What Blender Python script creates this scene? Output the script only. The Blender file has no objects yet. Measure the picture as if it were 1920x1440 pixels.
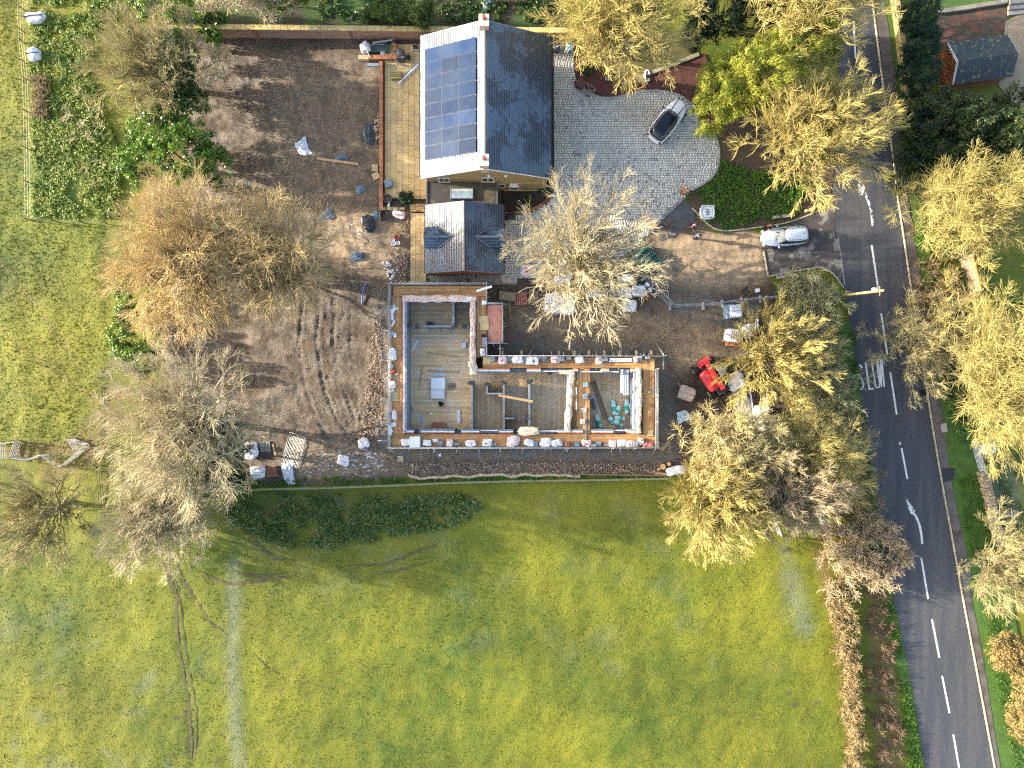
import bpy, bmesh, math, random
import numpy as np
from mathutils import Vector

# ------------------------------------------------------------------ camera, sky, sun, exposure
SC = bpy.context.scene
CAMH = 69.0            # drone height above the ground (m)
FPX = 1346.0           # focal length in pixels of the 1920 px wide photograph
cam_d = bpy.data.cameras.new('camera'); cam = bpy.data.objects.new('camera', cam_d)
SC.collection.objects.link(cam); SC.camera = cam
cam_d.sensor_width = 36.0; cam_d.lens = 36.0 * FPX / 1920.0
cam_d.clip_start = 0.5; cam_d.clip_end = 2000.0
cam.location = (0, 0, CAMH); cam.rotation_euler = (0, 0, 0)

SUN_EL = math.radians(14.5); SUN_TURN = math.radians(8.0)      # low winter sun, from the left and a little from above
SUND = Vector((-math.cos(SUN_TURN) * math.cos(SUN_EL), math.sin(SUN_TURN) * math.cos(SUN_EL), math.sin(SUN_EL)))
world = bpy.data.worlds.new('World'); SC.world = world; world.use_nodes = True
wn = world.node_tree.nodes; wl = world.node_tree.links
bgn = wn.get('Background') or wn.new('ShaderNodeBackground')
sky = wn.new('ShaderNodeTexSky'); sky.sky_type = 'NISHITA'; sky.sun_disc = False
sky.sun_elevation = SUN_EL; sky.sun_rotation = math.radians(278.0)
sky.altitude = 60; sky.air_density = 0.8; sky.dust_density = 2.6; sky.ozone_density = 0.2
wl.new(sky.outputs[0], bgn.inputs[0]); bgn.inputs[1].default_value = 0.15
sun_d = bpy.data.lights.new('sun', 'SUN'); sun_d.energy = 3.8; sun_d.angle = math.radians(0.55)
sun_d.color = (1.0, 0.87, 0.68)
sun_o = bpy.data.objects.new('sun', sun_d); SC.collection.objects.link(sun_o)
sun_o.rotation_euler = SUND.to_track_quat('Z', 'Y').to_euler(); sun_o.location = (-60, 10, 60)
SC.view_settings.view_transform = 'Standard'; SC.view_settings.look = 'None'
SC.view_settings.gamma = 1.0; SC.view_settings.exposure = 2.25
SC.render.engine = 'CYCLES'
SC.cycles.use_denoising = False; SC.cycles.filter_width = 1.25; SC.cycles.sample_clamp_indirect = 3.0; SC.cycles.use_adaptive_sampling = False
SC.cycles.max_bounces = 6; SC.cycles.diffuse_bounces = 2; SC.cycles.glossy_bounces = 3
SC.cycles.transparent_max_bounces = 8; SC.cycles.transmission_bounces = 4

# ------------------------------------------------------------------ helpers
COL = SC.collection
RND = random.Random(7)
MPP = CAMH / FPX

def wp(px, py, z=0.0):
    """point of the place at height z that the photograph shows at pixel (px, py)"""
    k = (CAMH - z) / FPX
    return Vector(((px - 960.0) * k, (720.0 - py) * k, z))

def wps(pts, z=0.0):
    return [wp(x, y, z) for x, y in pts]

def new_obj(name, data, parent=None):
    o = bpy.data.objects.new(name, data); COL.objects.link(o)
    if parent is not None: o.parent = parent
    return o

def tag(o, label=None, cat=None, group=None, kind=None):
    if label: o['label'] = label
    if cat: o['category'] = cat
    if group: o['group'] = group
    if kind: o['kind'] = kind
    return o

def thing(name, label, cat, loc=(0, 0, 0), rz=0.0, group=None):
    o = new_obj(name, None); o.empty_display_size = 0.2
    o.location = loc; o.rotation_euler = (0, 0, rz)
    return tag(o, label, cat, group)

def dup(root, loc, rz=None, label=None):
    r = root.copy(); COL.objects.link(r); r.location = loc
    if rz is not None: r.rotation_euler = (0, 0, rz)
    if label: r['label'] = label
    for ch in list(root.children):
        c = ch.copy(); COL.objects.link(c); c.parent = r
        for g in list(ch.children):
            d = g.copy(); COL.objects.link(d); d.parent = c
    return r

def mesh_np(name, V, F, mat=None, smooth=False, attr=None):
    V = np.asarray(V, dtype=np.float32); F = np.asarray(F, dtype=np.int32)
    me = bpy.data.meshes.new(name)
    n, k = F.shape
    me.vertices.add(len(V)); me.vertices.foreach_set('co', V.ravel())
    me.loops.add(n * k); me.loops.foreach_set('vertex_index', F.ravel())
    me.polygons.add(n)
    me.polygons.foreach_set('loop_start', np.arange(0, n * k, k, dtype=np.int32))
    if smooth: me.polygons.foreach_set('use_smooth', np.ones(n, dtype=bool))
    me.update(calc_edges=True)
    if attr is not None:
        a = me.attributes.new('rnd', 'FLOAT', 'FACE'); a.data.foreach_set('value', np.asarray(attr, dtype=np.float32))
    if mat: me.materials.append(mat)
    return me

class MB:
    """collects shapes; build() links them as one mesh object"""
    def __init__(s): s.v = []; s.f = []; s.a = []; s.cur = 0.5
    def add(s, vs, fs):
        b = len(s.v); s.v.extend([tuple(v) for v in vs]); s.f.extend([tuple(i + b for i in f) for f in fs])
        s.a.extend([s.cur] * len(fs)); return s
    def box(s, c, d, rz=0.0, top=None, tilt=0.0, pitch=0.0):
        """box centred on c (base at c.z) of size d; top = scale of the upper face; tilt turns it about its own x, pitch about y"""
        hx, hy, h = d[0] / 2, d[1] / 2, d[2]; t = top if top is not None else 1.0
        p = [(-hx, -hy, 0), (hx, -hy, 0), (hx, hy, 0), (-hx, hy, 0),
             (-hx * t, -hy * t, h), (hx * t, -hy * t, h), (hx * t, hy * t, h), (-hx * t, hy * t, h)]
        ca, sa = math.cos(rz), math.sin(rz); ct, st = math.cos(tilt), math.sin(tilt); cp, sp = math.cos(pitch), math.sin(pitch)
        q = []
        for x, y, z in p:
            y, z = y * ct - z * st, y * st + z * ct
            x, z = x * cp + z * sp, -x * sp + z * cp
            q.append((c[0] + x * ca - y * sa, c[1] + x * sa + y * ca, c[2] + z))
        return s.add(q, [(0, 3, 2, 1), (4, 5, 6, 7), (0, 1, 5, 4), (1, 2, 6, 5), (2, 3, 7, 6), (3, 0, 4, 7)])
    def cbox(s, c, d, bev=0.02, rz=0.0):
        """box with chamfered top edges"""
        hx, hy, h = d[0] / 2, d[1] / 2, d[2]; b = min(bev, hx * .8, hy * .8, h * .8)
        ca, sa = math.cos(rz), math.sin(rz)
        p = [(-hx, -hy, 0), (hx, -hy, 0), (hx, hy, 0), (-hx, hy, 0), (-hx, -hy, h - b), (hx, -hy, h - b), (hx, hy, h - b), (-hx, hy, h - b),
             (-hx + b, -hy + b, h), (hx - b, -hy + b, h), (hx - b, hy - b, h), (-hx + b, hy - b, h)]
        q = [(c[0] + x * ca - y * sa, c[1] + x * sa + y * ca, c[2] + z) for x, y, z in p]
        return s.add(q, [(8, 9, 10, 11), (0, 1, 5, 4), (1, 2, 6, 5), (2, 3, 7, 6), (3, 0, 4, 7), (4, 5, 9, 8), (5, 6, 10, 9), (6, 7, 11, 10), (7, 4, 8, 11), (0, 3, 2, 1)])
    def beam(s, a, b, w, h):
        """rectangular bar from a to b, width w, depth h (below the line)"""
        a = Vector(a); b = Vector(b); d = (b - a); L = d.length
        if L < 1e-6: return s
        d.normalize(); u = d.cross(Vector((0, 0, 1)))
        if u.length < 1e-4: u = Vector((1, 0, 0))
        u.normalize(); v = u.cross(d)
        q = []
        for p in (a, b):
            for su, sv in ((-1, -1), (1, -1), (1, 1), (-1, 1)): q.append(p + u * (su * w / 2) + v * (sv * h / 2))
        return s.add(q, [(0, 1, 2, 3), (7, 6, 5, 4), (0, 4, 5, 1), (1, 5, 6, 2), (2, 6, 7, 3), (3, 7, 4, 0)])
    def tube(s, pts, r, n=6, r2=None, caps=True):
        pts = [Vector(p) for p in pts]; m = len(pts); ring = []
        r2 = r if r2 is None else r2; b = len(s.v); vs = []; fs = []; u0 = None
        for i, p in enumerate(pts):
            d = (pts[min(i + 1, m - 1)] - pts[max(i - 1, 0)]).normalized()
            if u0 is None:
                ref = Vector((0, 0, 1)) if abs(d.z) < .9 else Vector((1, 0, 0)); u0 = d.cross(ref).normalized()
            u = (u0 - d * u0.dot(d)).normalized(); v = d.cross(u); u0 = u
            rr = r + (r2 - r) * i / max(1, m - 1)
            for k in range(n):
                a = 2 * math.pi * k / n; vs.append(p + u * (rr * math.cos(a)) + v * (rr * math.sin(a)))
        for i in range(m - 1):
            for k in range(n):
                k2 = (k + 1) % n; fs.append((i * n + k, i * n + k2, (i + 1) * n + k2, (i + 1) * n + k))
        if caps: fs.append(tuple(range(n))[::-1]); fs.append(tuple((m - 1) * n + k for k in range(n)))
        return s.add(vs, fs)
    def prism(s, poly, z0, z1):
        n = len(poly); vs = [(p[0], p[1], z0) for p in poly] + [(p[0], p[1], z1) for p in poly]
        ar = sum(poly[i][0] * poly[(i + 1) % n][1] - poly[(i + 1) % n][0] * poly[i][1] for i in range(n))
        o = 1 if ar > 0 else -1
        fs = [tuple(range(n, 2 * n))[::o], tuple(range(n))[::-o]]
        for i in range(n):
            j = (i + 1) % n; fs.append((i, j, n + j, n + i)[::o])
        return s.add(vs, fs)
    def lathe(s, c, prof, n=12):
        vs = []; fs = []; m = len(prof)
        for r, z in prof:
            for k in range(n):
                a = 2 * math.pi * k / n; vs.append((c[0] + r * math.cos(a), c[1] + r * math.sin(a), c[2] + z))
        for i in range(m - 1):
            for k in range(n):
                k2 = (k + 1) % n; fs.append((i * n + k, i * n + k2, (i + 1) * n + k2, (i + 1) * n + k))
        fs.append(tuple((m - 1) * n + k for k in range(n))); fs.append(tuple(range(n))[::-1])
        return s.add(vs, fs)
    def rumple(s, c, d, rz=0.0, rough=0.1, sq=3.0, seed=0, n=7, tie=0.0):
        """soft crumpled lump filling a box of size d standing on c"""
        rs = np.random.RandomState(seed); u = np.linspace(-1, 1, n); P = []; Fq = []
        idx = {}
        def vid(p):
            k = (round(p[0], 4), round(p[1], 4), round(p[2], 4))
            if k not in idx: idx[k] = len(P); P.append(p)
            return idx[k]
        for ax in range(3):
            for sg in (-1, 1):
                for i in range(n - 1):
                    for j in range(n - 1):
                        q = []
                        for a, b in ((i, j), (i + 1, j), (i + 1, j + 1), (i, j + 1)):
                            p = [0, 0, 0]; p[ax] = sg; p[(ax + 1) % 3] = u[a]; p[(ax + 2) % 3] = u[b]; q.append(vid(tuple(p)))
                        Fq.append(tuple(q) if sg > 0 else tuple(q[::-1]))
        A = np.array(P); nr = (np.abs(A) ** sq).sum(1) ** (1 / sq); A = A / nr[:, None]
        ph = rs.uniform(0, 6.28, (6, 1)); K = rs.normal(size=(6, 3)) * np.array([[2.2]] * 3 + [[4.5]] * 3)
        disp = (np.sin(A @ K.T + ph.T) * np.array([1, 1, 1, .7, .7, .7])).sum(1) / 3.0
        A = A * (1 + rough * disp[:, None] + rs.normal(0, rough * .25, (len(A), 1)))
        A[:, 0:2] *= (1 - tie * np.clip((A[:, 2:3] - .2), 0, 1))
        A = np.clip(A, -1.25, 1.25)
        X = A * np.array(d) / 2; X[:, 2] += d[2] / 2; X[:, 2] = np.maximum(X[:, 2], 0.0)
        ca, sa = math.cos(rz), math.sin(rz)
        Q = [(c[0] + x * ca - y * sa, c[1] + x * sa + y * ca, c[2] + z) for x, y, z in X]
        return s.add(Q, Fq)
    def mesh(s, name, mat=None, smooth=False, off=None):
        me = bpy.data.meshes.new(name)
        v = s.v if off is None else [(a - off[0], b - off[1], c - off[2]) for a, b, c in s.v]
        me.from_pydata(v, [], s.f)
        if mat: me.materials.append(mat)
        if smooth: me.polygons.foreach_set('use_smooth', [True] * len(me.polygons))
        if s.a and any(x != .5 for x in s.a):
            at = me.attributes.new('rnd', 'FLOAT', 'FACE'); at.data.foreach_set('value', s.a)
        me.update(); return me
    def build(s, name, mat, parent=None, smooth=False, world=False):
        """world=True: the shapes are in world coordinates; move them into the parent's frame"""
        off = None; loc = None
        if world and parent is not None:
            off = Vector(parent.location)
            if parent.parent: off = off + Vector(parent.parent.location)
        o = new_obj(name, s.mesh(name, mat, smooth, off), parent)
        return o

def single(name, label, cat, mb, mat, origin, smooth=False, group=None):
    """a thing that is one mesh, its origin at its base"""
    o = new_obj(name, mb.mesh(name, mat, smooth, origin)); o.location = origin
    return tag(o, label, cat, group)

# ------------------------------------------------------------------ materials
def lin(r, g, b):
    return (r, g, b, 1.0)

def M(name, c1, c2=None, rough=0.8, scale=2.0, fine=25.0, famt=0.25, bump=0.0, bscale=30.0, metal=0.0, spec=0.5, var=None, vamt=0.25,
      coat=0.0, c3=None, s3=0.6, t3=(0.55, 0.65), alpha=1.0, trans=0.0, stretch=None):
    m = bpy.data.materials.new(name); m.use_nodes = True; N = m.node_tree.nodes; L = m.node_tree.links
    b = N.get('Principled BSDF'); out = N.get('Material Output')
    geo = N.new('ShaderNodeNewGeometry'); vec = geo.outputs['Position']
    if stretch:
        mp = N.new('ShaderNodeMapping'); mp.inputs['Scale'].default_value = stretch; L.new(vec, mp.inputs[0]); vec = mp.outputs[0]
    def noise(sc, det=3.0):
        n = N.new('ShaderNodeTexNoise'); n.inputs['Scale'].default_value = sc; n.inputs['Detail'].default_value = det
        L.new(vec, n.inputs['Vector']); return n.outputs['Fac']
    def mixc(f, a, bb, typ='MIX'):
        x = N.new('ShaderNodeMix'); x.data_type = 'RGBA'; x.blend_type = typ
        if hasattr(f, 'links'): L.new(f, x.inputs[0])
        else: x.inputs[0].default_value = f
        for sck, val in ((6, a), (7, bb)):
            if hasattr(val, 'links'): L.new(val, x.inputs[sck])
            else: x.inputs[sck].default_value = val
        return x.outputs[2]
    def mr(v, a, bb, c, d):
        x = N.new('ShaderNodeMapRange'); L.new(v, x.inputs[0])
        for i, q in enumerate((a, bb, c, d)): x.inputs[i + 1].default_value = q
        return x.outputs[0]
    c2 = c2 or tuple(x * 0.7 for x in c1)
    col = mixc(mr(noise(scale), .35, .65, 0, 1), lin(*c1), lin(*c2))
    if c3: col = mixc(mr(noise(s3, 4.0), t3[0], t3[1], 0, 1), col, lin(*c3))
    if famt > 0:
        g = mr(noise(fine, 2.0), .3, .7, 1 - famt, 1 + famt)
        cmb = N.new('ShaderNodeCombineColor'); [L.new(g, cmb.inputs[i]) for i in range(3)]
        col = mixc(1.0, col, cmb.outputs[0], 'MULTIPLY')
    if var:
        if var == 'object': src = N.new('ShaderNodeObjectInfo').outputs['Random']
        else:
            at = N.new('ShaderNodeAttribute'); at.attribute_name = 'rnd'; src = at.outputs['Fac']
        g = mr(src, 0, 1, 1 - vamt, 1 + vamt)
        cmb = N.new('ShaderNodeCombineColor'); [L.new(g, cmb.inputs[i]) for i in range(3)]
        col = mixc(1.0, col, cmb.outputs[0], 'MULTIPLY')
    L.new(col, b.inputs['Base Color'])
    b.inputs['Roughness'].default_value = rough; b.inputs['Metallic'].default_value = metal
    b.inputs['Specular IOR Level'].default_value = spec
    if coat: b.inputs['Coat Weight'].default_value = coat; b.inputs['Coat Roughness'].default_value = .08
    if alpha < 1: b.inputs['Alpha'].default_value = alpha
    if trans: b.inputs['Transmission Weight'].default_value = trans
    if bump > 0:
        bn = N.new('ShaderNodeBump'); bn.inputs['Strength'].default_value = min(1, bump); bn.inputs['Distance'].default_value = .05 * max(1, bump)
        L.new(noise(bscale, 4.0), bn.inputs['Height']); L.new(bn.outputs[0], b.inputs['Normal'])
    return m

def leafmat(name, cols, rough=0.45, transl=0.25, patch=0.6, pamt=.35):
    """leaf colour picked per leaf from a ramp, with patches"""
    m = bpy.data.materials.new(name); m.use_nodes = True; N = m.node_tree.nodes; L = m.node_tree.links
    b = N.get('Principled BSDF'); out = N.get('Material Output')
    at = N.new('ShaderNodeAttribute'); at.attribute_name = 'rnd'
    geo = N.new('ShaderNodeNewGeometry'); nz = N.new('ShaderNodeTexNoise'); nz.inputs['Scale'].default_value = patch
    L.new(geo.outputs['Position'], nz.inputs['Vector'])
    ma = N.new('ShaderNodeMath'); ma.operation = 'MULTIPLY_ADD'; L.new(nz.outputs['Fac'], ma.inputs[0]); ma.inputs[1].default_value = pamt * 4; ma.inputs[2].default_value = -pamt * 2
    ad = N.new('ShaderNodeMath'); ad.operation = 'ADD'; ad.use_clamp = True; L.new(ma.outputs[0], ad.inputs[0]); L.new(at.outputs['Fac'], ad.inputs[1])
    rp = N.new('ShaderNodeValToRGB'); L.new(ad.outputs[0], rp.inputs[0])
    e = rp.color_ramp.elements
    while len(e) < len(cols): e.new(0.5)
    for i, c in enumerate(cols): e[i].position = i / (len(cols) - 1); e[i].color = lin(*c)
    L.new(rp.outputs[0], b.inputs['Base Color']); b.inputs['Roughness'].default_value = rough; b.inputs['Specular IOR Level'].default_value = .35
    if transl:
        tr = N.new('ShaderNodeBsdfTranslucent'); L.new(rp.outputs[0], tr.inputs[0]); ms = N.new('ShaderNodeMixShader'); ms.inputs[0].default_value = transl
        L.new(b.outputs[0], ms.inputs[1]); L.new(tr.outputs[0], ms.inputs[2]); L.new(ms.outputs[0], out.inputs[0])
    return m

# ------------------------------------------------------------------ growing things
def nrm(a):
    return a / np.maximum(np.linalg.norm(a, axis=-1, keepdims=True), 1e-9)

def tubes(P, R, sides=3):
    """many tapered twigs at once: P (m,k,3) paths, R (m,k) radii"""
    m, k, _ = P.shape
    T = np.empty_like(P); T[:, 1:-1] = P[:, 2:] - P[:, :-2]; T[:, 0] = P[:, 1] - P[:, 0]; T[:, -1] = P[:, -1] - P[:, -2]
    T = nrm(T)
    ref = np.where(np.abs(T[:, :1, 2:3]) < .9, np.array([[[0, 0, 1.]]]), np.array([[[1., 0, 0]]]))
    U = nrm(np.cross(T, np.broadcast_to(ref, T.shape))); W = np.cross(T, U)
    a = np.arange(sides) * 2 * math.pi / sides
    V = P[:, :, None, :] + R[:, :, None, None] * (np.cos(a)[None, None, :, None] * U[:, :, None, :] + np.sin(a)[None, None, :, None] * W[:, :, None, :])
    base = (np.arange(m)[:, None, None] * k + np.arange(k - 1)[None, :, None]) * sides; j = np.arange(sides)[None, None, :]; j2 = (j + 1) % sides
    F = np.stack([base + j, base + j2, base + sides + j2, base + sides + j], -1).reshape(-1, 4)
    return V.reshape(-1, 3), F

def joinVF(parts):
    Vs = []; Fs = []; o = 0
    for V, F in parts:
        Vs.append(V); Fs.append(F + o); o += len(V)
    return np.concatenate(Vs), np.concatenate(Fs)

def sprout(rs, P, R, n, t0, t1, Lr, spread, up, out, C, E, K, wob, curl, rr, rtip, lmin=0.2, along=1.0):
    """n side shoots for every path of P"""
    m, kp, _ = P.shape
    idx = np.repeat(np.arange(m), n); N = m * n
    t = rs.uniform(t0, t1, N); f = t * (kp - 1); i = np.minimum(f.astype(int), kp - 2); w = (f - i)[:, None]
    A = P[idx, i]; B = P[idx, i + 1]; S = A + (B - A) * w; T = nrm(B - A)
    Lp = np.linalg.norm(np.diff(P, axis=1), axis=2).sum(1)[idx]
    rn = nrm(rs.normal(size=(N, 3))); perp = nrm(rn - T * (rn * T).sum(1, keepdims=True))
    O = nrm(S - C); Z = np.array([[0, 0, 1.0]])
    sp = spread * rs.uniform(.5, 1.4, (N, 1))
    D = nrm(T * along + perp * sp + up * Z + out * O)
    Ln = np.maximum(Lp * Lr * (1.2 - .65 * t) * rs.uniform(.6, 1.35, N), lmin)
    Q = np.empty((N, K, 3)); Q[:, 0] = S
    for k in range(1, K):
        D = nrm(D + curl * Z + wob * rs.normal(size=(N, 3)))
        Q[:, k] = Q[:, k - 1] + D * (Ln / (K - 1))[:, None]
    q = np.linalg.norm((Q[:, -1] - E[0]) / E[1], axis=1); sc = np.where(q > 1.0, np.maximum(.25, 1.0 / q ** 1.6), 1.0)[:, None, None]
    Q = S[:, None] + (Q - S[:, None]) * sc
    Q[:, :, 2] = np.maximum(Q[:, :, 2], .15)
    r0 = np.maximum((R[idx, i] * rr), rtip * 1.15)
    Rr = r0[:, None] + (rtip - r0)[:, None] * np.linspace(0, 1, K)[None]
    return Q, Rr

def bare_tree(name, label, base, crown, rad, h, bark, twig, seed, limbs=12, dens=(9, 7, 5), droop=0.0, spread=0.8, upright=0.35, thick=1.0,
              cz=0.6, low=0.25, group=None, wob=.16, ivy=None, tw=1.0):
    """leafless tree: base, crown = pixels of trunk foot and crown middle, rad = crown radius in pixels (x, y)"""
    rs = np.random.RandomState(seed)
    b = wp(base[0], base[1]); zc = h * cz; c = wp(crown[0], crown[1], zc); k = (CAMH - zc) / FPX
    C = np.array(c); E = (C, np.array([rad[0] * k, rad[1] * k, h * (1 - cz) * 1.02]))
    root = thing(name, label, 'tree', b, group=group); B = np.array(b)
    # trunk leaning towards the crown
    top = B + (C - B) * np.array([.75, .75, 0]) + np.array([0, 0, h * (low + .28)])
    KT = 6; tt = np.linspace(0, 1, KT)[:, None]
    trunk = B * (1 - tt) + top * tt + np.concatenate([rs.normal(0, .06, (KT, 2)) * np.sin(tt * 3.14), np.zeros((KT, 1))], 1)
    r0 = .018 * h * thick + .05
    TR = np.linspace(r0 * 1.25, r0 * .55, KT)[None]
    TP = trunk[None]
    # limbs, aimed at points spread evenly over the crown
    g = np.arange(limbs) * 2.399963 + rs.uniform(0, 6.28); rr = np.sqrt((np.arange(limbs) + .5) / limbs) * .97; dome = np.sqrt(np.maximum(0, 1 - rr ** 2))
    zz = np.where(rr < .8, dome * rs.uniform(.15, 1.0, limbs), rs.uniform(-.5, .5, limbs))
    tgt = C + np.stack([np.cos(g) * rr, np.sin(g) * rr, zz], 1) * E[1] + rs.normal(0, .06, (limbs, 3)) * E[1]
    tgt[:, 2] = np.maximum(tgt[:, 2], h * .12)
    ts = np.clip(.35 + .6 * (zz * .5 + .5) + rs.normal(0, .08, limbs), .3, 1.0)
    fi = ts * (KT - 1); ii = np.minimum(fi.astype(int), KT - 2); S = trunk[ii] + (trunk[ii + 1] - trunk[ii]) * (fi - ii)[:, None]
    S[:, 2] = np.minimum(S[:, 2], np.maximum(tgt[:, 2] - .1 * h, h * low * .6))
    KL = 9; t = np.linspace(0, 1, KL)[None, :, None]
    mid = S + (tgt - S) * .5; mid[:, 2] += upright * np.linalg.norm(tgt - S, axis=1) * .45
    LP = S[:, None] * (1 - t) ** 2 + 2 * mid[:, None] * t * (1 - t) + tgt[:, None] * t ** 2
    LP = LP + rs.normal(0, .035 * min(E[1][0], E[1][1]), LP.shape) * np.sin(t * 3.14) * (wob / .16)
    if droop: LP[:, :, 2] -= droop * .5 * h * (t[:, :, 0] ** 3) * rs.uniform(.3, 1, (limbs, 1))
    LR = (np.linspace(1, .24, KL)[None] * rs.uniform(.3, .62, (limbs, 1))) * r0
    LR = np.maximum(LR, .022)
    cur = -droop * .10 if droop else .05
    O_ = C - np.array([0, 0, h * .45]); sz = max(.7, h / 10); up = .16 - droop * .6
    Q1, R1 = sprout(rs, LP, LR, dens[0], .22, 1.0, .34, spread * .8, up, .45, O_, E, 4, wob * 1.6, cur, .6, .021 * tw, 1.4 * sz)
    Q2, R2 = sprout(rs, Q1, R1, dens[1], .1, 1.0, .55, spread * .75, up, .45, O_, E, 3, wob * 2, cur, .62, .014 * tw, 1.15 * sz)
    Q3, R3 = sprout(rs, Q2, R2, dens[2], .1, 1.0, .5, spread * .7, up, .4, O_, E, 2, .1, cur, .75, .0085 * tw, .9 * sz)
    V, F = joinVF([tubes(TP, TR, 8), tubes(LP, LR, 5)])
    o = new_obj('trunk', mesh_np('trunk', V - B, F, bark, True), root)
    V, F = joinVF([tubes(Q1, R1, 3), tubes(Q2, R2, 3), tubes(Q3, R3, 3)])
    o = new_obj('crown', mesh_np('crown', V - B, F, twig, False), root)
    if ivy:
        P0 = np.concatenate([LP[:, :5].reshape(-1, 3), np.repeat(trunk, 6, 0)]); leaf_mass('ivy', None, P0, ivy[1], .35, ivy[0], seed + 5, root, size=(.16, .14), off=B)
    return root

def leaf_mass(name, label, centres, per, sig, mat, seed, parent=None, size=(.22, .14), outward=None, point=0.0, off=None, kind=None, cat=None, flat=.5, szvar=.4, minz=.03):
    """leaf-sized faces scattered round clump centres; sig = spread (m)"""
    rs = np.random.RandomState(seed); C = np.asarray(centres, float); n = len(C) * per
    sg = np.asarray(sig, float); sg = np.broadcast_to(sg, (len(C),)) if sg.ndim == 0 else sg
    cl = np.repeat(np.arange(len(C)), per)
    dirs = nrm(rs.normal(size=(n, 3))); rr = rs.uniform(.35, 1.15, (n, 1)) * sg[cl][:, None]
    P = C[cl] + dirs * rr; P[:, 2] = np.maximum(P[:, 2], minz)
    Nn = nrm(dirs * .7 + rs.normal(size=(n, 3)) * .6 + np.array([[0, 0, flat]]))
    if outward is not None: ax = nrm(nrm(P - outward) * point + dirs * .5 + rs.normal(size=(n, 3)) * .5)
    else: ax = nrm(rs.normal(size=(n, 3)))
    U = nrm(ax - Nn * (ax * Nn).sum(1, keepdims=True)); W = np.cross(Nn, U)
    s = rs.uniform(1 - szvar, 1 + szvar, (n, 1)); a = U * s * size[0] / 2; b = W * s * size[1] / 2
    V = np.stack([P - a, P - b * 1.0 + a * .1, P + a, P + b * 1.0 + a * .1], 1).reshape(-1, 3)
    F = np.arange(n * 4).reshape(n, 4)
    crnd = rs.uniform(0, .5, len(C))[cl]; at = np.clip(crnd + rs.uniform(0, .5, n), 0, 1)
    if off is not None: V = V - np.asarray(off)
    o = new_obj(name, mesh_np(name, V, F, mat, False, at), parent)
    tag(o, label, cat, kind=kind)
    return o

def blob_centres(lobes, n, seed, shell=.55):
    """points spread through ellipsoid lobes (cx,cy,cz,rx,ry,rz), denser to the outside"""
    rs = np.random.RandomState(seed); out = []
    vol = np.array([l[3] * l[4] * l[5] for l in lobes]) ** .67; cnt = np.maximum(4, (n * vol / vol.sum())).astype(int)
    for l, c in zip(lobes, cnt):
        d = nrm(rs.normal(size=(c, 3))); d[:, 2] = np.abs(d[:, 2]) * rs.choice([1, 1, 1, -.6], c)
        r = rs.uniform(shell, 1.0, (c, 1)); out.append(np.array(l[:3]) + d * r * np.array(l[3:6]))
    return np.concatenate(out)

def evergreen(name, label, cat, base, lobes_px, mat, bark, seed, n=260, per=60, size=(.24, .14), sig=.45, point=0.0, group=None, shell=.55, flat=.5):
    """leafy shrub or tree; lobes_px = [(px, py, z, rx_px, ry_px, rz_m)]"""
    b = wp(*base); root = thing(name, label, cat, b, group=group); lobes = []
    for px, py, z, rx, ry, rz in lobes_px:
        c = wp(px, py, z); k = (CAMH - z) / FPX; lobes.append((c.x, c.y, c.z, rx * k, ry * k, rz))
    Cn = blob_centres(lobes, n, seed, shell); Cn[:, 2] = np.maximum(Cn[:, 2], .15)
    mid = np.mean([l[:3] for l in lobes], 0); mid[2] *= .5
    rs = np.random.RandomState(seed + 1)
    leaf_mass('crown', None, Cn, per, sig * rs.uniform(.6, 1.2, len(Cn)), mat, seed + 2, root, size, mid, point, np.array(b), flat=flat)
    mb = MB(); hh = max(l[2] for l in lobes); r = .05 + .02 * hh
    mb.tube([b, b + (Vector(mid) - b) * .5 + Vector((0, 0, hh * .3)), Vector((lobes[0][0], lobes[0][1], lobes[0][2]))], r, 7, r * .4)
    for i in range(7):
        q = Vector(Cn[rs.randint(len(Cn))]); s = b.lerp(Vector((lobes[0][0], lobes[0][1], lobes[0][2])), rs.uniform(.3, .8)); mb.tube([s, s.lerp(q, .5) + Vector((0, 0, .2)), q], r * .4, 5, r * .12)
    mb.build('trunk', bark, root, True, world=True)
    return root

def pts_in_poly(poly, n, rs):
    P = np.array([(p[0], p[1]) for p in poly]); lo = P.min(0); hi = P.max(0); out = np.zeros((0, 2))
    while len(out) < n:
        q = rs.uniform(lo, hi, (n * 2, 2)); out = np.concatenate([out, q[inpoly(q, P)]])
    return out[:n]

def inpoly(q, P):
    x, y = q[:, 0], q[:, 1]; c = np.zeros(len(q), bool); j = len(P) - 1
    for i in range(len(P)):
        xi, yi = P[i]; xj, yj = P[j]
        hit = ((yi > y) != (yj > y)) & (x < (xj - xi) * (y - yi) / (yj - yi + 1e-12) + xi); c ^= hit; j = i
    return c

def segdist(q, pl):
    """distance of points q (n,2) from a polyline"""
    pl = np.array([(p[0], p[1]) for p in pl]); d = np.full(len(q), 1e9)
    for a, b in zip(pl[:-1], pl[1:]):
        ab = b - a; t = np.clip(((q - a) @ ab) / (ab @ ab + 1e-12), 0, 1); d = np.minimum(d, np.linalg.norm(q - a - t[:, None] * ab, axis=1))
    return d

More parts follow.
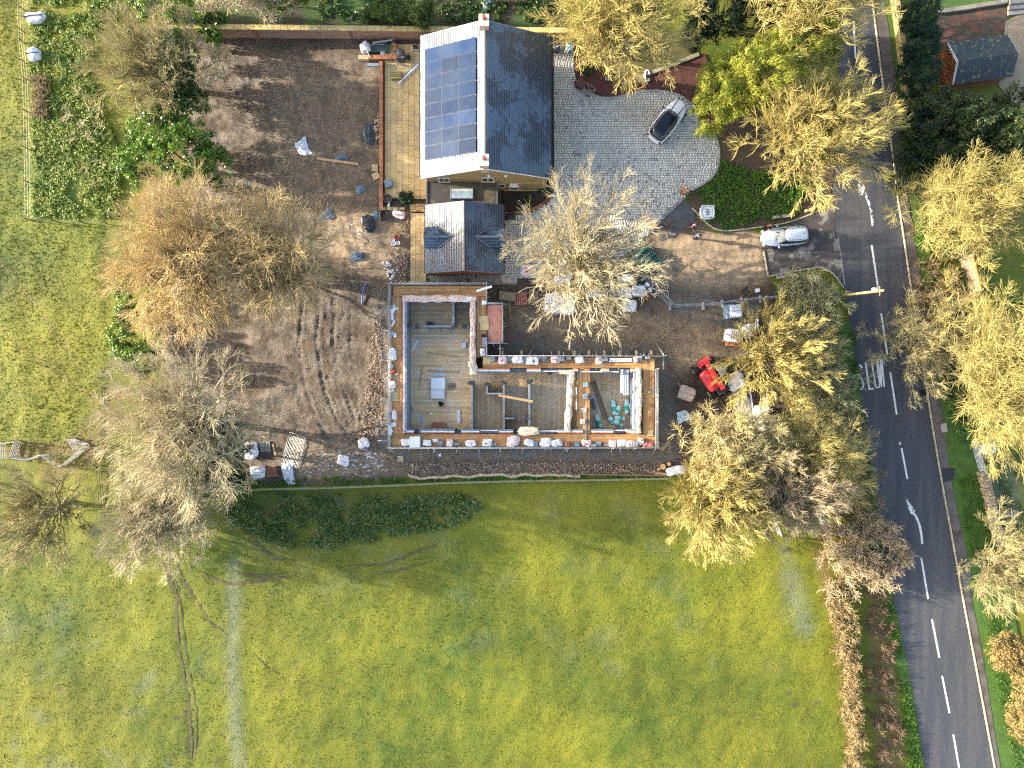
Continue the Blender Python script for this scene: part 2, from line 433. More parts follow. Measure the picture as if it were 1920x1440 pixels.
def thicket(name, label, poly_px, stems, h, bark, twig, seed, dens=(7, 6), lean=.35, group=None, cat='hedge', tw=1.15, leaf=None, spread=.9, base=None, hvar=.35):
    """bare, many-stemmed hedge or bush growing out of an area"""
    rs = np.random.RandomState(seed); pts = wps(poly_px); q = pts_in_poly(pts, stems, rs)
    b = Vector((float(q[:, 0].mean()), float(q[:, 1].mean()), 0)) if base is None else wp(*base)
    root = thing(name, label, cat, b, group=group); B = np.array(b)
    S = np.concatenate([q, np.zeros((stems, 1))], 1); K = 6
    D = nrm(np.concatenate([rs.normal(0, lean, (stems, 2)), np.ones((stems, 1))], 1)); Ln = h * rs.uniform(1 - hvar, 1 + hvar * .5, stems)
    P = np.empty((stems, K, 3)); P[:, 0] = S
    for k in range(1, K):
        D = nrm(D + rs.normal(0, .16, (stems, 3)) + np.array([[0, 0, .03]])); P[:, k] = P[:, k - 1] + D * (Ln / (K - 1))[:, None]
    R = np.linspace(1, .4, K)[None] * (.022 + .008 * h) * np.ones((stems, 1))
    lo = P.reshape(-1, 3).min(0) - .8; hi = P.reshape(-1, 3).max(0) + .8; E = ((lo + hi) / 2, (hi - lo) * .75)
    C = np.array([[B[0], B[1], 0]])
    Q1, R1 = sprout(rs, P, R, dens[0], .15, 1.0, .5, spread, .12, .05, C, E, 4, .2, .03, .66, .02 * tw, .4)
    Q2, R2 = sprout(rs, Q1, R1, dens[1], .1, 1.0, .6, spread, .08, .05, C, E, 2, .22, .02, .8, .011 * tw, .5)
    V, F = tubes(P, R, 4); new_obj('stem', mesh_np('stem', V - B, F, bark, True), root)
    V, F = joinVF([tubes(Q1, R1, 3), tubes(Q2, R2, 3)]); new_obj('crown', mesh_np('crown', V - B, F, twig), root)
    if leaf: leaf_mass('foliage', None, P[:, 1:3].reshape(-1, 3), leaf[1], .35, leaf[0], seed + 3, root, (.15, .12), off=B)
    return root

# ================================================================== the setting: ground, yard, drive, road
def fnoise(x, y, s, seed):
    """cheap smooth noise for height fields (sum of random sines)"""
    rs = np.random.RandomState(seed); z = np.zeros_like(x); K = rs.normal(size=(14, 2)) * s; ph = rs.uniform(0, 6.28, 14)
    for k, p in zip(K, ph): z += np.sin(x * k[0] + y * k[1] + p)
    return z / 3.74

YARD = wps([(352, 52), (1035, 60), (1040, 80), (1038, 360), (1045, 520), (1215, 440), (1245, 400), (1285, 375), (1300, 392), (1342, 434), (1432, 428), (1442, 518),
            (1460, 540), (1452, 600), (1470, 700), (1480, 850), (1430, 895), (1300, 905), (1250, 893), (1100, 893), (900, 895), (768, 895), (640, 912), (455, 916),
            (380, 930), (330, 830), (300, 640), (330, 500), (360, 380), (330, 200), (345, 80)])
YP = np.array([(p.x, p.y) for p in YARD])

def mask_nodes(m):
    N = m.node_tree.nodes; L = m.node_tree.links
    at = N.new('ShaderNodeAttribute'); at.attribute_name = 'mask'; sep = N.new('ShaderNodeSeparateColor'); L.new(at.outputs['Color'], sep.inputs[0])
    geo = N.new('ShaderNodeNewGeometry')
    def noise(sc, det=4.0, rough=.55, stretch=None):
        n = N.new('ShaderNodeTexNoise'); n.inputs['Scale'].default_value = sc; n.inputs['Detail'].default_value = det; n.inputs['Roughness'].default_value = rough
        v = geo.outputs['Position']
        if stretch:
            mp = N.new('ShaderNodeMapping'); mp.inputs['Scale'].default_value = stretch[:3]; mp.inputs['Rotation'].default_value = (0, 0, stretch[3]); L.new(v, mp.inputs[0]); v = mp.outputs[0]
        L.new(v, n.inputs['Vector']); return n.outputs['Fac']
    def mr(v, a, b, c=0.0, d=1.0):
        x = N.new('ShaderNodeMapRange'); L.new(v, x.inputs[0])
        for i, q in enumerate((a, b, c, d)): x.inputs[i + 1].default_value = q
        return x.outputs[0]
    def mix(f, a, b, typ='MIX'):
        x = N.new('ShaderNodeMix'); x.data_type = 'RGBA'; x.blend_type = typ
        if hasattr(f, 'links'): L.new(f, x.inputs[0])
        else: x.inputs[0].default_value = f
        for sk, v in ((6, a), (7, b)):
            if hasattr(v, 'links'): L.new(v, x.inputs[sk])
            else: x.inputs[sk].default_value = lin(*v)
        return x.outputs[2]
    def math_(op, a, b):
        x = N.new('ShaderNodeMath'); x.operation = op; x.use_clamp = True
        for i, v in enumerate((a, b)):
            if hasattr(v, 'links'): L.new(v, x.inputs[i])
            else: x.inputs[i].default_value = v
        return x.outputs[0]
    def grey(v):
        c = N.new('ShaderNodeCombineColor'); [L.new(v, c.inputs[i]) for i in range(3)]; return c.outputs[0]
    def bump(h, st, dist):
        b = N.new('ShaderNodeBump'); b.inputs['Strength'].default_value = st; b.inputs['Distance'].default_value = dist; L.new(h, b.inputs['Height'])
        L.new(b.outputs[0], N['Principled BSDF'].inputs['Normal'])
    return N, L, sep, geo, noise, mr, mix, math_, grey, bump

GCOL = dict(green=(.052, .090, .008), yellow=(.158, .162, .012), straw=(.20, .175, .04), frost=(.125, .155, .115), mud=(.055, .04, .026))
def grass_material(name, tuft=False):
    m = bpy.data.materials.new(name); m.use_nodes = True
    N, L, sep, geo, noise, mr, mix, math_, grey, bump = mask_nodes(m); b = N['Principled BSDF']
    c = mix(mr(noise(.055, 4, .6), .37, .63), GCOL['green'], GCOL['yellow'])
    c = mix(mr(noise(.5, 4), .42, .7, 0, .6), c, GCOL['yellow']); c = mix(1.0, c, grey(mr(noise(.13, 3, .5, (.35, 1, 1, .15)), .35, .65, .82, 1.12)), 'MULTIPLY')  # stretched noise puts broad soft shade bands into the grass colour
    c = mix(mr(noise(3.2, 5, .7), .50, .75, 0, .4), c, GCOL['straw'])
    c = mix(mr(noise(1.3, 4, .6), .48, .70, 0, .3), c, GCOL['green'])
    if tuft:
        at = N.new('ShaderNodeAttribute'); at.attribute_name = 'rnd'
        c = mix(mr(at.outputs['Fac'], .6, 1.0, 0, .45), c, GCOL['straw']); c = mix(1.0, c, grey(mr(at.outputs['Fac'], 0, 1, .75, 1.35)), 'MULTIPLY')
    else:
        c = mix(1.0, c, grey(mr(noise(8.0, 5, .75), .3, .7, .6, 1.38)), 'MULTIPLY')
        bw = mr(noise(1.6, 4), .35, .6)
        c = mix(math_('MULTIPLY', sep.outputs[2], bw), c, (.13, .085, .045))
        fr = math_('MULTIPLY', sep.outputs[1], mr(noise(3.5, 5, .65), .36, .58, .15, 1))
        c = mix(fr, c, GCOL['frost'])
        c = mix(mr(noise(5.0, 5, .7), .66, .76, 0, .1), c, GCOL['frost'])
        md = math_('MULTIPLY', sep.outputs[0], mr(noise(2.2, 4), .25, .5))
        c = mix(md, c, GCOL['mud'])
    L.new(c, b.inputs['Base Color']); b.inputs['Roughness'].default_value = .75; b.inputs['Specular IOR Level'].default_value = .25
    if not tuft: bump(noise(6.0, 6, .7), .7, .12)
    return m
MAT_GRASS = grass_material('field_grass'); MAT_TUFT = grass_material('grass_blades', True)

# ---- ground sheet: fine where the camera looks, coarse out to the horizon
gx = np.concatenate([-np.geomspace(900, 60, 12), np.arange(-56, 56.01, .30), np.geomspace(60, 900, 12)])
gy = np.concatenate([-np.geomspace(900, 45, 12), np.arange(-42, 42.01, .30), np.geomspace(45, 900, 12)])
GX, GY = np.meshgrid(gx, gy); Q = np.stack([GX.ravel(), GY.ravel()], 1)
near = (np.abs(Q[:, 0]) < 58) & (np.abs(Q[:, 1]) < 44)
inY = inpoly(Q, YP)
fieldw = np.clip((-9.2 - Q[:, 1]) / 1.5, 0, 1) * (Q[:, 0] < 30.0 + (-Q[:, 1] - 10) * .12)             # the pasture south of the site
fieldw = np.maximum(fieldw, ((Q[:, 0] < -39.5) * 1.0)) * near
zg = -.03 + fieldw * (.04 + .03 * fnoise(Q[:, 0], Q[:, 1], 1.1, 3) + .02 * fnoise(Q[:, 0], Q[:, 1], 3.2, 4) + .05 * fnoise(Q[:, 0], Q[:, 1], .35, 5))
mk = np.zeros((len(Q), 4), np.float32); mk[:, 3] = 1
def gpaint(ch, pl, w, v=1.0, soft=.5):
    d = segdist(Q, wps(pl)); a = v * np.clip((w - d) / (w * soft), 0, 1); mk[:, ch] = np.maximum(mk[:, ch], a)
    return d
rut = np.zeros(len(Q)); TRACKS = []
for pl, w in (([(300, 1045), (322, 1090), (332, 1120), (330, 1170), (338, 1230), (352, 1310), (358, 1380), (360, 1440)], .26),
              ([(312, 1045), (336, 1110), (340, 1160), (352, 1240), (368, 1330), (366, 1440)], .16),
              ([(330, 1050), (345, 1090), (370, 1130), (392, 1165), (420, 1185), (432, 1200)], .24),
              ([(365, 1065), (400, 1085), (430, 1095), (470, 1092), (520, 1085), (560, 1078)], .28),
              ([(425, 1060), (455, 1078), (500, 1080), (540, 1074)], .22), ([(440, 1010), (480, 1020), (515, 1047), (560, 1053)], .3),
              ([(470, 1220), (500, 1250), (540, 1275)], .14), ([(640, 1062), (720, 1058), (770, 1040), (830, 1015)], .22), ([(700, 1080), (760, 1066), (820, 1050)], .18)):
    d = segdist(Q, wps(pl)); rut = np.maximum(rut, np.clip(1 - d / (w * 1.5), 0, 1)); TRACKS.append((pl, w))
zg -= rut * .07
gpaint(1, [(440, 1060), (437, 1150), (436, 1250), (441, 1330), (448, 1450)], 1.15, .8, .9)
gpaint(1, [(1480, 1080), (1492, 1120), (1508, 1175)], 1.6, .8, .8); gpaint(1, [(1470, 1030), (1500, 1110)], 1.0, .6, .9)
for i in range(46):                                             # frost lying in hollows
    x, y = RND.uniform(480, 1500), RND.uniform(935, 1250); gpaint(1, [(x, y), (x + RND.uniform(-30, 30), y + RND.uniform(6, 22))], RND.uniform(.5, 1.8), RND.uniform(.12, .3), 1.0)
for i in range(26):
    x, y = RND.uniform(0, 460), RND.uniform(1080, 1440); gpaint(1, [(x, y), (x + RND.uniform(-30, 30), y + RND.uniform(6, 30))], RND.uniform(.4, 1.1), RND.uniform(.2, .45), .9)
gpaint(1, [(1880, 890), (1885, 960)], 2.6, .95, .6)              # frosty lawn behind the stone wall
gpaint(2, [(100, 880), (160, 830), (200, 800), (215, 740)], 2.2, .9, .8); gpaint(2, [(30, 845), (180, 850)], 1.2, 1.0, .5)
gpaint(2, [(-10, 480), (60, 560), (150, 690)], .45, .5, .9); gpaint(2, [(-10, 520), (50, 600), (130, 720)], .4, .45, .9); gpaint(2, [(0, 615), (90, 690), (190, 750)], .5, .4, .9); gpaint(2, [(480, 960), (600, 950), (760, 955), (880, 950)], 1.6, .55, .8); gpaint(2, [(1535, 1030), (1560, 1130), (1590, 1260), (1600, 1440)], .9, .9, .6)
gpaint(2, [(1650, 1100), (1655, 1250), (1672, 1440)], 1.6, 1.0, .5); gpaint(2, [(1560, 1010), (1680, 1000)], 2.0, .9, .6)
gpaint(2, [(1500, 640), (1500, 880), (1400, 930)], 4.2, 1.0, .5); gpaint(2, [(1780, 560), (1780, 700)], 3.2, .9, .5)
gpaint(2, [(300, 60), (330, 400), (330, 800), (350, 950)], 3.5, .9, .6); gpaint(2, [(360, 25), (1040, 25)], 2.2, .55, .4)
gpaint(0, [(360, 18), (480, 25)], 1.5, .8, .6); gpaint(0, [(1700, 520), (1790, 560), (1720, 610)], 1.8, .7, .6); gpaint(0, [(1700, 80), (1700, 300)], .9, .7, .7)
for i in range(70):                                             # molehills and hoof marks along the tracks
    x, y = (RND.gauss(350, 16), RND.uniform(1330, 1440)) if i < 22 else (RND.choice([RND.gauss(410, 18), RND.gauss(540, 30)]), RND.uniform(1180, 1440))
    gpaint(0, [(x, y), (x + 1, y + 1)], RND.uniform(.14, .26), .85, .6)
for x, y in ((110, 1290), (72, 1420), (90, 1428), (120, 1434), (136, 1434), (1480, 1298), (1490, 1320), (1412, 1340), (1530, 1318)): gpaint(0, [(x, y), (x + 2, y + 1)], .3, .9, .5)
nx, ny = len(gx), len(gy); I = np.arange(nx * ny).reshape(ny, nx)
F = np.stack([I[:-1, :-1], I[:-1, 1:], I[1:, 1:], I[1:, :-1]], -1).reshape(-1, 4)
V = np.concatenate([Q, zg[:, None]], 1)
deep = inpoly(V[F].mean(1)[:, :2], YP)                              # the yard has its own surface: leave the grass out well inside it
ctr = V[F].mean(1)[:, :2]; yd = segdist(ctr[deep], list(YARD) + [YARD[0]]); keep = np.ones(len(F), bool); ii = np.where(deep)[0]; keep[ii[yd > .8]] = False
me = mesh_np('ground', V, F[keep], MAT_GRASS, True)
ca = me.attributes.new('mask', 'FLOAT_COLOR', 'POINT'); ca.data.foreach_set('color', mk.ravel())
tag(new_obj('ground', me), kind='structure')

def gz(x, y):
    """ground height near (x, y)"""
    i = min(max(int(round((x - gx[12]) / .30)), 0), len(gx) - 26) + 12; j = min(max(int(round((y - gy[12]) / .30)), 0), len(gy) - 26) + 12
    return float(zg[j * nx + i])

MAT_TRACK = M('track_mud', (.055, .045, .026), (.09, .085, .03), rough=.9, scale=2.5, fine=14, famt=.4)
for k, (pl, w) in enumerate(TRACKS):                            # muddy wheel and hoof tracks lying in the grass
    P = []
    for a, b in zip(pl[:-1], pl[1:]):
        n = max(2, int(math.hypot(b[0] - a[0], b[1] - a[1]) / 4)); P += [wp(a[0] + (b[0] - a[0]) * i / n, a[1] + (b[1] - a[1]) * i / n) for i in range(n)]
    V = []; rr = random.Random(k)
    for i, p in enumerate(P):
        d = (P[min(i + 1, len(P) - 1)] - P[max(i - 1, 0)]).normalized(); t = min(1, i / 8, (len(P) - 1 - i) / 8); s_ = Vector((-d.y, d.x, 0)) * (w * .62 * rr.uniform(.45, 1.15) * t); o_ = Vector((rr.uniform(-.05, .05), rr.uniform(-.05, .05), 0)); z = gz(p.x, p.y) + .035
        V += [(p.x + o_.x + s_.x, p.y + o_.y + s_.y, z), (p.x + o_.x - s_.x, p.y + o_.y - s_.y, z)]
    tag(new_obj('field_track', mesh_np('field_track', V, [(2 * i, 2 * i + 1, 2 * i + 3, 2 * i + 2) for i in range(len(P) - 1)], MAT_TRACK)), kind='structure')

# ---- grass blades over the pasture (one mass nobody could count)
def blades(name, poly_px, n, h, seed, wdt=.035):
    rs = np.random.RandomState(seed); q = pts_in_poly(wps(poly_px), n, rs)
    ix = np.clip(np.round((q[:, 0] - gx[12]) / .30).astype(int) + 12, 0, nx - 1); iy = np.clip(np.round((q[:, 1] - gy[12]) / .30).astype(int) + 12, 0, ny - 1)
    z0 = zg[iy * nx + ix]; bad = mk[iy * nx + ix, 0] > .35; q = q[~bad]; z0 = z0[~bad]; n = len(q)
    cl = fnoise(q[:, 0], q[:, 1], 1.1, 11) * .2 + .8
    V = np.empty((n, 3, 3, 3)); H = h * rs.uniform(.5, 1.3, (n, 3)) * np.clip(cl, .3, 1.4)[:, None]; a = rs.uniform(0, 6.28, (n, 3)); ln = rs.uniform(.3, 1.1, (n, 3))
    bx = q[:, 0:1] + rs.normal(0, .05, (n, 3)); by = q[:, 1:2] + rs.normal(0, .05, (n, 3)); w = wdt * rs.uniform(.6, 1.4, (n, 3))
    V[:, :, 0] = np.stack([bx - np.sin(a) * w, by + np.cos(a) * w, np.broadcast_to(z0[:, None], a.shape)], -1)
    V[:, :, 1] = np.stack([bx + np.sin(a) * w, by - np.cos(a) * w, np.broadcast_to(z0[:, None], a.shape)], -1)
    V[:, :, 2] = np.stack([bx + np.cos(a) * H * ln, by + np.sin(a) * H * ln, z0[:, None] + H], -1)
    return mesh_np(name, V.reshape(-1, 3), np.arange(n * 9).reshape(-1, 3), MAT_TUFT, False, rs.uniform(0, 1, n * 3))
tag(new_obj('pasture_grass', blades('pasture_grass', [(-20, 1000), (400, 1030), (700, 1040), (1250, 960), (1500, 1030), (1590, 1240), (1605, 1460), (-20, 1460)], 16000, .06, 21)), 'short tussocky pasture grass covering the field below the site', 'grass', kind='stuff')
tag(new_obj('meadow_grass', blades('meadow_grass', [(-20, -20), (40, -20), (58, 410), (200, 425), (210, 640), (200, 780), (130, 850), (-20, 830)], 8000, .07, 22)), 'short meadow grass left of the fenced nettle bed', 'grass', kind='stuff')

# ---- bare earth of the building site: a rutted height field
st = .165
xs = np.arange(YP[:, 0].min(), YP[:, 0].max(), st); ys = np.arange(YP[:, 1].min(), YP[:, 1].max(), st)
DX, DY = np.meshgrid(xs, ys); QD = np.stack([DX.ravel(), DY.ravel()], 1)
def wpl(pl): return [(p.x, p.y) for p in wps(pl)]
dm = np.zeros((len(QD), 4), np.float32); dm[:, 3] = 1
def dpaint(ch, pl, w, v=1.0, soft=.5):
    d = segdist(QD, wps(pl)); dm[:, ch] = np.maximum(dm[:, ch], v * np.clip((w - d) / (w * soft), 0, 1)); return d
def darea(ch, poly, v=1.0, soft=.8):
    P = np.array([(p.x, p.y) for p in wps(poly)]); d = segdist(QD, list(P) + [P[0]]); s = np.where(inpoly(QD, P), d, -d)
    dm[:, ch] = np.maximum(dm[:, ch], v * np.clip(.5 + s / soft, 0, 1))
# R stony rubble, G pale pinkish-brown trodden earth, B blue-grey gravel and wet mud
darea(0, [(690, 560), (722, 535), (722, 900), (640, 905), (650, 800), (690, 700)], .9, 1.6); darea(0, [(768, 866), (1000, 862), (1240, 866), (1250, 893), (768, 893)], 1.0, .8)
darea(0, [(748, 420), (770, 410), (770, 530), (730, 530)], .8, 1.0); darea(0, [(700, 600), (712, 600), (716, 800), (700, 800)], .9, .8)
darea(1, [(620, 385), (765, 400), (765, 480), (720, 525), (640, 500), (600, 440)], .95, 1.6); darea(1, [(1235, 440), (1432, 430), (1440, 520), (1400, 545), (1300, 545), (1240, 520)], 1.0, 1.4)
darea(1, [(940, 575), (1235, 575), (1330, 590), (1345, 690), (1270, 700), (1235, 640), (950, 640)], .6, 2.5); darea(1, [(560, 820), (720, 850), (760, 890), (560, 905), (520, 860)], .55, 1.6); darea(1, [(480, 100), (700, 130), (705, 380), (520, 380)], .35, 3.0)
darea(2, [(702, 560), (731, 545), (731, 845), (1240, 845), (1250, 862), (760, 862), (702, 830), (712, 700)], 1.0, .5)
darea(2, [(1232, 540), (1345, 545), (1350, 590), (1270, 600)], .75, 1.4); darea(2, [(944, 630), (1240, 650), (1240, 664), (944, 664)], .8, 1.2); darea(2, [(1228, 660), (1262, 660), (1270, 870), (1228, 870)], .95, 1.0)
darea(2, [(1336, 570), (1420, 560), (1420, 610), (1350, 610)], .8, 1.2); darea(2, [(700, 540), (730, 540), (730, 560), (705, 570)], .8, .6)
zd = .02 + .035 * fnoise(QD[:, 0], QD[:, 1], 1.3, 31) + .022 * fnoise(QD[:, 0], QD[:, 1], 4.5, 32) + .018 * fnoise(QD[:, 0], QD[:, 1], 9.0, 33)
zd += dm[:, 0] * (.05 + .03 * fnoise(QD[:, 0], QD[:, 1], 7.0, 36)) - dm[:, 1] * .01
def track(pl, gap=1.75, w=.24, depth=.11, cleat=True):
    """two wheel ruts with cleat marks"""
    P = [Vector((p.x, p.y)) for p in wps(pl)]
    for s in (-.5, .5):
        off = []
        for i, p in enumerate(P):
            d = (P[min(i + 1, len(P) - 1)] - P[max(i - 1, 0)]).normalized(); off.append((p.x - d.y * gap * s, p.y + d.x * gap * s))
        d = segdist(QD, off); a = np.clip(1 - d / w, 0, 1); b = np.clip(1 - np.abs(d - w * 1.3) / (w * .6), 0, 1)
        cl = .5 + .5 * np.sign(np.sin((QD[:, 1] * .9 + QD[:, 0] * .35) * 2 * math.pi / .42))
        depth_ = depth * .75 * (.7 + .5 * fnoise(QD[:, 0], QD[:, 1], .5, 61)); zd[:] += -depth_ * a * (.45 + .55 * cl if cleat else 1) + depth_ * .6 * b
        dm[:, 2] = np.maximum(dm[:, 2], a * .35)
track([(585, 560), (578, 640), (588, 720), (610, 780), (640, 830)]); track([(615, 545), (608, 640), (625, 730), (650, 790)], depth=.1); track([(642, 560), (640, 650), (655, 740), (668, 780)], depth=.09)
track([(700, 560), (670, 590), (630, 640), (600, 700)], depth=.07); track([(1235, 600), (1262, 640), (1275, 690), (1300, 720)], depth=.09); track([(1200, 630), (1250, 615), (1290, 600)], depth=.07)
track([(380, 130), (500, 140), (690, 170)], depth=.05); track([(400, 215), (560, 250), (690, 300)], depth=.05)
hump = segdist(QD, wps([(600, 372), (660, 376), (712, 372)])); zd += .16 * np.clip(1 - hump / .7, 0, 1)
puddle = wps([(1285, 700), (1330, 690), (1372, 740), (1390, 790), (1340, 800), (1300, 770)]); PPd = np.array([(p.x, p.y) for p in puddle]); s_ = np.where(inpoly(QD, PPd), segdist(QD, list(PPd) + [PPd[0]]), 0)
zd -= np.clip(s_ / .8, 0, 1) * .12
edge = segdist(QD, list(YARD) + [YARD[0]]); zd = zd * np.clip(edge / .6, 0, 1) - .05 * np.clip(1 - edge / .6, 0, 1)

def earth_material():
    m = bpy.data.materials.new('site_earth'); m.use_nodes = True
    N, L, sep, geo, noise, mr, mix, math_, grey, bump = mask_nodes(m); b = N['Principled BSDF']
    c = mix(mr(noise(.5, 4), .35, .65), (.060, .045, .032), (.112, .082, .054))
    c = mix(mr(noise(3.0, 5, .65), .45, .65, 0, .7), c, (.048, .038, .030))
    c = mix(math_('MULTIPLY', sep.outputs[1], mr(noise(.8, 4), .25, .5)), c, (.32, .235, .145))
    gb = mix(mr(noise(.9, 4), .4, .6), (.115, .125, .125), (.14, .115, .08))
    c = mix(math_('MULTIPLY', sep.outputs[2], mr(noise(1.4, 4), .2, .45)), c, gb)
    c = mix(mr(noise(.35, 3), .62, .72, 0, .55), c, (.17, .105, .045))
    vor = N.new('ShaderNodeTexVoronoi'); vor.inputs['Scale'].default_value = 6.5; L.new(geo.outputs['Position'], vor.inputs['Vector'])
    sepc = N.new('ShaderNodeSeparateColor'); L.new(vor.outputs['Color'], sepc.inputs[0])
    stone = math_('MULTIPLY', mr(vor.outputs['Distance'], .30, .22), mr(sepc.outputs[0], .80, .84))
    stone2 = math_('MULTIPLY', mr(vor.outputs['Distance'], .42, .34), math_('MULTIPLY', sep.outputs[0], mr(sepc.outputs[1], .35, .40)))
    sc = mix(sepc.outputs[2], (.20, .145, .09), (.40, .36, .30))
    c = mix(math_('MULTIPLY', stone, .6), c, sc); c = mix(stone2, c, sc)
    c = mix(1.0, c, grey(mr(noise(14.0, 4, .7), .3, .7, .6, 1.45)), 'MULTIPLY')
    L.new(c, b.inputs['Base Color']); b.inputs['Specular IOR Level'].default_value = .4
    L.new(mr(noise(.7, 3), .4, .62, .45, .9), b.inputs['Roughness'])
    bump(noise(11.0, 6, .75), 1.0, .14)
    return m
MAT_EARTH = earth_material()
nx2, ny2 = len(xs), len(ys); I = np.arange(nx2 * ny2).reshape(ny2, nx2)
F = np.stack([I[:-1, :-1], I[:-1, 1:], I[1:, 1:], I[1:, :-1]], -1).reshape(-1, 4)
ctr = QD[F].mean(1); Fk = F[inpoly(ctr, YP)]; used = np.unique(Fk); rem = np.full(len(QD), -1); rem[used] = np.arange(len(used))
me = mesh_np('site_earth', np.concatenate([QD, zd[:, None]], 1)[used], rem[Fk], MAT_EARTH, True)
ca = me.attributes.new('mask', 'FLOAT_COLOR', 'POINT'); ca.data.foreach_set('color', dm[used].ravel())
tag(new_obj('site_earth', me), kind='structure')
def dz(x, y):
    i = min(max(int((x - xs[0]) / st), 0), nx2 - 1); j = min(max(int((y - ys[0]) / st), 0), ny2 - 1); return float(zd[j * nx2 + i])

# loose stones on the rubble bands
def stones(name, poly_px, n, smin, smax, mat, seed, zf=None, label=None):
    rs = np.random.RandomState(seed); q = pts_in_poly(wps(poly_px), n, rs); z = np.array([(zf or dz)(x, y) for x, y in q])
    s = smin * (smax / smin) ** (rs.uniform(0, 1, n) ** 2)
    T = np.array([(1, 0, 0), (0, 1, 0), (-1, 0, 0), (0, -1, 0), (0, 0, 1), (0, 0, -.6)], float); TF = np.array([(0, 1, 4), (1, 2, 4), (2, 3, 4), (3, 0, 4), (1, 0, 5), (2, 1, 5), (3, 2, 5), (0, 3, 5)])
    Vt = T[None] * rs.uniform(.6, 1.3, (n, 6, 1)) * s[:, None, None] * np.array([1, 1, .7]); a = rs.uniform(0, 6.28, n); ca_, sa_ = np.cos(a)[:, None], np.sin(a)[:, None]
    X = Vt[:, :, 0] * ca_ - Vt[:, :, 1] * sa_; Y = Vt[:, :, 0] * sa_ + Vt[:, :, 1] * ca_
    V = np.stack([X + q[:, 0:1], Y + q[:, 1:2], Vt[:, :, 2] + z[:, None] + s[:, None] * .2], -1).reshape(-1, 3)
    F = (TF[None] + (np.arange(n) * 6)[:, None, None]).reshape(-1, 3)
    o = new_obj(name, mesh_np(name, V, F, mat, False, np.repeat(rs.uniform(0, 1, n), 8))); tag(o, label, 'stones', kind='stuff'); return o
MAT_STONE = M('loose_stone', (.34, .27, .19), (.20, .15, .11), scale=4, var='attr', vamt=.6, rough=.85)
MAT_STONE2 = M('dark_stone', (.16, .14, .12), (.09, .08, .075), scale=4, var='attr', vamt=.6, rough=.85)
stones('rubble_stones', [(768, 868), (1000, 866), (1240, 870), (1248, 890), (900, 893), (770, 893)], 3600, .03, .10, MAT_STONE, 41, label='band of pale rubble stones along the white membrane edge')
stones('bank_stones', [(700, 600), (716, 600), (718, 830), (690, 890), (660, 900), (680, 780)], 2200, .03, .09, MAT_STONE, 42, label='pale stones in the bank left of the scaffold')
stones('path_rubble', [(752, 420), (768, 412), (768, 528), (735, 530)], 500, .03, .10, MAT_STONE, 43, label='stones and rubble beside the lower paved path')
stones('yard_stones', [(400, 110), (705, 120), (705, 380), (470, 380)], 2600, .02, .06, MAT_STONE2, 44, label='small dark stones scattered over the upper soil yard')
stones('track_stones', [(540, 540), (700, 560), (690, 860), (480, 900), (500, 700)], 1900, .02, .06, MAT_STONE2, 45, label='small dark stones scattered over the rutted lower yard')

# ================================================================== hard surfaces, walls and kerbs
def sheet(name, pts, z, mat, kind='structure'):
    mb = MB(); P = [(p[0], p[1], z) for p in pts]; n = len(P)
    ar = sum(P[i][0] * P[(i + 1) % n][1] - P[(i + 1) % n][0] * P[i][1] for i in range(n))
    mb.add(P, [tuple(range(n))[::(1 if ar > 0 else -1)]]); o = mb.build(name, mat); tag(o, kind=kind); return o
def ribbon(mb, left, right, z):
    n = len(left); vs = [(p.x, p.y, z) for p in left] + [(p.x, p.y, z) for p in right]
    mb.add(vs, [(i, n + i, n + i + 1, i + 1) if left[0].x < right[0].x and left[0].y < left[-1].y else (i + 1, n + i + 1, n + i, i) for i in range(n - 1)])
def dense(pl, step=12):
    out = []
    for a, b in zip(pl[:-1], pl[1:]):
        L = math.hypot(b[0] - a[0], b[1] - a[1]); k = max(1, int(L / step))
        out += [(a[0] + (b[0] - a[0]) * i / k, a[1] + (b[1] - a[1]) * i / k) for i in range(k)]
    return out + [pl[-1]]
def smoothpl(pl, n=6):
    """Catmull-Rom through the points"""
    P = [Vector((*p, 0)) for p in pl]; out = []
    for i in range(len(P) - 1):
        p0 = P[max(i - 1, 0)]; p1 = P[i]; p2 = P[i + 1]; p3 = P[min(i + 2, len(P) - 1)]
        for k in range(n):
            t = k / n; q = .5 * ((2 * p1) + (p2 - p0) * t + (2 * p0 - 5 * p1 + 4 * p2 - p3) * t * t + (3 * p1 - p0 - 3 * p2 + p3) * t ** 3); out.append((q.x, q.y))
    return out + [pl[-1]]

MAT_ASPH = M('asphalt', (.046, .051, .062), (.057, .061, .070), rough=.72, scale=.9, fine=40, famt=.3, bump=.5, bscale=45, c3=(.088, .085, .084), s3=.9, t3=(.45, .75), spec=.35, stretch=(1.0, .09, 1))
MAT_ASPH2 = M('drive_tarmac', (.07, .06, .054), (.045, .04, .04), rough=.6, scale=1.2, fine=30, famt=.4, bump=.5, bscale=40, c3=(.22, .205, .185), s3=.75, t3=(.52, .62), spec=.4)
MAT_ASPH3 = M('dark_tarmac', (.045, .047, .052), (.075, .078, .082), rough=.6, scale=.7, fine=30, famt=.35, bump=.4)
MAT_FOOT = M('footway_tarmac', (.115, .102, .095), (.075, .066, .06), rough=.85, scale=1.0, fine=30, famt=.3, bump=.4, c3=(.055, .045, .035), s3=.5)
MAT_KERB = M('kerb_concrete', (.42, .37, .26), (.33, .29, .21), rough=.8, scale=2, famt=.2, var='object', vamt=.15)
MAT_CONC = M('concrete', (.36, .34, .30), (.27, .25, .22), rough=.85, scale=2, famt=.25, bump=.3)
MAT_PAINT = M('road_paint', (.74, .74, .72), (.55, .55, .53), rough=.6, scale=2.5, fine=14, famt=.25)
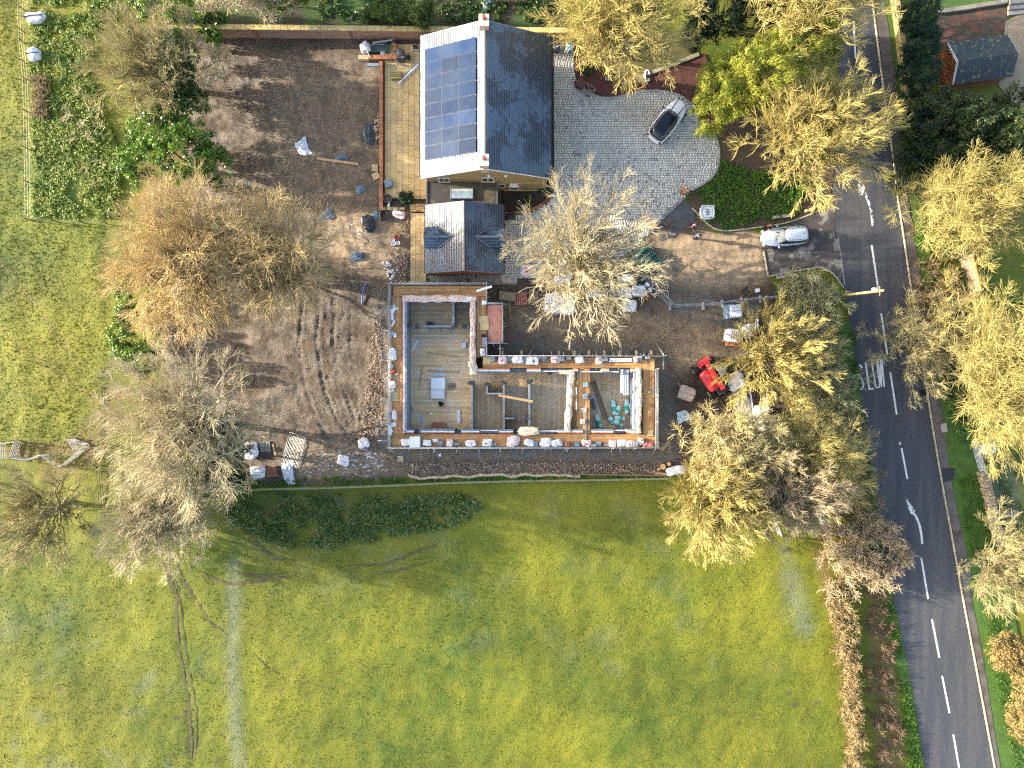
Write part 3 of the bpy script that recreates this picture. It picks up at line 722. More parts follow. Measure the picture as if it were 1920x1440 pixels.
def worn_paint():
    m = bpy.data.materials.new('worn_road_paint'); m.use_nodes = True; N = m.node_tree.nodes; L = m.node_tree.links; b = N['Principled BSDF']
    g = N.new('ShaderNodeNewGeometry'); n = N.new('ShaderNodeTexNoise'); n.inputs['Scale'].default_value = 3.2; n.inputs['Detail'].default_value = 6; L.new(g.outputs['Position'], n.inputs['Vector'])
    r = N.new('ShaderNodeMapRange'); r.inputs[1].default_value = .42; r.inputs[2].default_value = .5; L.new(n.outputs['Fac'], r.inputs[0])
    x = N.new('ShaderNodeMix'); x.data_type = 'RGBA'; x.inputs[6].default_value = lin(.06, .06, .065); x.inputs[7].default_value = lin(.6, .6, .58); L.new(r.outputs[0], x.inputs[0]); L.new(x.outputs[2], b.inputs['Base Color']); b.inputs['Roughness'].default_value = .6
    return m
MAT_WORN = worn_paint()

# ---- the lane on the right
RL = dense(smoothpl([(1545, -160), (1556, -60), (1564, 0), (1572, 87), (1570, 200), (1562, 300), (1561, 370), (1571, 450), (1584, 540), (1600, 660), (1617, 780), (1636, 900), (1655, 1020), (1672, 1110), (1710, 1300), (1732, 1440), (1752, 1560)]), 30)
RR = dense(smoothpl([(1612, -160), (1622, -60), (1632, 0), (1643, 87), (1658, 200), (1672, 300), (1680, 370), (1692, 450), (1705, 540), (1724, 660), (1742, 780), (1762, 900), (1784, 1020), (1800, 1110), (1836, 1300), (1862, 1440), (1884, 1560)]), 30)
def xat(pl, y):
    for a, b in zip(pl[:-1], pl[1:]):
        if a[1] <= y <= b[1]: return a[0] + (b[0] - a[0]) * (y - a[1]) / (b[1] - a[1] + 1e-9)
    return pl[-1][0] if y > pl[-1][1] else pl[0][0]
YS = list(range(-150, 1561, 15))
ROADZ = .03
mb = MB(); l = [wp(xat(RL, y), y) for y in YS]; r = [wp(xat(RR, y), y) for y in YS]
vs = [(p.x, p.y, ROADZ) for p in l] + [(p.x, p.y, ROADZ) for p in r]; n = len(l); mb.add(vs, [(i + 1, n + i + 1, n + i, i) for i in range(n - 1)])
road = mb.build('road', MAT_ASPH); tag(road, kind='structure')
def strip(name, xl, xr, z, mat, ys=YS, kind='structure', parent=None):
    mb = MB(); l = [wp(xl(y), y) for y in ys]; r = [wp(xr(y), y) for y in ys]; n = len(l)
    mb.add([(p.x, p.y, z) for p in l] + [(p.x, p.y, z) for p in r], [(i + 1, n + i + 1, n + i, i) for i in range(n - 1)]); o = mb.build(name, mat, parent)
    if kind: tag(o, kind=kind)
    return o
strip('footway', lambda y: xat(RR, y) + 5.5, lambda y: xat(RR, y) + 24 - (8 if y > 1080 else 0) + 3 * math.sin(y * .012), .11, MAT_FOOT)
# kerb stones along the right-hand edge, each its own piece
kroot = tag(new_obj('roadside_kerb', None), kind='structure'); 
kst = MB(); kst.cbox((0, 0, 0), (.14, .90, .14), .02); kme = kst.mesh('kerb_stone', MAT_KERB)
y = -140
while y < 1550:
    y2 = y + 17.8; a = wp(xat(RR, y) + 2.8, y); b = wp(xat(RR, y2) + 2.8, y2); c = (a + b) / 2
    o = new_obj('kerb_stone', kme, kroot); o.location = (c.x, c.y, 0); o.rotation_euler = (0, 0, math.atan2(b.y - a.y, b.x - a.x) + math.pi / 2); y = y2
# markings
def paint(name, pts, mat=None, z=ROADZ + .004, parent=road):
    mb = MB(); n = len(pts); P = [(p[0], p[1], z) for p in pts]; ar = sum(P[i][0] * P[(i + 1) % n][1] - P[(i + 1) % n][0] * P[i][1] for i in range(n))
    mb.add(P, [tuple(range(n))[::(1 if ar > 0 else -1)]]); return mb.build(name, mat or MAT_PAINT, parent)
def line_px(name, pl, w, mat=None, z=ROADZ + .004, parent=road):
    P = [wp(*p) for p in pl]; L = []; R = []
    for i, p in enumerate(P):
        d = (P[min(i + 1, len(P) - 1)] - P[max(i - 1, 0)]).normalized(); s = Vector((-d.y, d.x, 0)) * (w / 2); L.append(p + s); R.append(p - s)
    mb = MB(); n = len(P); mb.add([(p.x, p.y, z) for p in L] + [(p.x, p.y, z) for p in R], [(n + i, n + i + 1, i + 1, i) for i in range(n - 1)])
    return mb.build(name, mat or MAT_PAINT, parent)
for a, b in (((1634, 460), (1646, 540)), ((1652, 588), (1663, 663)), ((1669, 698), (1681, 777)), ((1690, 840), (1701, 898)), ((1727, 1046), (1740, 1123)),
             ((1747, 1161), (1761, 1233)), ((1766, 1267), (1780, 1337)), ((1787, 1377), (1800, 1452)), ((1615, 250), (1608, 180)), ((1604, 110), (1600, 40))):
    line_px('centre_dash', [a, b], .17)
line_px('centre_dash', [(1687, 829), (1688, 834)], .17)
for pl in ([(1622, 392), (1630, 410), (1636, 450), (1650, 545)], [(1662, 640), (1676, 770), (1690, 880), (1703, 975)], [(1716, 1060), (1736, 1190), (1758, 1320), (1776, 1440)]):
    line_px('joint_line', pl, .045, M('joint_sealant', (.10, .10, .10)), ROADZ + .003)
line_px('edge_line', [(1561, 369), (1571, 450), (1583, 535)], .14)
# two bend-left arrows, tail and head
line_px('arrow_tail', [(1636, 423), (1633, 395), (1628, 378), (1621, 362), (1617, 356)], .22, MAT_WORN); paint('arrow_head', wps([(1606, 332), (1622, 352), (1617, 366), (1610, 366), (1609, 350)]), MAT_WORN, ROADZ + .008)
line_px('arrow_tail', [(1729, 1020), (1727, 1000), (1723, 982), (1718, 970), (1713, 962)], .20, MAT_PAINT); paint('arrow_head', wps([(1698, 934), (1716, 957), (1710, 966), (1706, 962), (1701, 946)]), MAT_WORN, ROADZ + .008)
# SLOW, long letters read by drivers going up the picture
def letter(strokes, w=.17, mat=None):
    """all strokes of one letter as a single flat marking"""
    mb = MB(); z = ROADZ + .005
    for pl in strokes:
        P = [wp(*p) for p in pl]; L = []; R = []
        for i, p in enumerate(P):
            d = (P[min(i + 1, len(P) - 1)] - P[max(i - 1, 0)]).normalized(); s = Vector((-d.y, d.x, 0)) * (w / 2); L.append(p + s); R.append(p - s)
        n = len(P); mb.add([(p.x, p.y, z) for p in L] + [(p.x, p.y, z) for p in R], [(n + i, n + i + 1, i + 1, i) for i in range(n - 1)]); z += .0006
    return mb.build('road_letter', mat or MAT_PAINT, road)
letter([[(1616, 690), (1612, 684), (1608, 686), (1607, 694), (1610, 703), (1616, 712), (1619, 722), (1617, 729), (1612, 730), (1609, 724)]], .16)
letter([[(1622.5, 680), (1627, 711), (1629.5, 730)], [(1629, 729.6), (1638.5, 728.5)]], .15)
letter([[(1638, 676 + 0)] + [(1638 - 3.6 * math.cos(t) * 1.0, 678 - 4 * math.sin(t)) for t in np.linspace(.9, 0, 3)] + [(1634.5, 682), (1640, 716), (1641, 722)] + [(1645 - 4.2 * math.cos(t), 722 + 5 * math.sin(t)) for t in np.linspace(.3, 2.8, 6)]
        + [(1649, 718), (1644, 684)] + [(1640.5 + 3.4 * math.cos(t), 680 - 4.5 * math.sin(t)) for t in np.linspace(.2, 1.9, 5)]], .13)
letter([[(1645.5, 674.5), (1652.8, 726)], [(1652.8, 726), (1650.0, 672.5)], [(1650.0, 673), (1657.8, 725.5)], [(1657.8, 725.5), (1653.2, 673)]], .12)
paint('tar_patch', wps([(1762, 878), (1789, 877), (1786, 900), (1766, 904)]), M('tar_patch', (.02, .02, .025), rough=.6), .114, None)
tag(bpy.context.scene.objects['tar_patch'], kind='structure')
gb = MB(); c = wp(1730, 736, ROADZ + .003); gb.box(c, (.55, .55, .012), .2)
for i in range(5): gb.box(c + Vector((-.2 + i * .1, 0, .012)), (.05, .46, .012), .0)
single('drain_cover', 'square black iron drain cover by the right kerb', 'drain cover', gb, M('cast_iron', (.02, .02, .022), rough=.5, metal=.4), c)
for (px, py), lb in (((1796, 1058), 'small iron gully grating at the right kerb far down the road'),):
    c = wp(px, py, ROADZ + .003); g2 = MB(); g2.box(c, (.35, .45, .015), .2); g2.box(c + Vector((0, 0, .015)), (.26, .05, .01), .2); g2.box(c + Vector((.02, .12, .015)), (.26, .05, .01), .2)
    single('gully_grating', lb, 'drain cover', g2, bpy.data.materials['cast_iron'], c)

# ---- drive apron between lane and site
APRON = [(1432, 430), (1470, 423), (1512, 408), (1535, 397), (1550, 384), (1562, 366), (1571, 445), (1584, 540), (1572, 522), (1558, 510), (1540, 504), (1500, 507), (1440, 519)]
sheet('drive_apron', wps(APRON), .05, MAT_ASPH2)
def kerb_run(name, pl, w=.13, h=.12, z=.0, step=18, mat=None, root=None):
    root = root or tag(new_obj(name, None), kind='structure'); D = dense(pl, step)
    for a, b in zip(D[:-1], D[1:]):
        A = wp(*a); B = wp(*b); d = B - A; mb = MB(); mb.cbox((0, 0, 0), (d.length - .012, w, h), .02)
        o = mb.build('kerb_stone', mat or MAT_KERB, root); c = (A + B) / 2; o.location = (c.x, c.y, z); o.rotation_euler = (0, 0, math.atan2(d.y, d.x))
    return root
kb = kerb_run('apron_kerb', smoothpl([(1297, 390), (1312, 405), (1328, 421), (1343, 430), (1362, 433), (1395, 430), (1430, 425), (1470, 419), (1512, 405), (1538, 393), (1552, 380), (1559, 366)], 3))
kerb_run('', [(1432, 472), (1440, 519), (1500, 507), (1530, 502)], root=kb); kerb_run('', smoothpl([(1530, 501), (1548, 505), (1562, 514), (1572, 526), (1582, 540)], 3), root=kb)
sheet('dark_patch', wps([(1245, 403), (1285, 374), (1304, 398), (1303, 415), (1282, 428), (1262, 445), (1240, 452), (1228, 438)]), .055, MAT_ASPH3)

# ---- block-paved drive: thousands of small setts (joined) on a bed
DRIVE_PX = [(1036, 74), (1078, 76), (1075, 105), (1076, 130), (1082, 152), (1094, 166), (1110, 178), (1130, 184), (1150, 184), (1175, 179), (1200, 173), (1230, 171), (1255, 174), (1278, 182), (1297, 197),
            (1318, 222), (1335, 245), (1345, 268), (1348, 292), (1345, 315), (1334, 333), (1316, 346), (1296, 357), (1284, 368), (1262, 388), (1240, 408), (1222, 432), (1195, 462), (1150, 492), (1090, 510), (1040, 520),
            (985, 522), (945, 522), (945, 404), (985, 400), (1010, 392), (1030, 378), (1039, 360), (1037, 330)]
DRIVE = wps(DRIVE_PX); DP = np.array([(p.x, p.y) for p in DRIVE])
drive = sheet('block_drive', DRIVE, .085, M('joint_sand', (.085, .088, .08), (.06, .06, .055), rough=.9))
MAT_SETT = M('sett', (.54, .535, .475), (.46, .455, .41), rough=.75, scale=.35, fine=22, famt=.18, var='attr', vamt=.42, bump=.3, c3=(.47, .43, .34), s3=.12, t3=(.5, .7))
rs = np.random.RandomState(5); V = []; F = []; A = []
x0, y0 = DP.min(0); x1, y1 = DP.max(0); rowh = .235; yy = y0; r_i = 0
wet = lambda x, y: math.exp(-(((x - 10.5) / 5.5) ** 2 + ((y - 15.5) / 5.0) ** 2))
while yy < y1:
    xx = x0 - rs.uniform(0, .3)
    while xx < x1:
        w = rs.choice([.20, .26, .31]); cx, cy = xx + w / 2, yy + rowh / 2
        if inpoly(np.array([[cx, cy]]), DP)[0]:
            b = len(V); g = .011; z = .112 + rs.normal(0, .003); j = lambda: rs.normal(0, .004)
            pts = [(xx + g, yy + g), (xx + w - g, yy + g), (xx + w - g, yy + rowh - g), (xx + g, yy + rowh - g)]
            for x, y in pts: V.append((x, y, .08))
            for (x, y), (sx, sy) in zip(pts, ((1, 1), (-1, 1), (-1, -1), (1, -1))): V.append((x + sx * .012, y + sy * .012, z + j()))
            F += [(b + 4, b + 5, b + 6, b + 7), (b, b + 1, b + 5, b + 4), (b + 1, b + 2, b + 6, b + 5), (b + 2, b + 3, b + 7, b + 6), (b + 3, b, b + 4, b + 7)]
            dark = rs.uniform() < .015 + .20 * wet(cx, cy) + .05 * wet(cx - 4, cy + 1); a = rs.uniform(-.35, -.05) if dark else rs.uniform(.38, .72); A += [a] * 5
        xx += w
    yy += rowh; r_i += 1
o = new_obj('sett_paving', mesh_np('sett_paving', np.array(V), np.array(F), MAT_SETT, False, A), drive); o['kind'] = 'stuff'
# smooth kerb course round the drive's outer curve
ed = [(1082, 152), (1094, 166), (1110, 178), (1130, 184), (1150, 184), (1175, 179), (1200, 173), (1230, 171), (1255, 174), (1278, 182), (1297, 197), (1318, 222), (1335, 245), (1345, 268), (1348, 292), (1345, 315), (1334, 333), (1316, 346), (1296, 357)]
MAT_EDGE = M('edge_sett', (.30, .31, .285), (.24, .25, .23), rough=.75, var='object', vamt=.12)
kerb_run('drive_edging', smoothpl(ed, 3), .22, .14, 0, 9, MAT_EDGE)
kerb_run('drive_threshold', [(1283, 370), (1262, 390), (1240, 410), (1222, 434)], .34, .125, 0, 7, M('threshold_sett', (.19, .20, .185), (.14, .145, .14), var='object', vamt=.3))

# ---- gate piers at the drive mouth
MAT_BRICK = M('orange_brick', (.36, .155, .075), (.27, .11, .055), rough=.85, scale=5, fine=30, famt=.3, bump=.3, var='object', vamt=.2)
MAT_STONEC = M('coping_stone', (.46, .36, .135), (.38, .30, .13), rough=.85, scale=1.2, famt=.2, var='object', vamt=.12)
for (px, py, rz, lb) in ((1280, 360, .68, 'square brick gate pier with lamp at the upper end of the drive threshold'), (1222, 424, .2, 'square brick gate pier half hidden by branches at the lower end of the threshold')):
    c = wp(px, py); t = thing('gate_pier', lb, 'gate pier', c, rz, 'gate piers at the drive mouth')
    for k in range(14):
        m2 = MB(); m2.box((0, 0, k * .075), (.52, .52, .07)); m2.build('brick_course', MAT_BRICK, t)
    m2 = MB(); m2.cbox((0, 0, 1.05), (.62, .62, .07), .02); m2.build('cap', M('pier_cap', (.40, .22, .11), (.33, .18, .09)), t)
    m2 = MB(); m2.lathe((.1, .05, 1.12), [(.09, 0), (.10, .05), (.07, .16), (.02, .2)], 8); m2.build('lamp', M('lamp_white', (.7, .66, .6)), t)

# ---- beds
MAT_MULCH = M('red_mulch', (.105, .033, .026), (.055, .02, .018), rough=.95, scale=4, fine=30, famt=.6, bump=1.0, bscale=25, c3=(.06, .035, .025), s3=.8)
MAT_DMULCH = M('dark_mulch', (.028, .02, .017), (.05, .032, .022), rough=.95, scale=4, fine=30, famt=.6, bump=1.0, bscale=25)
MAT_SOIL = M('bed_soil', (.06, .042, .028), (.09, .06, .035), rough=.95, scale=2, fine=20, famt=.5, bump=1.0, bscale=18)
sheet('mulch_bed', wps([(1076, 76), (1076, 130), (1082, 150), (1096, 166), (1112, 178), (1150, 184), (1200, 173), (1230, 171), (1278, 182), (1300, 200), (1330, 235), (1350, 180), (1320, 100), (1218, 138), (1160, 160), (1110, 120), (1100, 70)]), .10, MAT_MULCH)
sheet('house_bed', wps([(1033, 345), (1043, 345), (1041, 362), (1031, 380), (1012, 392), (985, 400), (945, 403), (943, 358), (1000, 358)]), .10, MAT_DMULCH)
sheet('foundation_strip', wps([(1028, 95), (1038, 95), (1039, 345), (1028, 345)]), .125, MAT_DMULCH)
sheet('shrub_bed', wps([(1296, 357), (1334, 333), (1347, 300), (1345, 262), (1325, 225), (1400, 180), (1560, 200), (1566, 300), (1556, 372), (1538, 391), (1512, 403), (1470, 417), (1430, 423), (1362, 431), (1340, 428), (1312, 402), (1290, 380)]), .06, MAT_SOIL)
sheet('terrace_lawn', wps([(1105, 70), (1302, 56), (1303, 104), (1217, 138), (1165, 158), (1120, 120)]), .13, M('mossy_terrace', (.10, .085, .025), (.07, .06, .02), rough=.9, scale=.8, famt=.4, bump=.6))
kerb_run('terrace_edging', [(1165, 159), (1217, 139), (1262, 122), (1310, 103)], .35, .22, 0, 12, M('terrace_stone', (.27, .25, .17), (.19, .18, .12), var='object'))
sheet('wall_garden', wps([(352, -80), (1045, -80), (1045, 52), (352, 46)]), -.01, M('garden_floor', (.05, .06, .022), (.035, .03, .02), rough=.95, scale=.6, fine=15, famt=.5, bump=.8, c3=(.035, .075, .015), s3=.4, t3=(.45, .6)))
sheet('neighbour_drive', wps([(1872, 160), (1885, 40), (1905, 30), (1990, 10), (1990, 230), (1920, 205), (1890, 185)]), .03, M('pale_gravel', (.30, .235, .15), (.25, .19, .12), rough=.95, scale=1.5, fine=28, famt=.3, bump=.7))
sheet('neighbour_bed', wps([(1755, 22), (1885, 8), (1890, 40), (1865, 85), (1845, 110), (1760, 110)]), .02, M('leafy_bed', (.10, .045, .028), (.05, .05, .032), rough=.95, scale=1.3, fine=18, famt=.6, bump=1.0, c3=(.16, .055, .035), s3=.9))
sheet('neighbour_lawn', wps([(1755, -60), (1990, -60), (1990, -10), (1885, 2), (1758, 18)]), .01, M('lawn', (.06, .12, .015), (.04, .085, .015), rough=.9, famt=.4, bump=.6, fine=12))
strip('left_verge', lambda y: xat(RL, y) - 20, lambda y: xat(RL, y) + 1, .045, M('verge_turf', (.055, .125, .010), (.04, .085, .012), rough=.9, scale=1.2, fine=12, famt=.5, bump=.9, bscale=14), [y for y in YS if y >= 600])
strip('right_verge', lambda y: xat(RR, y) + (22 - (8 if y > 1080 else 0) if y > 800 else 24), lambda y: xat(RR, y) + (95 - max(0, (y - 1100) * .03) if y > 800 else 48), .09, bpy.data.materials['verge_turf'], [y for y in YS if y >= -150])

# ---- curved brick edging of the dark bed by the house
edg = tag(new_obj('bed_edging', None), kind='structure'); pl = smoothpl([(948, 402), (985, 397), (1008, 389), (1024, 378), (1033, 366)], 5); D = dense(pl, 2.0)
bst = MB(); bst.cbox((0, 0, 0), (.092, .30, .20), .01); bme = bst.mesh('brick', MAT_BRICK)
for a, b in zip(D[:-1], D[1:]):
    A_, B_ = wp(*a), wp(*b); o = new_obj('brick', bme, edg); c = (A_ + B_) / 2; o.location = (c.x, c.y, 0); o.rotation_euler = (0, 0, math.atan2(B_.y - A_.y, B_.x - A_.x))

# ---- sandstone patio: separate slabs in courses
MAT_SLAB = M('sandstone_slab', (.45, .355, .165), (.37, .305, .155), rough=.75, scale=.7, fine=15, famt=.14, var='object', vamt=.14, c3=(.34, .28, .15), s3=.5)
def slabs(name, x0, x1, y0, y1, cols, z, seed, lens=(14, 19, 23), skip=None):
    """pixel rectangle laid in columns of slabs of mixed length"""
    root = sheet(name, wps([(x0 - 1, y0), (x1 + 1, y0), (x1 + 1, y1), (x0 - 1, y1)]), z - .04, M(name + '_joint', (.17, .125, .055), rough=.9)); rr = random.Random(seed)
    cw = (x1 - x0) / cols; cache = {}
    for c in range(cols):
        y = y0 - rr.uniform(0, 8)
        while y < y1:
            l = rr.choice(lens); a = max(y, y0); b = min(y + l, y1)
            if b - a > 2.5 and not (skip and skip(x0 + (c + .5) * cw, (a + b) / 2)):
                A_ = wp(x0 + c * cw, a); B_ = wp(x0 + (c + 1) * cw, b); d = (abs(B_.x - A_.x) - .018, abs(B_.y - A_.y) - .018); k = (round(d[0], 2), round(d[1], 2))
                if k not in cache:
                    s = MB(); s.cbox((0, 0, 0), (d[0], d[1], .05), .008); cache[k] = s.mesh('slab', MAT_SLAB)
                o = new_obj('slab', cache[k], root); o.location = ((A_.x + B_.x) / 2, (A_.y + B_.y) / 2, z - .05 + rr.uniform(-.003, .003))
            y += l
    return root
slabs('patio', 722, 800, 84, 374, 7, .14, 3); slabs('path', 770, 799, 400, 530, 3, .13, 4, (18, 22, 28)); slabs('step', 770, 800, 383, 398, 3, .22, 6, (8, 9))

# ---- garden walls
def brickrow(root, a, b, z, mat, sz=(.215, .1025, .065), rows=1, header=False, off=0.0):
    A_, B_ = Vector(a), Vector(b); d = B_ - A_; L = d.length; ang = math.atan2(d.y, d.x); step = sz[1] + .01 if header else sz[0] + .01; n = int(L / step)
    key = 'brick_h' if header else 'brick_s'
    s = MB(); s.cbox((0, 0, 0), ((sz[1], sz[0], sz[2]) if header else sz), .006); me = s.mesh('brick', mat)
    for i in range(n):
        p = A_ + d * ((i + .5) * step / L); o = new_obj('brick', me, root); o.location = (p.x, p.y, z + RND.uniform(-.004, .004)); o.rotation_euler = (0, 0, ang + RND.uniform(-.015, .015))
# low brick wall between the soil yard and the patio
c = wp(716, 255); lw = thing('garden_wall', 'long low brick garden wall between the patio and the soil yard', 'wall', c)
mb = MB(); a, b = wp(716, 119), wp(716, 392); mb.box(((a.x + b.x) / 2, (a.y + b.y) / 2, 0), (.30, abs(a.y - b.y), .40)); mb.build('wall_body', M('brick_wall', (.24, .12, .07), (.17, .09, .055), scale=6, famt=.4, bump=.4, bscale=20), lw, world=True)
s = MB(); s.cbox((0, 0, 0), (.33, .20, .075), .008); me = s.mesh('brick', MAT_BRICK); y = a.y - .1
while y > b.y:
    o = new_obj('brick', me, lw); o.location = (a.x - c.x + RND.uniform(-.008, .008), y - c.y, .40); y -= .21
# tall boundary wall with stone coping
bw = thing('boundary_wall', 'tall brick boundary wall with yellow stone coping behind the house', 'wall', wp(700, 66))
A_, B_ = wp(330, 70), wp(1125, 78); d = (B_ - A_).normalized(); nrmv = Vector((-d.y, d.x, 0)); org = Vector(bw.location); ang = math.atan2(d.y, d.x); L = (B_ - A_).length
MAT_BWALL = M('pink_brick_wall', (.33, .215, .155), (.27, .165, .115), rough=.9, scale=1.4, fine=18, famt=.35, bump=.4, bscale=25, c3=(.24, .12, .06), s3=.7, t3=(.6, .72), stretch=(1, 1, 3))
for lay in range(10):
    n = 17 if lay % 2 else 18
    mb = MB(); mb.box(A_ + d * (L / 2) + nrmv * (.15 + .006 * (lay % 2)) + Vector((0, 0, lay * .178)), (L, .30, .170), ang); mb.build('brick_course', MAT_BWALL, bw, world=True)
n = int(L / .62); s = MB(); s.cbox((0, 0, 0), (.61, .48, .10), .015); me = s.mesh('coping_stone', MAT_STONEC)
for i in range(n):
    p = A_ + d * (L * (i + .5) / n) + nrmv * .15 - org; o = new_obj('coping_stone', me, bw); o.location = (p.x, p.y, 1.78); o.rotation_euler = (0, 0, ang)
for px in (486, 662):
    p = wp(px, 71); mb = MB(); mb.box(p + Vector((0, -.02, 0)), (.34, .22, 1.66), ang); mb.build('pier', M('pier_brick', (.22, .11, .06), (.17, .085, .05)), bw, world=True)

# ================================================================== the finished house, link and annexe
def slate_material():
    m = bpy.data.materials.new('slate'); m.use_nodes = True; N = m.node_tree.nodes; L = m.node_tree.links; b = N['Principled BSDF']
    at = N.new('ShaderNodeAttribute'); at.attribute_name = 'rnd'; geo = N.new('ShaderNodeNewGeometry')
    def nz(s, d=4, st=None):
        n = N.new('ShaderNodeTexNoise'); n.inputs['Scale'].default_value = s; n.inputs['Detail'].default_value = d
        v = geo.outputs['Position']
        if st: mp = N.new('ShaderNodeMapping'); mp.inputs['Scale'].default_value = st; L.new(v, mp.inputs[0]); v = mp.outputs[0]
        L.new(v, n.inputs['Vector']); return n.outputs['Fac']
    def mr(v, a, bb, c, d):
        x = N.new('ShaderNodeMapRange'); L.new(v, x.inputs[0])
        for i, q in enumerate((a, bb, c, d)): x.inputs[i + 1].default_value = q
        return x.outputs[0]
    add = N.new('ShaderNodeMath'); add.operation = 'MULTIPLY_ADD'; L.new(at.outputs['Fac'], add.inputs[0]); add.inputs[1].default_value = .09; L.new(nz(.42, 5, (1, .8, 1)), add.inputs[2])
    wet = mr(add.outputs[0], .50, .60, 0, 1)
    mx = N.new('ShaderNodeMix'); mx.data_type = 'RGBA'; mx.inputs[6].default_value = lin(.016, .036, .070); mx.inputs[7].default_value = lin(.055, .10, .155); L.new(wet, mx.inputs[0])  # blue-grey slate, with blue of the reflected sky put into both tones
    g = mr(at.outputs['Fac'], 0, 1, .88, 1.12); cc = N.new('ShaderNodeCombineColor'); [L.new(g, cc.inputs[i]) for i in range(3)]
    mu = N.new('ShaderNodeMix'); mu.data_type = 'RGBA'; mu.blend_type = 'MULTIPLY'; mu.inputs[0].default_value = 1; L.new(mx.outputs[2], mu.inputs[6]); L.new(cc.outputs[0], mu.inputs[7])
    L.new(mu.outputs[2], b.inputs['Base Color']); L.new(mr(wet, 0, 1, .42, .52), b.inputs['Roughness']); b.inputs['Specular IOR Level'].default_value = .75
    bn = N.new('ShaderNodeBump'); bn.inputs['Strength'].default_value = .25; bn.inputs['Distance'].default_value = .02; L.new(nz(14), bn.inputs['Height']); L.new(bn.outputs[0], b.inputs['Normal'])
    return m
MAT_SLATE = slate_material()
MAT_SBRICK = M('buff_brick', (.33, .22, .085), (.25, .16, .06), rough=.9, scale=3, fine=14, famt=.45, bump=.5, bscale=22)
MAT_RBRICK = M('red_brick', (.36, .14, .075), (.29, .105, .06), rough=.9, scale=3, fine=16, famt=.35, bump=.4)
MAT_LEAD = M('lead', (.10, .11, .125), (.075, .08, .09), rough=.5, scale=2)
MAT_WHITE = M('white_trim', (.72, .72, .70), (.62, .62, .60), rough=.5, scale=3, famt=.08)
MAT_RIDGE = M('ridge_tile', (.30, .25, .20), (.22, .19, .16), rough=.7, famt=.2)
MAT_GLASS = M('dark_glass', (.03, .04, .05), rough=.06, famt=0, spec=.8)
MAT_SKYL = M('skylight_glass', (.26, .37, .44), rough=.04, famt=0, spec=1.0, coat=1.0)  # pale blue of the reflected sky is put into the skylight pane colour
MAT_GUT = M('black_gutter', (.012, .012, .013), rough=.45, famt=.1)

def slates(name, parent, org, a, b, c, d, w=.30, ex=.24, seed=0, clip=None):
    """slates on the plane a-b (eave) to d-c (top); real tilted pieces, joined"""
    rs = np.random.RandomState(seed); a, b, c, d = map(Vector, (a, b, c, d)); U = b - a; LU = U.length; U.normalize(); W = (d - a); LW = W.length; W.normalize(); Nn = U.cross(W).normalized()
    if Nn.z < 0: Nn = -Nn
    rows = int(LW / ex); cols = int(LU / w); ex = LW / rows; w = LU / cols; V = []; F = []; A = []
    for r in range(rows):
        for q in range(-1, cols + 1):
            u0 = (q + (.5 if r % 2 else 0)) * w; u1 = u0 + w - .012; u0 = max(u0, 0); u1 = min(u1, LU)
            if u1 - u0 < .04: continue
            v0 = r * ex - .02; v1 = (r + 1) * ex
            p = a + U * ((u0 + u1) / 2) + W * ((v0 + v1) / 2)
            if clip and not clip(p): continue
            t = rs.normal(0, .0015); lo = .026 + t; hi = .012
            k = len(V); pts = [a + U * u0 + W * v0, a + U * u1 + W * v0, a + U * u1 + W * v1, a + U * u0 + W * v1]
            for s, z in zip(pts, (lo, lo, hi, hi)): V.append(tuple(s + Nn * z - org))
            for s in pts[:2]: V.append(tuple(s + Nn * .004 - org))
            F += [(k, k + 1, k + 2, k + 3), (k + 4, k + 5, k + 1, k)]; A += [rs.uniform(0, 1)] * 2
    o = new_obj(name, mesh_np(name, V, F, MAT_SLATE, False, A), parent); o['kind'] = 'stuff'; return o

HX0, HX1, HXR, HY0, HY1, HE, HR = -8.13, 3.43, -2.35, 18.35, 31.0, 5.0, 7.9
house = thing('detached_house', 'large detached house with dark slate roof and solar panels', 'house', ((HX0 + HX1) / 2, (HY0 + HY1) / 2, 0)); ho = Vector(house.location)
def gable_walls(root, x0, x1, y0, y1, e, r, mat, xr, ins=.3):
    org = Vector(root.location); X0, X1, Y0, Y1 = x0 + ins, x1 - ins, y0 + ins, y1 - ins; sl = (r - e) / (xr - x0); ez = e + sl * ins - .12; rz = r - .12
    mb = MB(); vs = []
    for y in (Y0, Y1): vs += [(X0, y, 0), (X1, y, 0), (X1, y, ez), (xr, y, rz), (X0, y, ez)]
    mb.add(vs, [(0, 1, 2, 3, 4), (9, 8, 7, 6, 5), (0, 4, 9, 5), (1, 6, 7, 2)]); mb.build('wall', mat, root, world=True)
def roof_deck(root, x0, x1, xr, y0, y1, e, r, th=.16):
    """the solid roof boards under the slates, with overhang"""
    out = []
    for xa in (x0, x1):
        mb = MB(); P = [(xa, y0, e), (xr, y0, r), (xr, y1, r), (xa, y1, e)]; vs = P + [(x, y, z - th) for x, y, z in P]
        if xa > xr: mb.add(vs, [(3, 2, 1, 0)[::-1][::-1], (4, 5, 6, 7)[::-1], (0, 1, 5, 4)[::-1], (1, 2, 6, 5), (2, 3, 7, 6)[::-1], (3, 0, 4, 7)])
        else: mb.add(vs, [(0, 1, 2, 3), (7, 6, 5, 4), (0, 4, 5, 1), (1, 5, 6, 2), (2, 6, 7, 3), (3, 7, 4, 0)])
        out.append(mb.build('roof', M('roof_board', (.05, .055, .06), rough=.7), root, world=True))
    return out
gable_walls(house, HX0, HX1, HY0, HY1, HE, HR, MAT_SBRICK, HXR)
rw, re_ = roof_deck(house, HX0, HX1, HXR, HY0, HY1, HE, HR)
slates('slates', rw, ho, (HX0 - .03, HY0, HE), (HX0 - .03, HY1, HE), (HXR, HY1, HR), (HXR, HY0, HR), seed=1)
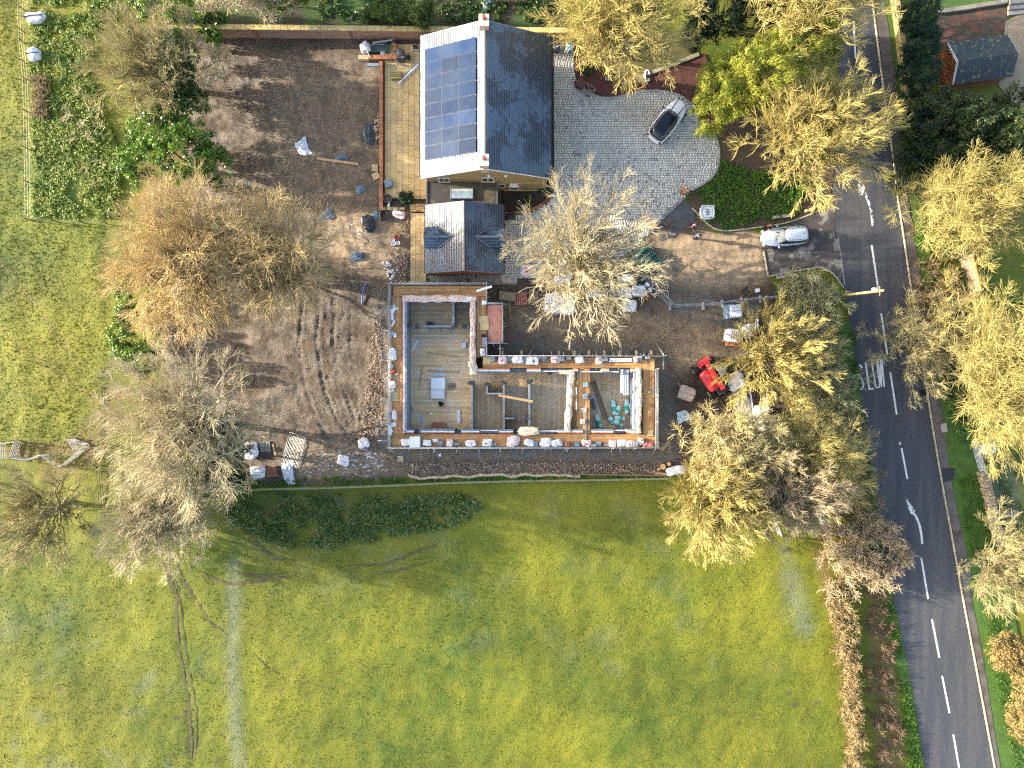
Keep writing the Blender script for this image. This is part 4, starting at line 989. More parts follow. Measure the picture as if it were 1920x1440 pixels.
slates('slates', re_, ho, (HX1 + .03, HY1, HE), (HX1 + .03, HY0, HE), (HXR, HY0, HR), (HXR, HY1, HR), seed=2)
s = MB(); s.add([(-.16, -.22, -.07), (0, -.22, .03), (.16, -.22, -.07), (-.16, .22, -.07), (0, .22, .03), (.16, .22, -.07)], [(0, 1, 4, 3), (1, 2, 5, 4), (0, 2, 1), (3, 4, 5)]); rme = s.mesh('ridge_tile', MAT_RIDGE)
y = HY0 + .9
while y < HY1 - .9:
    o = new_obj('ridge_tile', rme, house); o.location = (HXR - ho.x, y - ho.y, HR + .06); y += .45
for x in (HX0 - .07, HX1 + .07):
    mb = MB(); mb.beam((x, HY0 + .1, HE - .08), (x, HY1 - .1, HE - .08), .12, .10); mb.build('gutter', MAT_GUT, house, world=True)
for y in (HY0 - .015, HY1 + .015):
    mb = MB(); mb.beam((HX0, y, HE - .10), (HXR, y, HR - .10), .03, .18); mb.beam((HX1, y, HE - .10), (HXR, y, HR - .10), .03, .18); mb.build('bargeboard', MAT_WHITE, house, world=True)
# quoins on the sunny corner
for k in range(14):
    mb = MB(); mb.box((HX1 - .3 - .15, HY0 + .3, k * .32), (.36 if k % 2 else .5, .05, .30)); mb.build('quoin', M('quoin_stone', (.42, .31, .14)) if k == 0 else bpy.data.materials['quoin_stone'], house, world=True)
# chimneys
def chimney(x, y, z0, z1, pot):
    mb = MB(); mb.box((x, y, z0), (.72, .86, z1 - z0)); c = mb.build('chimney', M('chimney_brick', (.48, .34, .26), (.40, .26, .19), rough=.9, scale=3, fine=16, famt=.3) if 'chimney_brick' not in bpy.data.materials else bpy.data.materials['chimney_brick'], house, world=True)
    mb = MB(); mb.cbox((x, y, z1), (.86, 1.0, .12), .03); mb.build('chimney_cap', M('cap_mortar', (.60, .52, .42), (.5, .43, .36), scale=4), house, world=True)
    mb = MB(); mb.lathe((x, y + .08, z1 + .12), [(.17, 0), (.15, .1), (.14, .42), (.17, .46), (.16, .5), (.10, .5)], 10); mb.build('chimney_pot', M('terracotta', (.33, .075, .05), (.26, .06, .04), rough=.7), house, True, world=True)
chimney(HXR, HY1 - .45, 6.6, 8.7, 1); chimney(HXR, HY0 + .45, 6.6, 8.7, 1)
# solar panels, 3 columns of 8
def on_w(x): return HE + (HR - HE) * (x - HX0) / (HXR - HX0)
MAT_PV = M('solar_cell', (.006, .024, .072), (.022, .040, .078), rough=.12, scale=.35, famt=.15, fine=2, spec=.2, var='object', vamt=.3)
MAT_PVF = M('panel_frame', (.07, .09, .13), rough=.4, metal=.6, famt=.05)
sl = math.atan2(HR - HE, HXR - HX0); px0, px1, py0, py1 = -7.72, -3.08, 19.85, 29.68; cw = (px1 - px0) / 3; rh = (py1 - py0) / 8; wl_ = cw / math.cos(sl)
s = MB(); s.box((0, 0, 0), (wl_ - .02, rh - .03, .035)); fme = s.mesh('solar_panel', MAT_PVF)
s = MB(); s.box((0, 0, .036), (wl_ - .055, rh - .07, .006)); gme = s.mesh('cell_glass', MAT_PV)
s = MB()
for i in range(1, 6): s.box((-wl_ / 2 + wl_ * i / 6, 0, .043), (.008, rh - .1, .002))
bme2 = s.mesh('busbar', M('busbar', (.03, .05, .12), rough=.3, famt=0))
s = MB()
s.box((0, 0, 0), (.10, .05, .02)); cme = s.mesh('clamp', M('clamp_black', (.02, .02, .02), famt=0))
for i in range(3):
    for j in range(8):
        x = px0 + (i + .5) * cw; y = py0 + (j + .5) * rh; o = new_obj('solar_panel', fme, house); o.location = (x - ho.x, y - ho.y, on_w(x) + .10); o.rotation_euler = (0, -sl, 0)
        for nm, me in (('cell_glass', gme), ('busbars', bme2)): q = new_obj(nm, me, o)
        q['kind'] = 'stuff'
        for u in (-.3, .3): q = new_obj('clamp', cme, o); q.location = (u * wl_, rh / 2, .035)
# south gable openings
def window(root, x, z, w, h, y, bars=2, frame=None):
    org = Vector(root.location); mb = MB(); mb.box((x, y, z), (w, .06, h)); o = mb.build('window', frame or MAT_WHITE, root, world=True)
    for i in range(bars):
        m2 = MB(); ww = (w - .08 * (bars + 1)) / bars; m2.box((x - w / 2 + .08 + ww / 2 + i * (ww + .08), y - .025, z + .08), (ww, .05, h - .16)); q = m2.build('pane', MAT_GLASS, o, world=False)
        q.data.transform(__import__('mathutils').Matrix.Translation(-org))
    m2 = MB(); m2.box((x, y - .05, z - .07), (w + .16, .16, .06)); q = m2.build('sill', MAT_STONEC, o); q.data.transform(__import__('mathutils').Matrix.Translation(-org))
    return o
YS_ = HY0 + .3 - .02
window(house, -2.2, 3.1, 1.15, 1.0, YS_, 2); window(house, -.95, 1.2, .6, .8, YS_, 1)
window(house, -6.2, 3.0, 1.0, 1.0, YS_, 2); window(house, .2, .4, .9, 1.5, YS_, 1)
for x in (-2.05, -.55):
    mb = MB(); mb.lathe((x, YS_ - .12, 5.1), [(.05, 0), (.14, .05), (.14, .2), (.05, .26)], 8); mb.build('wall_lamp', M('lamp_shell', (.7, .68, .62)) if x < -2 else bpy.data.materials['lamp_shell'], house, world=True)
mb = MB(); mb.box((.15, YS_ - .15, 2.05), (.75, .35, .10)); mb.build('porch_canopy', MAT_WHITE, house, world=True)
mb = MB(); mb.beam((HX0 + .4, YS_ - .02, 2.55), (HX1 - .4, YS_ - .02, 2.55), .05, .12); mb.build('string_course', MAT_STONEC, house, world=True)
mb = MB(); mb.beam((-.75, YS_ - .06, .1), (HX1 - .4, YS_ - .06, .1), .10, .12); mb.build('plinth', MAT_STONEC, house, world=True)
mb = MB(); mb.tube([(HX0 + .28, HY0 + 6.0, .1), (HX0 + .22, HY0 + 6.0, 4.9)], .04); mb.build('downpipe', MAT_GUT, house, world=True)
for y in (19.3, 22.5): mb = MB(); mb.box((HX0 + .15, y, 1.2), (.28, .5, .35)); mb.build('meter_box', MAT_CONC, house, world=True)

# link with flat roof and rooflight
LX0, LX1, LY0, LY1, LZ = -7.86, -1.38, 16.0, HY0 + .28, 2.8
link = thing('link_extension', 'flat roofed link between house and annexe with a big rooflight', 'extension', ((LX0 + LX1) / 2, (LY0 + LY1) / 2, 0)); lo = Vector(link.location)
mb = MB(); mb.box(((LX0 + LX1) / 2, (LY0 + LY1) / 2, 0), (LX1 - LX0 - .2, LY1 - LY0, LZ - .12)); mb.build('wall', MAT_SBRICK, link, world=True)
mb = MB(); mb.box(((LX0 + LX1) / 2, (LY0 + LY1) / 2, LZ - .118), (LX1 - LX0, LY1 - LY0, .11)); mb.build('flat_roof', M('mossy_felt', (.085, .072, .036), (.06, .054, .036), rough=.7, scale=1.1, famt=.3, c3=(.032, .03, .028), s3=.55, t3=(.5, .56), bump=.3), link, world=True)
mb = MB()
for a, b in (((LX0, LY0), (LX0, LY1)), ((LX1, LY0), (LX1, LY1))): mb.beam((a[0], a[1], LZ + .03), (b[0], b[1], LZ + .03), .12, .10)
mb.build('roof_trim', MAT_LEAD, link, world=True)
A_, B_ = wp(845, 352, 3.0), wp(888.5, 374, 3.0); cx, cy = (A_.x + B_.x) / 2, (A_.y + B_.y) / 2; w, l = B_.x - A_.x, A_.y - B_.y
mb = MB(); mb.cbox((cx, cy, LZ), (w, l, .25), .03); rl = mb.build('rooflight', M('grey_frame', (.06, .065, .07), rough=.4), link, world=True)
mb = MB(); mb.box((cx, cy, LZ + .255), (w - .2, l - .2, .012)); q = mb.build('pane', MAT_SKYL, rl); q.data.transform(__import__('mathutils').Matrix.Translation(-lo))
mb = MB(); mb.box((cx, cy + l * .28, LZ + .27), (w - .22, .22, .006)); q = mb.build('blind', M('blind_grey', (.45, .47, .45), rough=.3, famt=.05), rl); q.data.transform(__import__('mathutils').Matrix.Translation(-lo))

# annexe with two little cross gables
AX0, AX1, AXR, AY0, AY1, AE, AR = -7.98, -.77, -4.37, 10.25, 16.5, 2.8, 4.3
ann = thing('annexe', 'low slate roofed annexe with two opposite dormer gables', 'building', ((AX0 + AX1) / 2, (AY0 + AY1) / 2, 0)); ao = Vector(ann.location)
gable_walls(ann, AX0, AX1, AY0, AY1, AE, AR, MAT_RBRICK, AXR, .26)
aw, ae = roof_deck(ann, AX0, AX1, AXR, AY0, AY1, AE, AR, .14)
dmid = wp(820, 445, 3.5).y; dh = .93
inD = lambda p: not (abs(p.y - dmid) < dh * max(0, min(1, (abs(p.x - AXR) - 1.05) / 1.3)) and abs(p.x - AXR) > 1.05)
slates('slates', aw, ao, (AX0 - .03, AY0, AE), (AX0 - .03, AY1, AE), (AXR, AY1, AR), (AXR, AY0, AR), seed=3, clip=inD)
slates('slates', ae, ao, (AX1 + .03, AY1, AE), (AX1 + .03, AY0, AE), (AXR, AY0, AR), (AXR, AY1, AR), seed=4, clip=inD)
y = AY0 + .2
while y < AY1:
    o = new_obj('ridge_tile', rme, ann); o.location = (AXR - ao.x, y - ao.y, AR + .05); o.scale = (.7, 1, .8); y += .45
def aslope(x): return AE + (AR - AE) * (1 - abs(x - AXR) / (AX1 - AXR))
for sg, xe in ((-1, AX0 - .05), (1, AX1 + .05)):
    xt = AXR + sg * 1.05; zt = aslope(xt); xm = AXR + sg * 2.35; zm = aslope(xm); zr = zt
    dm_ = new_obj('dormer', None, ann); dm_.location = (0, 0, 0)
    mb = MB(); vs = [(xe, dmid - dh, zm + .03), (xe, dmid, zr + .03), (xt, dmid, zr + .03), (xm, dmid - dh, zm + .03)]; mb.add(vs, [(0, 1, 2, 3) if sg < 0 else (3, 2, 1, 0)]); 
    vs = [(xe, dmid + dh, zm + .03), (xe, dmid, zr + .03), (xt, dmid, zr + .03), (xm, dmid + dh, zm + .03)]; mb.add(vs, [(3, 2, 1, 0) if sg < 0 else (0, 1, 2, 3)])
    mb.add([(xe - sg * .12, dmid - dh + .1, AE - .6), (xe - sg * .12, dmid + dh - .1, AE - .6), (xe - sg * .12, dmid + dh - .1, zm - .02), (xe - sg * .12, dmid, zr - .06), (xe - sg * .12, dmid - dh + .1, zm - .02)], [(0, 1, 2, 3, 4)])
    mb.v = [(x - ao.x, y - ao.y, z) for x, y, z in mb.v]; mb.build('dormer_roof', M('dormer_board', (.06, .065, .07), rough=.6) if sg < 0 else bpy.data.materials['dormer_board'], dm_)
    for k, (sy) in enumerate((-1, 1)):
        cl = (lambda p, sy=sy: abs(p.x - AXR) > 1.05 + 1.30 * (abs(p.y - dmid) / dh) - .1)
        a_, b_ = (xe, dmid + sy * dh, zm + .03), (xt, dmid + sy * dh, zm + .03); d_, c_ = (xe, dmid, zr + .03), (xt, dmid, zr + .03)
        q = slates('slates', dm_, ao, a_, b_, c_, d_, w=.28, ex=.22, seed=10 + k, clip=cl)
        m2 = MB(); m2.beam(Vector((xm, dmid + sy * dh, zm + .06)) - ao, Vector((xt, dmid, zr + .06)) - ao, .14, .03); m2.build('valley_flashing', MAT_LEAD, dm_)
    m2 = MB(); m2.beam(Vector((xe, dmid, zr + .07)) - ao, Vector((xt, dmid, zr + .07)) - ao, .16, .05); m2.build('dormer_ridge', MAT_LEAD, dm_)
for x in (AX0 - .06, AX1 + .06):
    mb = MB(); mb.beam((x, AY0, AE - .06), (x, dmid - dh, AE - .06), .11, .09); mb.beam((x, dmid + dh, AE - .06), (x, AY1, AE - .06), .11, .09); mb.build('gutter', MAT_GUT, ann, world=True)
for y in (AY0 - .012, AY1 + .012):
    mb = MB(); mb.beam((AX0, y, AE - .07), (AXR, y, AR - .07), .024, .14); mb.beam((AX1, y, AE - .07), (AXR, y, AR - .07), .024, .14); mb.build('bargeboard', M('grey_barge', (.25, .25, .25)) if y < AY0 else bpy.data.materials['grey_barge'], ann, world=True)
# paved strip and step in front of the annexe
sheet('annexe_paving', wps([(801, 518), (968, 515), (968, 534), (860, 534), (801, 532)]), .08, M('annexe_slab', (.20, .20, .18), (.15, .15, .14), rough=.8, famt=.25, fine=8))
c = wp(955, 522); mb = MB(); mb.cbox(c, (1.5, .9, .16), .02); mb.box(c + Vector((.35, .18, .16)), (.30, .30, .02)); single('concrete_step', 'pale concrete step with a dark gully at the annexe corner', 'step', mb, MAT_CONC, c)

# ---- garden shed at top right
sc_ = wp(1812, 130); shed = thing('garden_shed', 'orange brown timber shed with mossy dark tiled roof', 'shed', sc_)
ang = .13; ca_, sa_ = math.cos(ang), math.sin(ang)
def sl_(x, y, z): return (x * ca_ - y * sa_, x * sa_ + y * ca_, z)
SLn, SWd, SE, SR = 5.6, 3.9, 2.1, 3.1
mb = MB(); vs = []
for x in (-SLn / 2 + .15, SLn / 2 - .15): vs += [sl_(x, -SWd / 2 + .2, 0), sl_(x, SWd / 2 - .2, 0), sl_(x, SWd / 2 - .2, SE), sl_(x, -.3, SR - .1), sl_(x, -SWd / 2 + .2, SE)]
mb.add(vs, [(0, 1, 2, 3, 4)[::-1], (5, 6, 7, 8, 9), (0, 5, 9, 4), (1, 2, 7, 6)]); mb.build('wall', M('orange_boards', (.20, .07, .03), (.15, .05, .025), scale=2, famt=.3, stretch=(1, 1, 6)), shed)
MAT_MOSS = M('mossy_tile', (.022, .026, .032), (.03, .035, .04), rough=.55, scale=3, famt=.3, var='attr', vamt=.3, c3=(.16, .19, .035), s3=3.2, t3=(.60, .64))
rs = np.random.RandomState(9)
for sy in (-1, 1):
    yr = -.3; ye = sy * SWd / 2 if sy > 0 else -SWd / 2; A2, B2, C2, D2 = [Vector(sl_(*p)) for p in ((-SLn / 2, ye, SE - .05), (SLn / 2, ye, SE - .05), (SLn / 2, yr, SR), (-SLn / 2, yr, SR))]
    mb = MB(); mb.add([A2, B2, C2, D2], [(0, 1, 2, 3) if sy < 0 else (3, 2, 1, 0)]); rf = mb.build('roof', M('shed_board', (.02, .022, .026)) if sy < 0 else bpy.data.materials['shed_board'], shed)
    nr = 9; nc = 19; m3 = MB(); U = (B2 - A2) / nc; W = (D2 - A2) / nr; Nn = U.cross(W).normalized(); Nn = Nn if Nn.z > 0 else -Nn
    for r in range(nr):
        for q in range(nc):
            m3.cur = rs.uniform(0, 1); p = A2 + U * (q + .04) + W * (r - .06); u = U * .92; w = W * 1.02; f = .055; b = .02
            m3.add([p + Nn * f, p + u + Nn * f, p + u + w + Nn * b, p + w + Nn * b, p, p + u], [(0, 1, 2, 3) if sy < 0 else (3, 2, 1, 0), (4, 5, 1, 0) if sy < 0 else (0, 1, 5, 4)])
    q = m3.build('roof_tiles', MAT_MOSS, rf); q['kind'] = 'stuff'
mb = MB(); mb.beam(sl_(-SLn / 2 - .03, -SWd / 2, SE - .08), sl_(-SLn / 2 - .03, -.3, SR - .04), .05, .2); mb.beam(sl_(-SLn / 2 - .03, SWd / 2, SE - .08), sl_(-SLn / 2 - .03, -.3, SR - .04), .05, .2); mb.build('bargeboard', MAT_WHITE, shed)
mb = MB(); mb.beam(sl_(SLn / 2 + .03, SWd / 2, SE - .06), sl_(SLn / 2 + .03, -.3, SR - .02), .05, .12); mb.build('verge_trim', M('verge_trim', (.30, .32, .30)), shed)
# stone steps and low walls up there
st_ = thing('stone_steps', 'three grey stone garden steps at the top right corner', 'steps', wp(1905, 15))
for k in range(3): mb = MB(); p = wp(1906, 24 - k * 9); mb.cbox(p, (1.8, .42, .14 * (k + 1)), .02, .1); mb.build('tread', M('grey_step', (.24, .23, .20), (.18, .17, .15)) if k == 0 else bpy.data.materials['grey_step'], st_, world=True)
kerb_run('lawn_edging', [(1757, 24), (1800, 18), (1886, 4)], .4, .3, 0, 11, M('edging_stone', (.24, .22, .17), (.17, .16, .13), var='object'))

# ================================================================== the house under construction
MAT_BLOCK = M('grey_block', (.21, .24, .275), (.16, .185, .215), rough=.9, scale=5, fine=25, famt=.25, var='object', vamt=.2, bump=.3)
MAT_BLOCKW = M('block_wall', (.20, .235, .275), (.15, .18, .215), rough=.9, scale=2, fine=14, famt=.3, bump=.3)
MAT_BR2 = M('new_brick', (.40, .165, .085), (.32, .12, .06), rough=.85, scale=6, fine=30, famt=.3, var='object', vamt=.2)
MAT_INS = M('white_insulation', (.70, .70, .69), (.60, .60, .60), rough=.7, famt=.1)
MAT_MEMB = M('pale_membrane', (.70, .50, .38), (.60, .40, .31), rough=.45, scale=3, fine=9, famt=.25, bump=.6, bscale=9, c3=(.72, .66, .60), s3=1.5)
MAT_MEMB2 = M('cream_membrane', (.66, .55, .38), (.56, .46, .33), rough=.5, scale=3, fine=9, famt=.2, bump=.6, bscale=9)
MAT_CHIP = M('floor_board', (.68, .43, .20), (.56, .35, .16), rough=.7, scale=.6, fine=9, famt=.25, var='object', vamt=.12, c3=(.56, .42, .28), s3=.35, t3=(.45, .6))
MAT_JOINT = M('floor_joint', (.80, .70, .46), rough=.8)
MAT_SCB = M('scaffold_board', (.41, .22, .08), (.32, .165, .06), rough=.75, scale=2.5, fine=20, famt=.2, var='object', vamt=.25, stretch=(1, 1, 1), c3=(.36, .25, .12), s3=.8)
MAT_SCB2 = M('red_scaffold_board', (.36, .14, .09), (.42, .20, .15), rough=.75, scale=2, fine=20, famt=.25, var='object', vamt=.2)
MAT_GALV = M('galvanised_tube', (.42, .45, .47), (.34, .37, .39), rough=.45, metal=.55, famt=.15)
MAT_DPC = M('black_dpc', (.02, .022, .025), (.04, .042, .045), rough=.55)
MAT_WOOD = M('raw_timber', (.47, .30, .14), (.38, .24, .11), rough=.75, scale=3, famt=.2, var='object', vamt=.15)
MAT_WOODD = M('weathered_timber', (.26, .20, .13), (.19, .15, .10), rough=.85, scale=3, famt=.25, var='object', vamt=.2)
ZF, ZW, ZD = .18, 2.9, 2.6
nb = thing('house_shell', 'half built L shaped house shell with block walls and boarded floor', 'building', wp(905, 690)); no = Vector(nb.location)

# floor: joint-coloured base and separate boards
fl = MB(); A_, B_ = wp(757, 560, ZF), wp(887, 812, ZF); fl.box(((A_.x + B_.x) / 2, (A_.y + B_.y) / 2, 0), (B_.x - A_.x, A_.y - B_.y, ZF - .02)); A2, B2 = wp(887, 694, ZF), wp(1200, 812, ZF); fl.box(((A2.x + B2.x) / 2 + .01, (A2.y + B2.y) / 2, 0), (B2.x - A2.x, A2.y - B2.y, ZF - .022))
floor = fl.build('floor', MAT_JOINT, nb, world=True); cache = {}
def fboard(x, y, w, l):
    k = (round(w, 2), round(l, 2))
    if k not in cache: s = MB(); s.cbox((0, 0, 0), (w, l, .02), .004); cache[k] = s.mesh('floor_board', MAT_CHIP)
    o = new_obj('floor_board', cache[k], floor); o.location = (x - no.x, y - no.y, ZF - .02)
n = 29; hh = (A_.y - B_.y) / n
for i in range(n):
    y = A_.y - (i + .5) * hh; cut = RND.uniform(.3, .7); w = B_.x - A_.x
    fboard(A_.x + w * cut / 2, y, round(w * cut, 1) - .02, hh - .09); fboard(A_.x + w * cut + w * (1 - cut) / 2, y, round(w * (1 - cut), 1) - .06, hh - .09)
n = 33; ww = (B2.x - A2.x) / n
for i in range(n):
    x = A2.x + (i + .5) * ww; cut = RND.uniform(.35, .65); l = A2.y - B2.y
    fboard(x, A2.y - l * cut / 2, ww - .09, round(l * cut, 1) - .02); fboard(x, A2.y - l * cut - l * (1 - cut) / 2, ww - .09, round(l * (1 - cut), 1) - .06)

def wall(x0, y0, x1, y1, z1, mat, z0=0.0, name='wall', top=None, th=None):
    """wall whose top shows at the pixel rectangle; topped with separate blocks or bricks"""
    a, b = wp(x0, y0, z1), wp(x1, y1, z1); cx, cy = (a.x + b.x) / 2, (a.y + b.y) / 2; w, l = abs(b.x - a.x), abs(a.y - b.y)
    hz = .215 if top is not None and top.name.startswith('grey') else .075
    mb = MB(); mb.box((cx, cy, z0), (w, l, z1 - z0 - (hz if top else 0))); o = mb.build(name, mat, nb, world=True)
    if top:
        L = max(w, l); step = .45 if hz > .1 else .225; n = max(1, int(L / step)); s = MB(); d = (L / n - .012, min(w, l) - .004, hz - .006) if w > l else (min(w, l) - .004, L / n - .012, hz - .006)
        s.cbox((0, 0, 0), d, .008); me = s.mesh('block', top)
        for i in range(n):
            q = new_obj('block' if hz > .1 else 'brick', me, o); t = (i + .5) / n - .5; q.location = (cx - no.x + (t * w if w > l else 0) + RND.uniform(-.006, .006), cy - no.y + (t * l if w <= l else 0) + RND.uniform(-.006, .006), z1 - hz + RND.uniform(-.004, .004))
    return o
# west wall: brick skin, insulation, block leaf
wall(753.5, 556, 756, 815, ZW - .05, MAT_BR2, name='brick_skin', top=MAT_BR2); wall(756.2, 556, 758.4, 812, ZW - .02, MAT_INS, name='insulation'); wall(758.7, 558, 762.5, 812, ZW, MAT_BLOCKW, name='block_leaf', top=MAT_BLOCK)
# north wall of the tall block, east wall of it
wall(757, 556, 892, 562, ZW - .1, MAT_BLOCKW, name='block_leaf'); wall(882, 562, 890, 697, ZW - .1, MAT_BLOCKW, name='block_leaf')
# south wall with window openings
for x0, x1 in ((757, 776), (789, 852), (865, 899), (935, 962), (1046, 1060), (1060, 1093), (1110, 1150), (1176, 1192)):
    wall(x0, 805.5, x1, 808.2, ZW, MAT_BLOCKW, name='block_leaf', top=MAT_BLOCK); wall(x0, 808.5, x1, 810.3, ZW - .02, MAT_INS, name='insulation'); wall(x0, 810.5, x1, 812.6, ZW - .05, MAT_BR2, name='brick_skin', top=MAT_BR2)
for x0, x1 in ((776, 789), (852, 865), (899, 935), (962, 1046), (1093, 1110), (1150, 1176)): wall(x0, 806, x1, 812.3, 1.0, MAT_BLOCKW, name='sill_wall')
# wing north wall
for x0, x1 in ((893, 930), (930, 956), (988, 1014), (1075, 1084), (1128, 1142), (1184, 1198)):
    wall(x0, 690.5, x1, 693, ZW - .05, MAT_BR2, name='brick_skin', top=MAT_BR2); wall(x0, 693.2, x1, 695.2, ZW - .02, MAT_INS, name='insulation'); wall(x0, 695.4, x1, 698, ZW, MAT_BLOCKW, name='block_leaf')
for x0, x1 in ((956, 988), (1014, 1075), (1084, 1128), (1142, 1184)): wall(x0, 691, x1, 697.6, 1.0, MAT_BLOCKW, name='sill_wall')
# east wall
wall(1189, 694, 1197, 812, ZW - .05, MAT_BLOCKW, name='block_leaf')
# partitions
for r in ((883, 719, 886.6, 804.5), (848, 563, 852, 611), (796, 610, 848, 613), (764, 610.5, 784, 613), (866, 611, 880, 613.5), (912, 722, 915, 739), (915.3, 736.5, 942.5, 739.5), (943, 720, 946.6, 804.5), (991, 719, 994.6, 799), (947, 783, 967, 786), (983, 783, 990.5, 786), (1064, 698, 1068, 804.5)):
    wall(*r, 2.45, MAT_BLOCKW, name='partition', top=MAT_BLOCK)
for px, py, a, w in ((884, 718, .1, .75), (913, 721, .0, .7), (944, 718, .0, .7), (992, 716, .3, .75), (768, 612, .2, .5), (782, 612, 1.2, .5), (870, 612, 0, .5), (852, 612, .5, .5), (1030, 700, .3, .5), (966, 784, 1.5, .4), (984, 783, 1.5, .4), (857, 809, 0, .55), (968, 809, 0, .55), (780, 809, .0, .45)):
    mb = MB(); mb.rumple(wp(px, py, 2.36), (w, .32, .22), a, .25, 2.5, int(px), 5); mb.build('damp_course_roll', MAT_DPC, nb, world=True)
# steel props and lintels over the openings
for x0, x1, y in ((1016, 1046, 696), (1086, 1128, 697), (1142, 1160, 697), (900, 933, 807), (977, 1045, 808), (1150, 1176, 807)):
    mb = MB(); a, b = wp(x0, y, 2.75), wp(x1, y, 2.75); mb.beam(a, b, .10, .08); mb.build('lintel', M('pale_lintel', (.62, .62, .60), famt=.1) if 'pale_lintel' not in bpy.data.materials else bpy.data.materials['pale_lintel'], nb, world=True)
    for t in (.3, .7): p = a.lerp(b, t); m2 = MB(); m2.tube([(p.x, p.y, .2), (p.x, p.y, 2.72)], .035); m2.build('prop', MAT_GALV, nb, world=True)
def drape(pts, w, z, mat, seed, wv=.25, drop=.35, name='membrane'):
    """crumpled sheet laid over a wall top, both edges hanging"""
    rs = np.random.RandomState(seed); P = [wp(x, y, z) for x, y in dense(pts, 2.2)]; n = len(P); m = 9; V = []; ph = rs.uniform(0, 6, 8); ww = np.interp(np.arange(n), np.arange(0, n + 5, 6), rs.uniform(1 - wv, 1 + wv, len(np.arange(0, n + 5, 6))))
    for i, p in enumerate(P):
        d = (P[min(i + 1, n - 1)] - P[max(i - 1, 0)]).normalized(); s = Vector((-d.y, d.x, 0))
        for j in range(m):
            t = j / (m - 1) * 2 - 1; zz = -drop * max(0, abs(t) - .55) / .45 * (.6 + .4 * math.sin(i * .31 + ph[j % 8])) + .05 * math.sin(i * .55 + ph[j % 8]) * math.cos(j * 1.7 + i * .21) + rs.normal(0, .025)
            q = p + s * (t * w / 2 * ww[i]) + Vector((0, 0, zz)); V.append(tuple(q - no))
    F = [(i * m + j, i * m + j + 1, (i + 1) * m + j + 1, (i + 1) * m + j) for i in range(n - 1) for j in range(m - 1)]
    return new_obj(name, mesh_np(name, np.array(V), np.array(F), mat, True), nb)
drape([(754, 559.5), (800, 560), (850, 559.5), (893, 560)], .62, ZW + .12, MAT_MEMB, 1); drape([(886, 560), (886.5, 600), (886, 640), (886.5, 692)], .55, ZW + .10, MAT_MEMB, 2)
drape([(884, 676), (887, 690), (888, 702)], .85, ZW + .14, MAT_MEMB2, 3); drape([(1198, 690), (1199, 730), (1198, 770), (1198, 812)], .58, ZW + .12, MAT_MEMB2, 4)
drape([(1074, 694), (1071, 720), (1068, 750), (1066, 780), (1064, 810)], .62, ZW + .1, MAT_MEMB2, 5); drape([(1047, 697), (1062, 698), (1074, 697)], .4, ZW + .1, MAT_MEMB2, 6); drape([(1180, 810), (1198, 811)], .35, ZW + .1, MAT_MEMB2, 7)
mb = MB(); mb.rumple(wp(992, 808, ZW - .05), (1.75, .75, .3), 0, .22, 3, 8, 9); mb.build('membrane_bundle', MAT_MEMB2, nb, True, world=True)

# ------------------------------------------------------------------ scaffold
sf = thing('scaffold', 'galvanised tube scaffold with orange boarded walkway round the house shell', 'scaffold', wp(905, 842)); so = Vector(sf.location); bcache = {}
def board(x, y, L, ang, z, mat=MAT_SCB):
    k = (round(L, 1), mat.name)
    if k not in bcache: s = MB(); s.cbox((0, 0, 0), (k[0], .218, .038), .004); bcache[k] = s.mesh('board', mat)
    o = new_obj('board', bcache[k], sf); o.location = (x - so.x, y - so.y, z - .038 + RND.uniform(-.004, .006)); o.rotation_euler = (RND.uniform(-.006, .006), 0, ang)
def deck(x0, y0, x1, y1, along, z=ZD, mat=MAT_SCB, seed=0, rows=None):
    a, b = wp(x0, y0, z), wp(x1, y1, z); w, l = b.x - a.x, a.y - b.y; rr = random.Random(seed); W = l if along == 'x' else w; L = w if along == 'x' else l
    rows = rows or max(1, round(W / .228)); pit = W / rows
    for r in range(rows):
        t = -rr.uniform(0, 2.0)
        while t < L - .05:
            e = min(t + 3.9, L); s0 = max(t, 0)
            if e - s0 > .3:
                m = (s0 + e) / 2
                if along == 'x': board(a.x + m, a.y - (r + .5) * pit, e - s0 - .02, 0, z, mat)
                else: board(a.x + (r + .5) * pit, a.y - m, e - s0 - .02, math.pi / 2, z, mat)
            t += 3.9
deck(738, 536, 912, 555.5, 'x', seed=1); deck(735, 556, 753, 813.5, 'y', seed=2); deck(735, 814, 1228, 837, 'x', seed=3); deck(1206, 671, 1227, 813.5, 'y', seed=4); deck(905, 670.5, 1205.5, 690, 'x', seed=5)
deck(893.5, 556, 912, 670, 'y', seed=6); deck(1081, 690.5, 1106, 813.5, 'y', z=ZD + .06, seed=7); deck(914, 572, 942, 643, 'y', seed=8, mat=MAT_SCB2); deck(1070, 700, 1080, 804, 'y', z=2.2, seed=9)
def pole(pts, name='ledger', r=.026): mb = MB(); mb.tube(pts, r, 6); return mb.build(name, MAT_GALV, sf, True, world=True)
edges = [((731, 533), (731, 839)), ((731, 533), (913, 533)), ((731, 839), (1230, 839)), ((1230, 692), (1230, 839)), ((908, 667.5), (1244, 667.5)), ((913, 533), (913, 570)), ((913, 643), (913, 668)), ((943, 570), (943, 644)), ((913, 570), (943, 570)), ((913, 644), (943, 644)), ((938, 644), (938, 668))]
outd = [(-1, 0), (0, -1), (0, 1), (1, 0), (0, -1), (1, 0), (1, 0), (1, 0), (0, -1), (0, 1), (1, 0)]
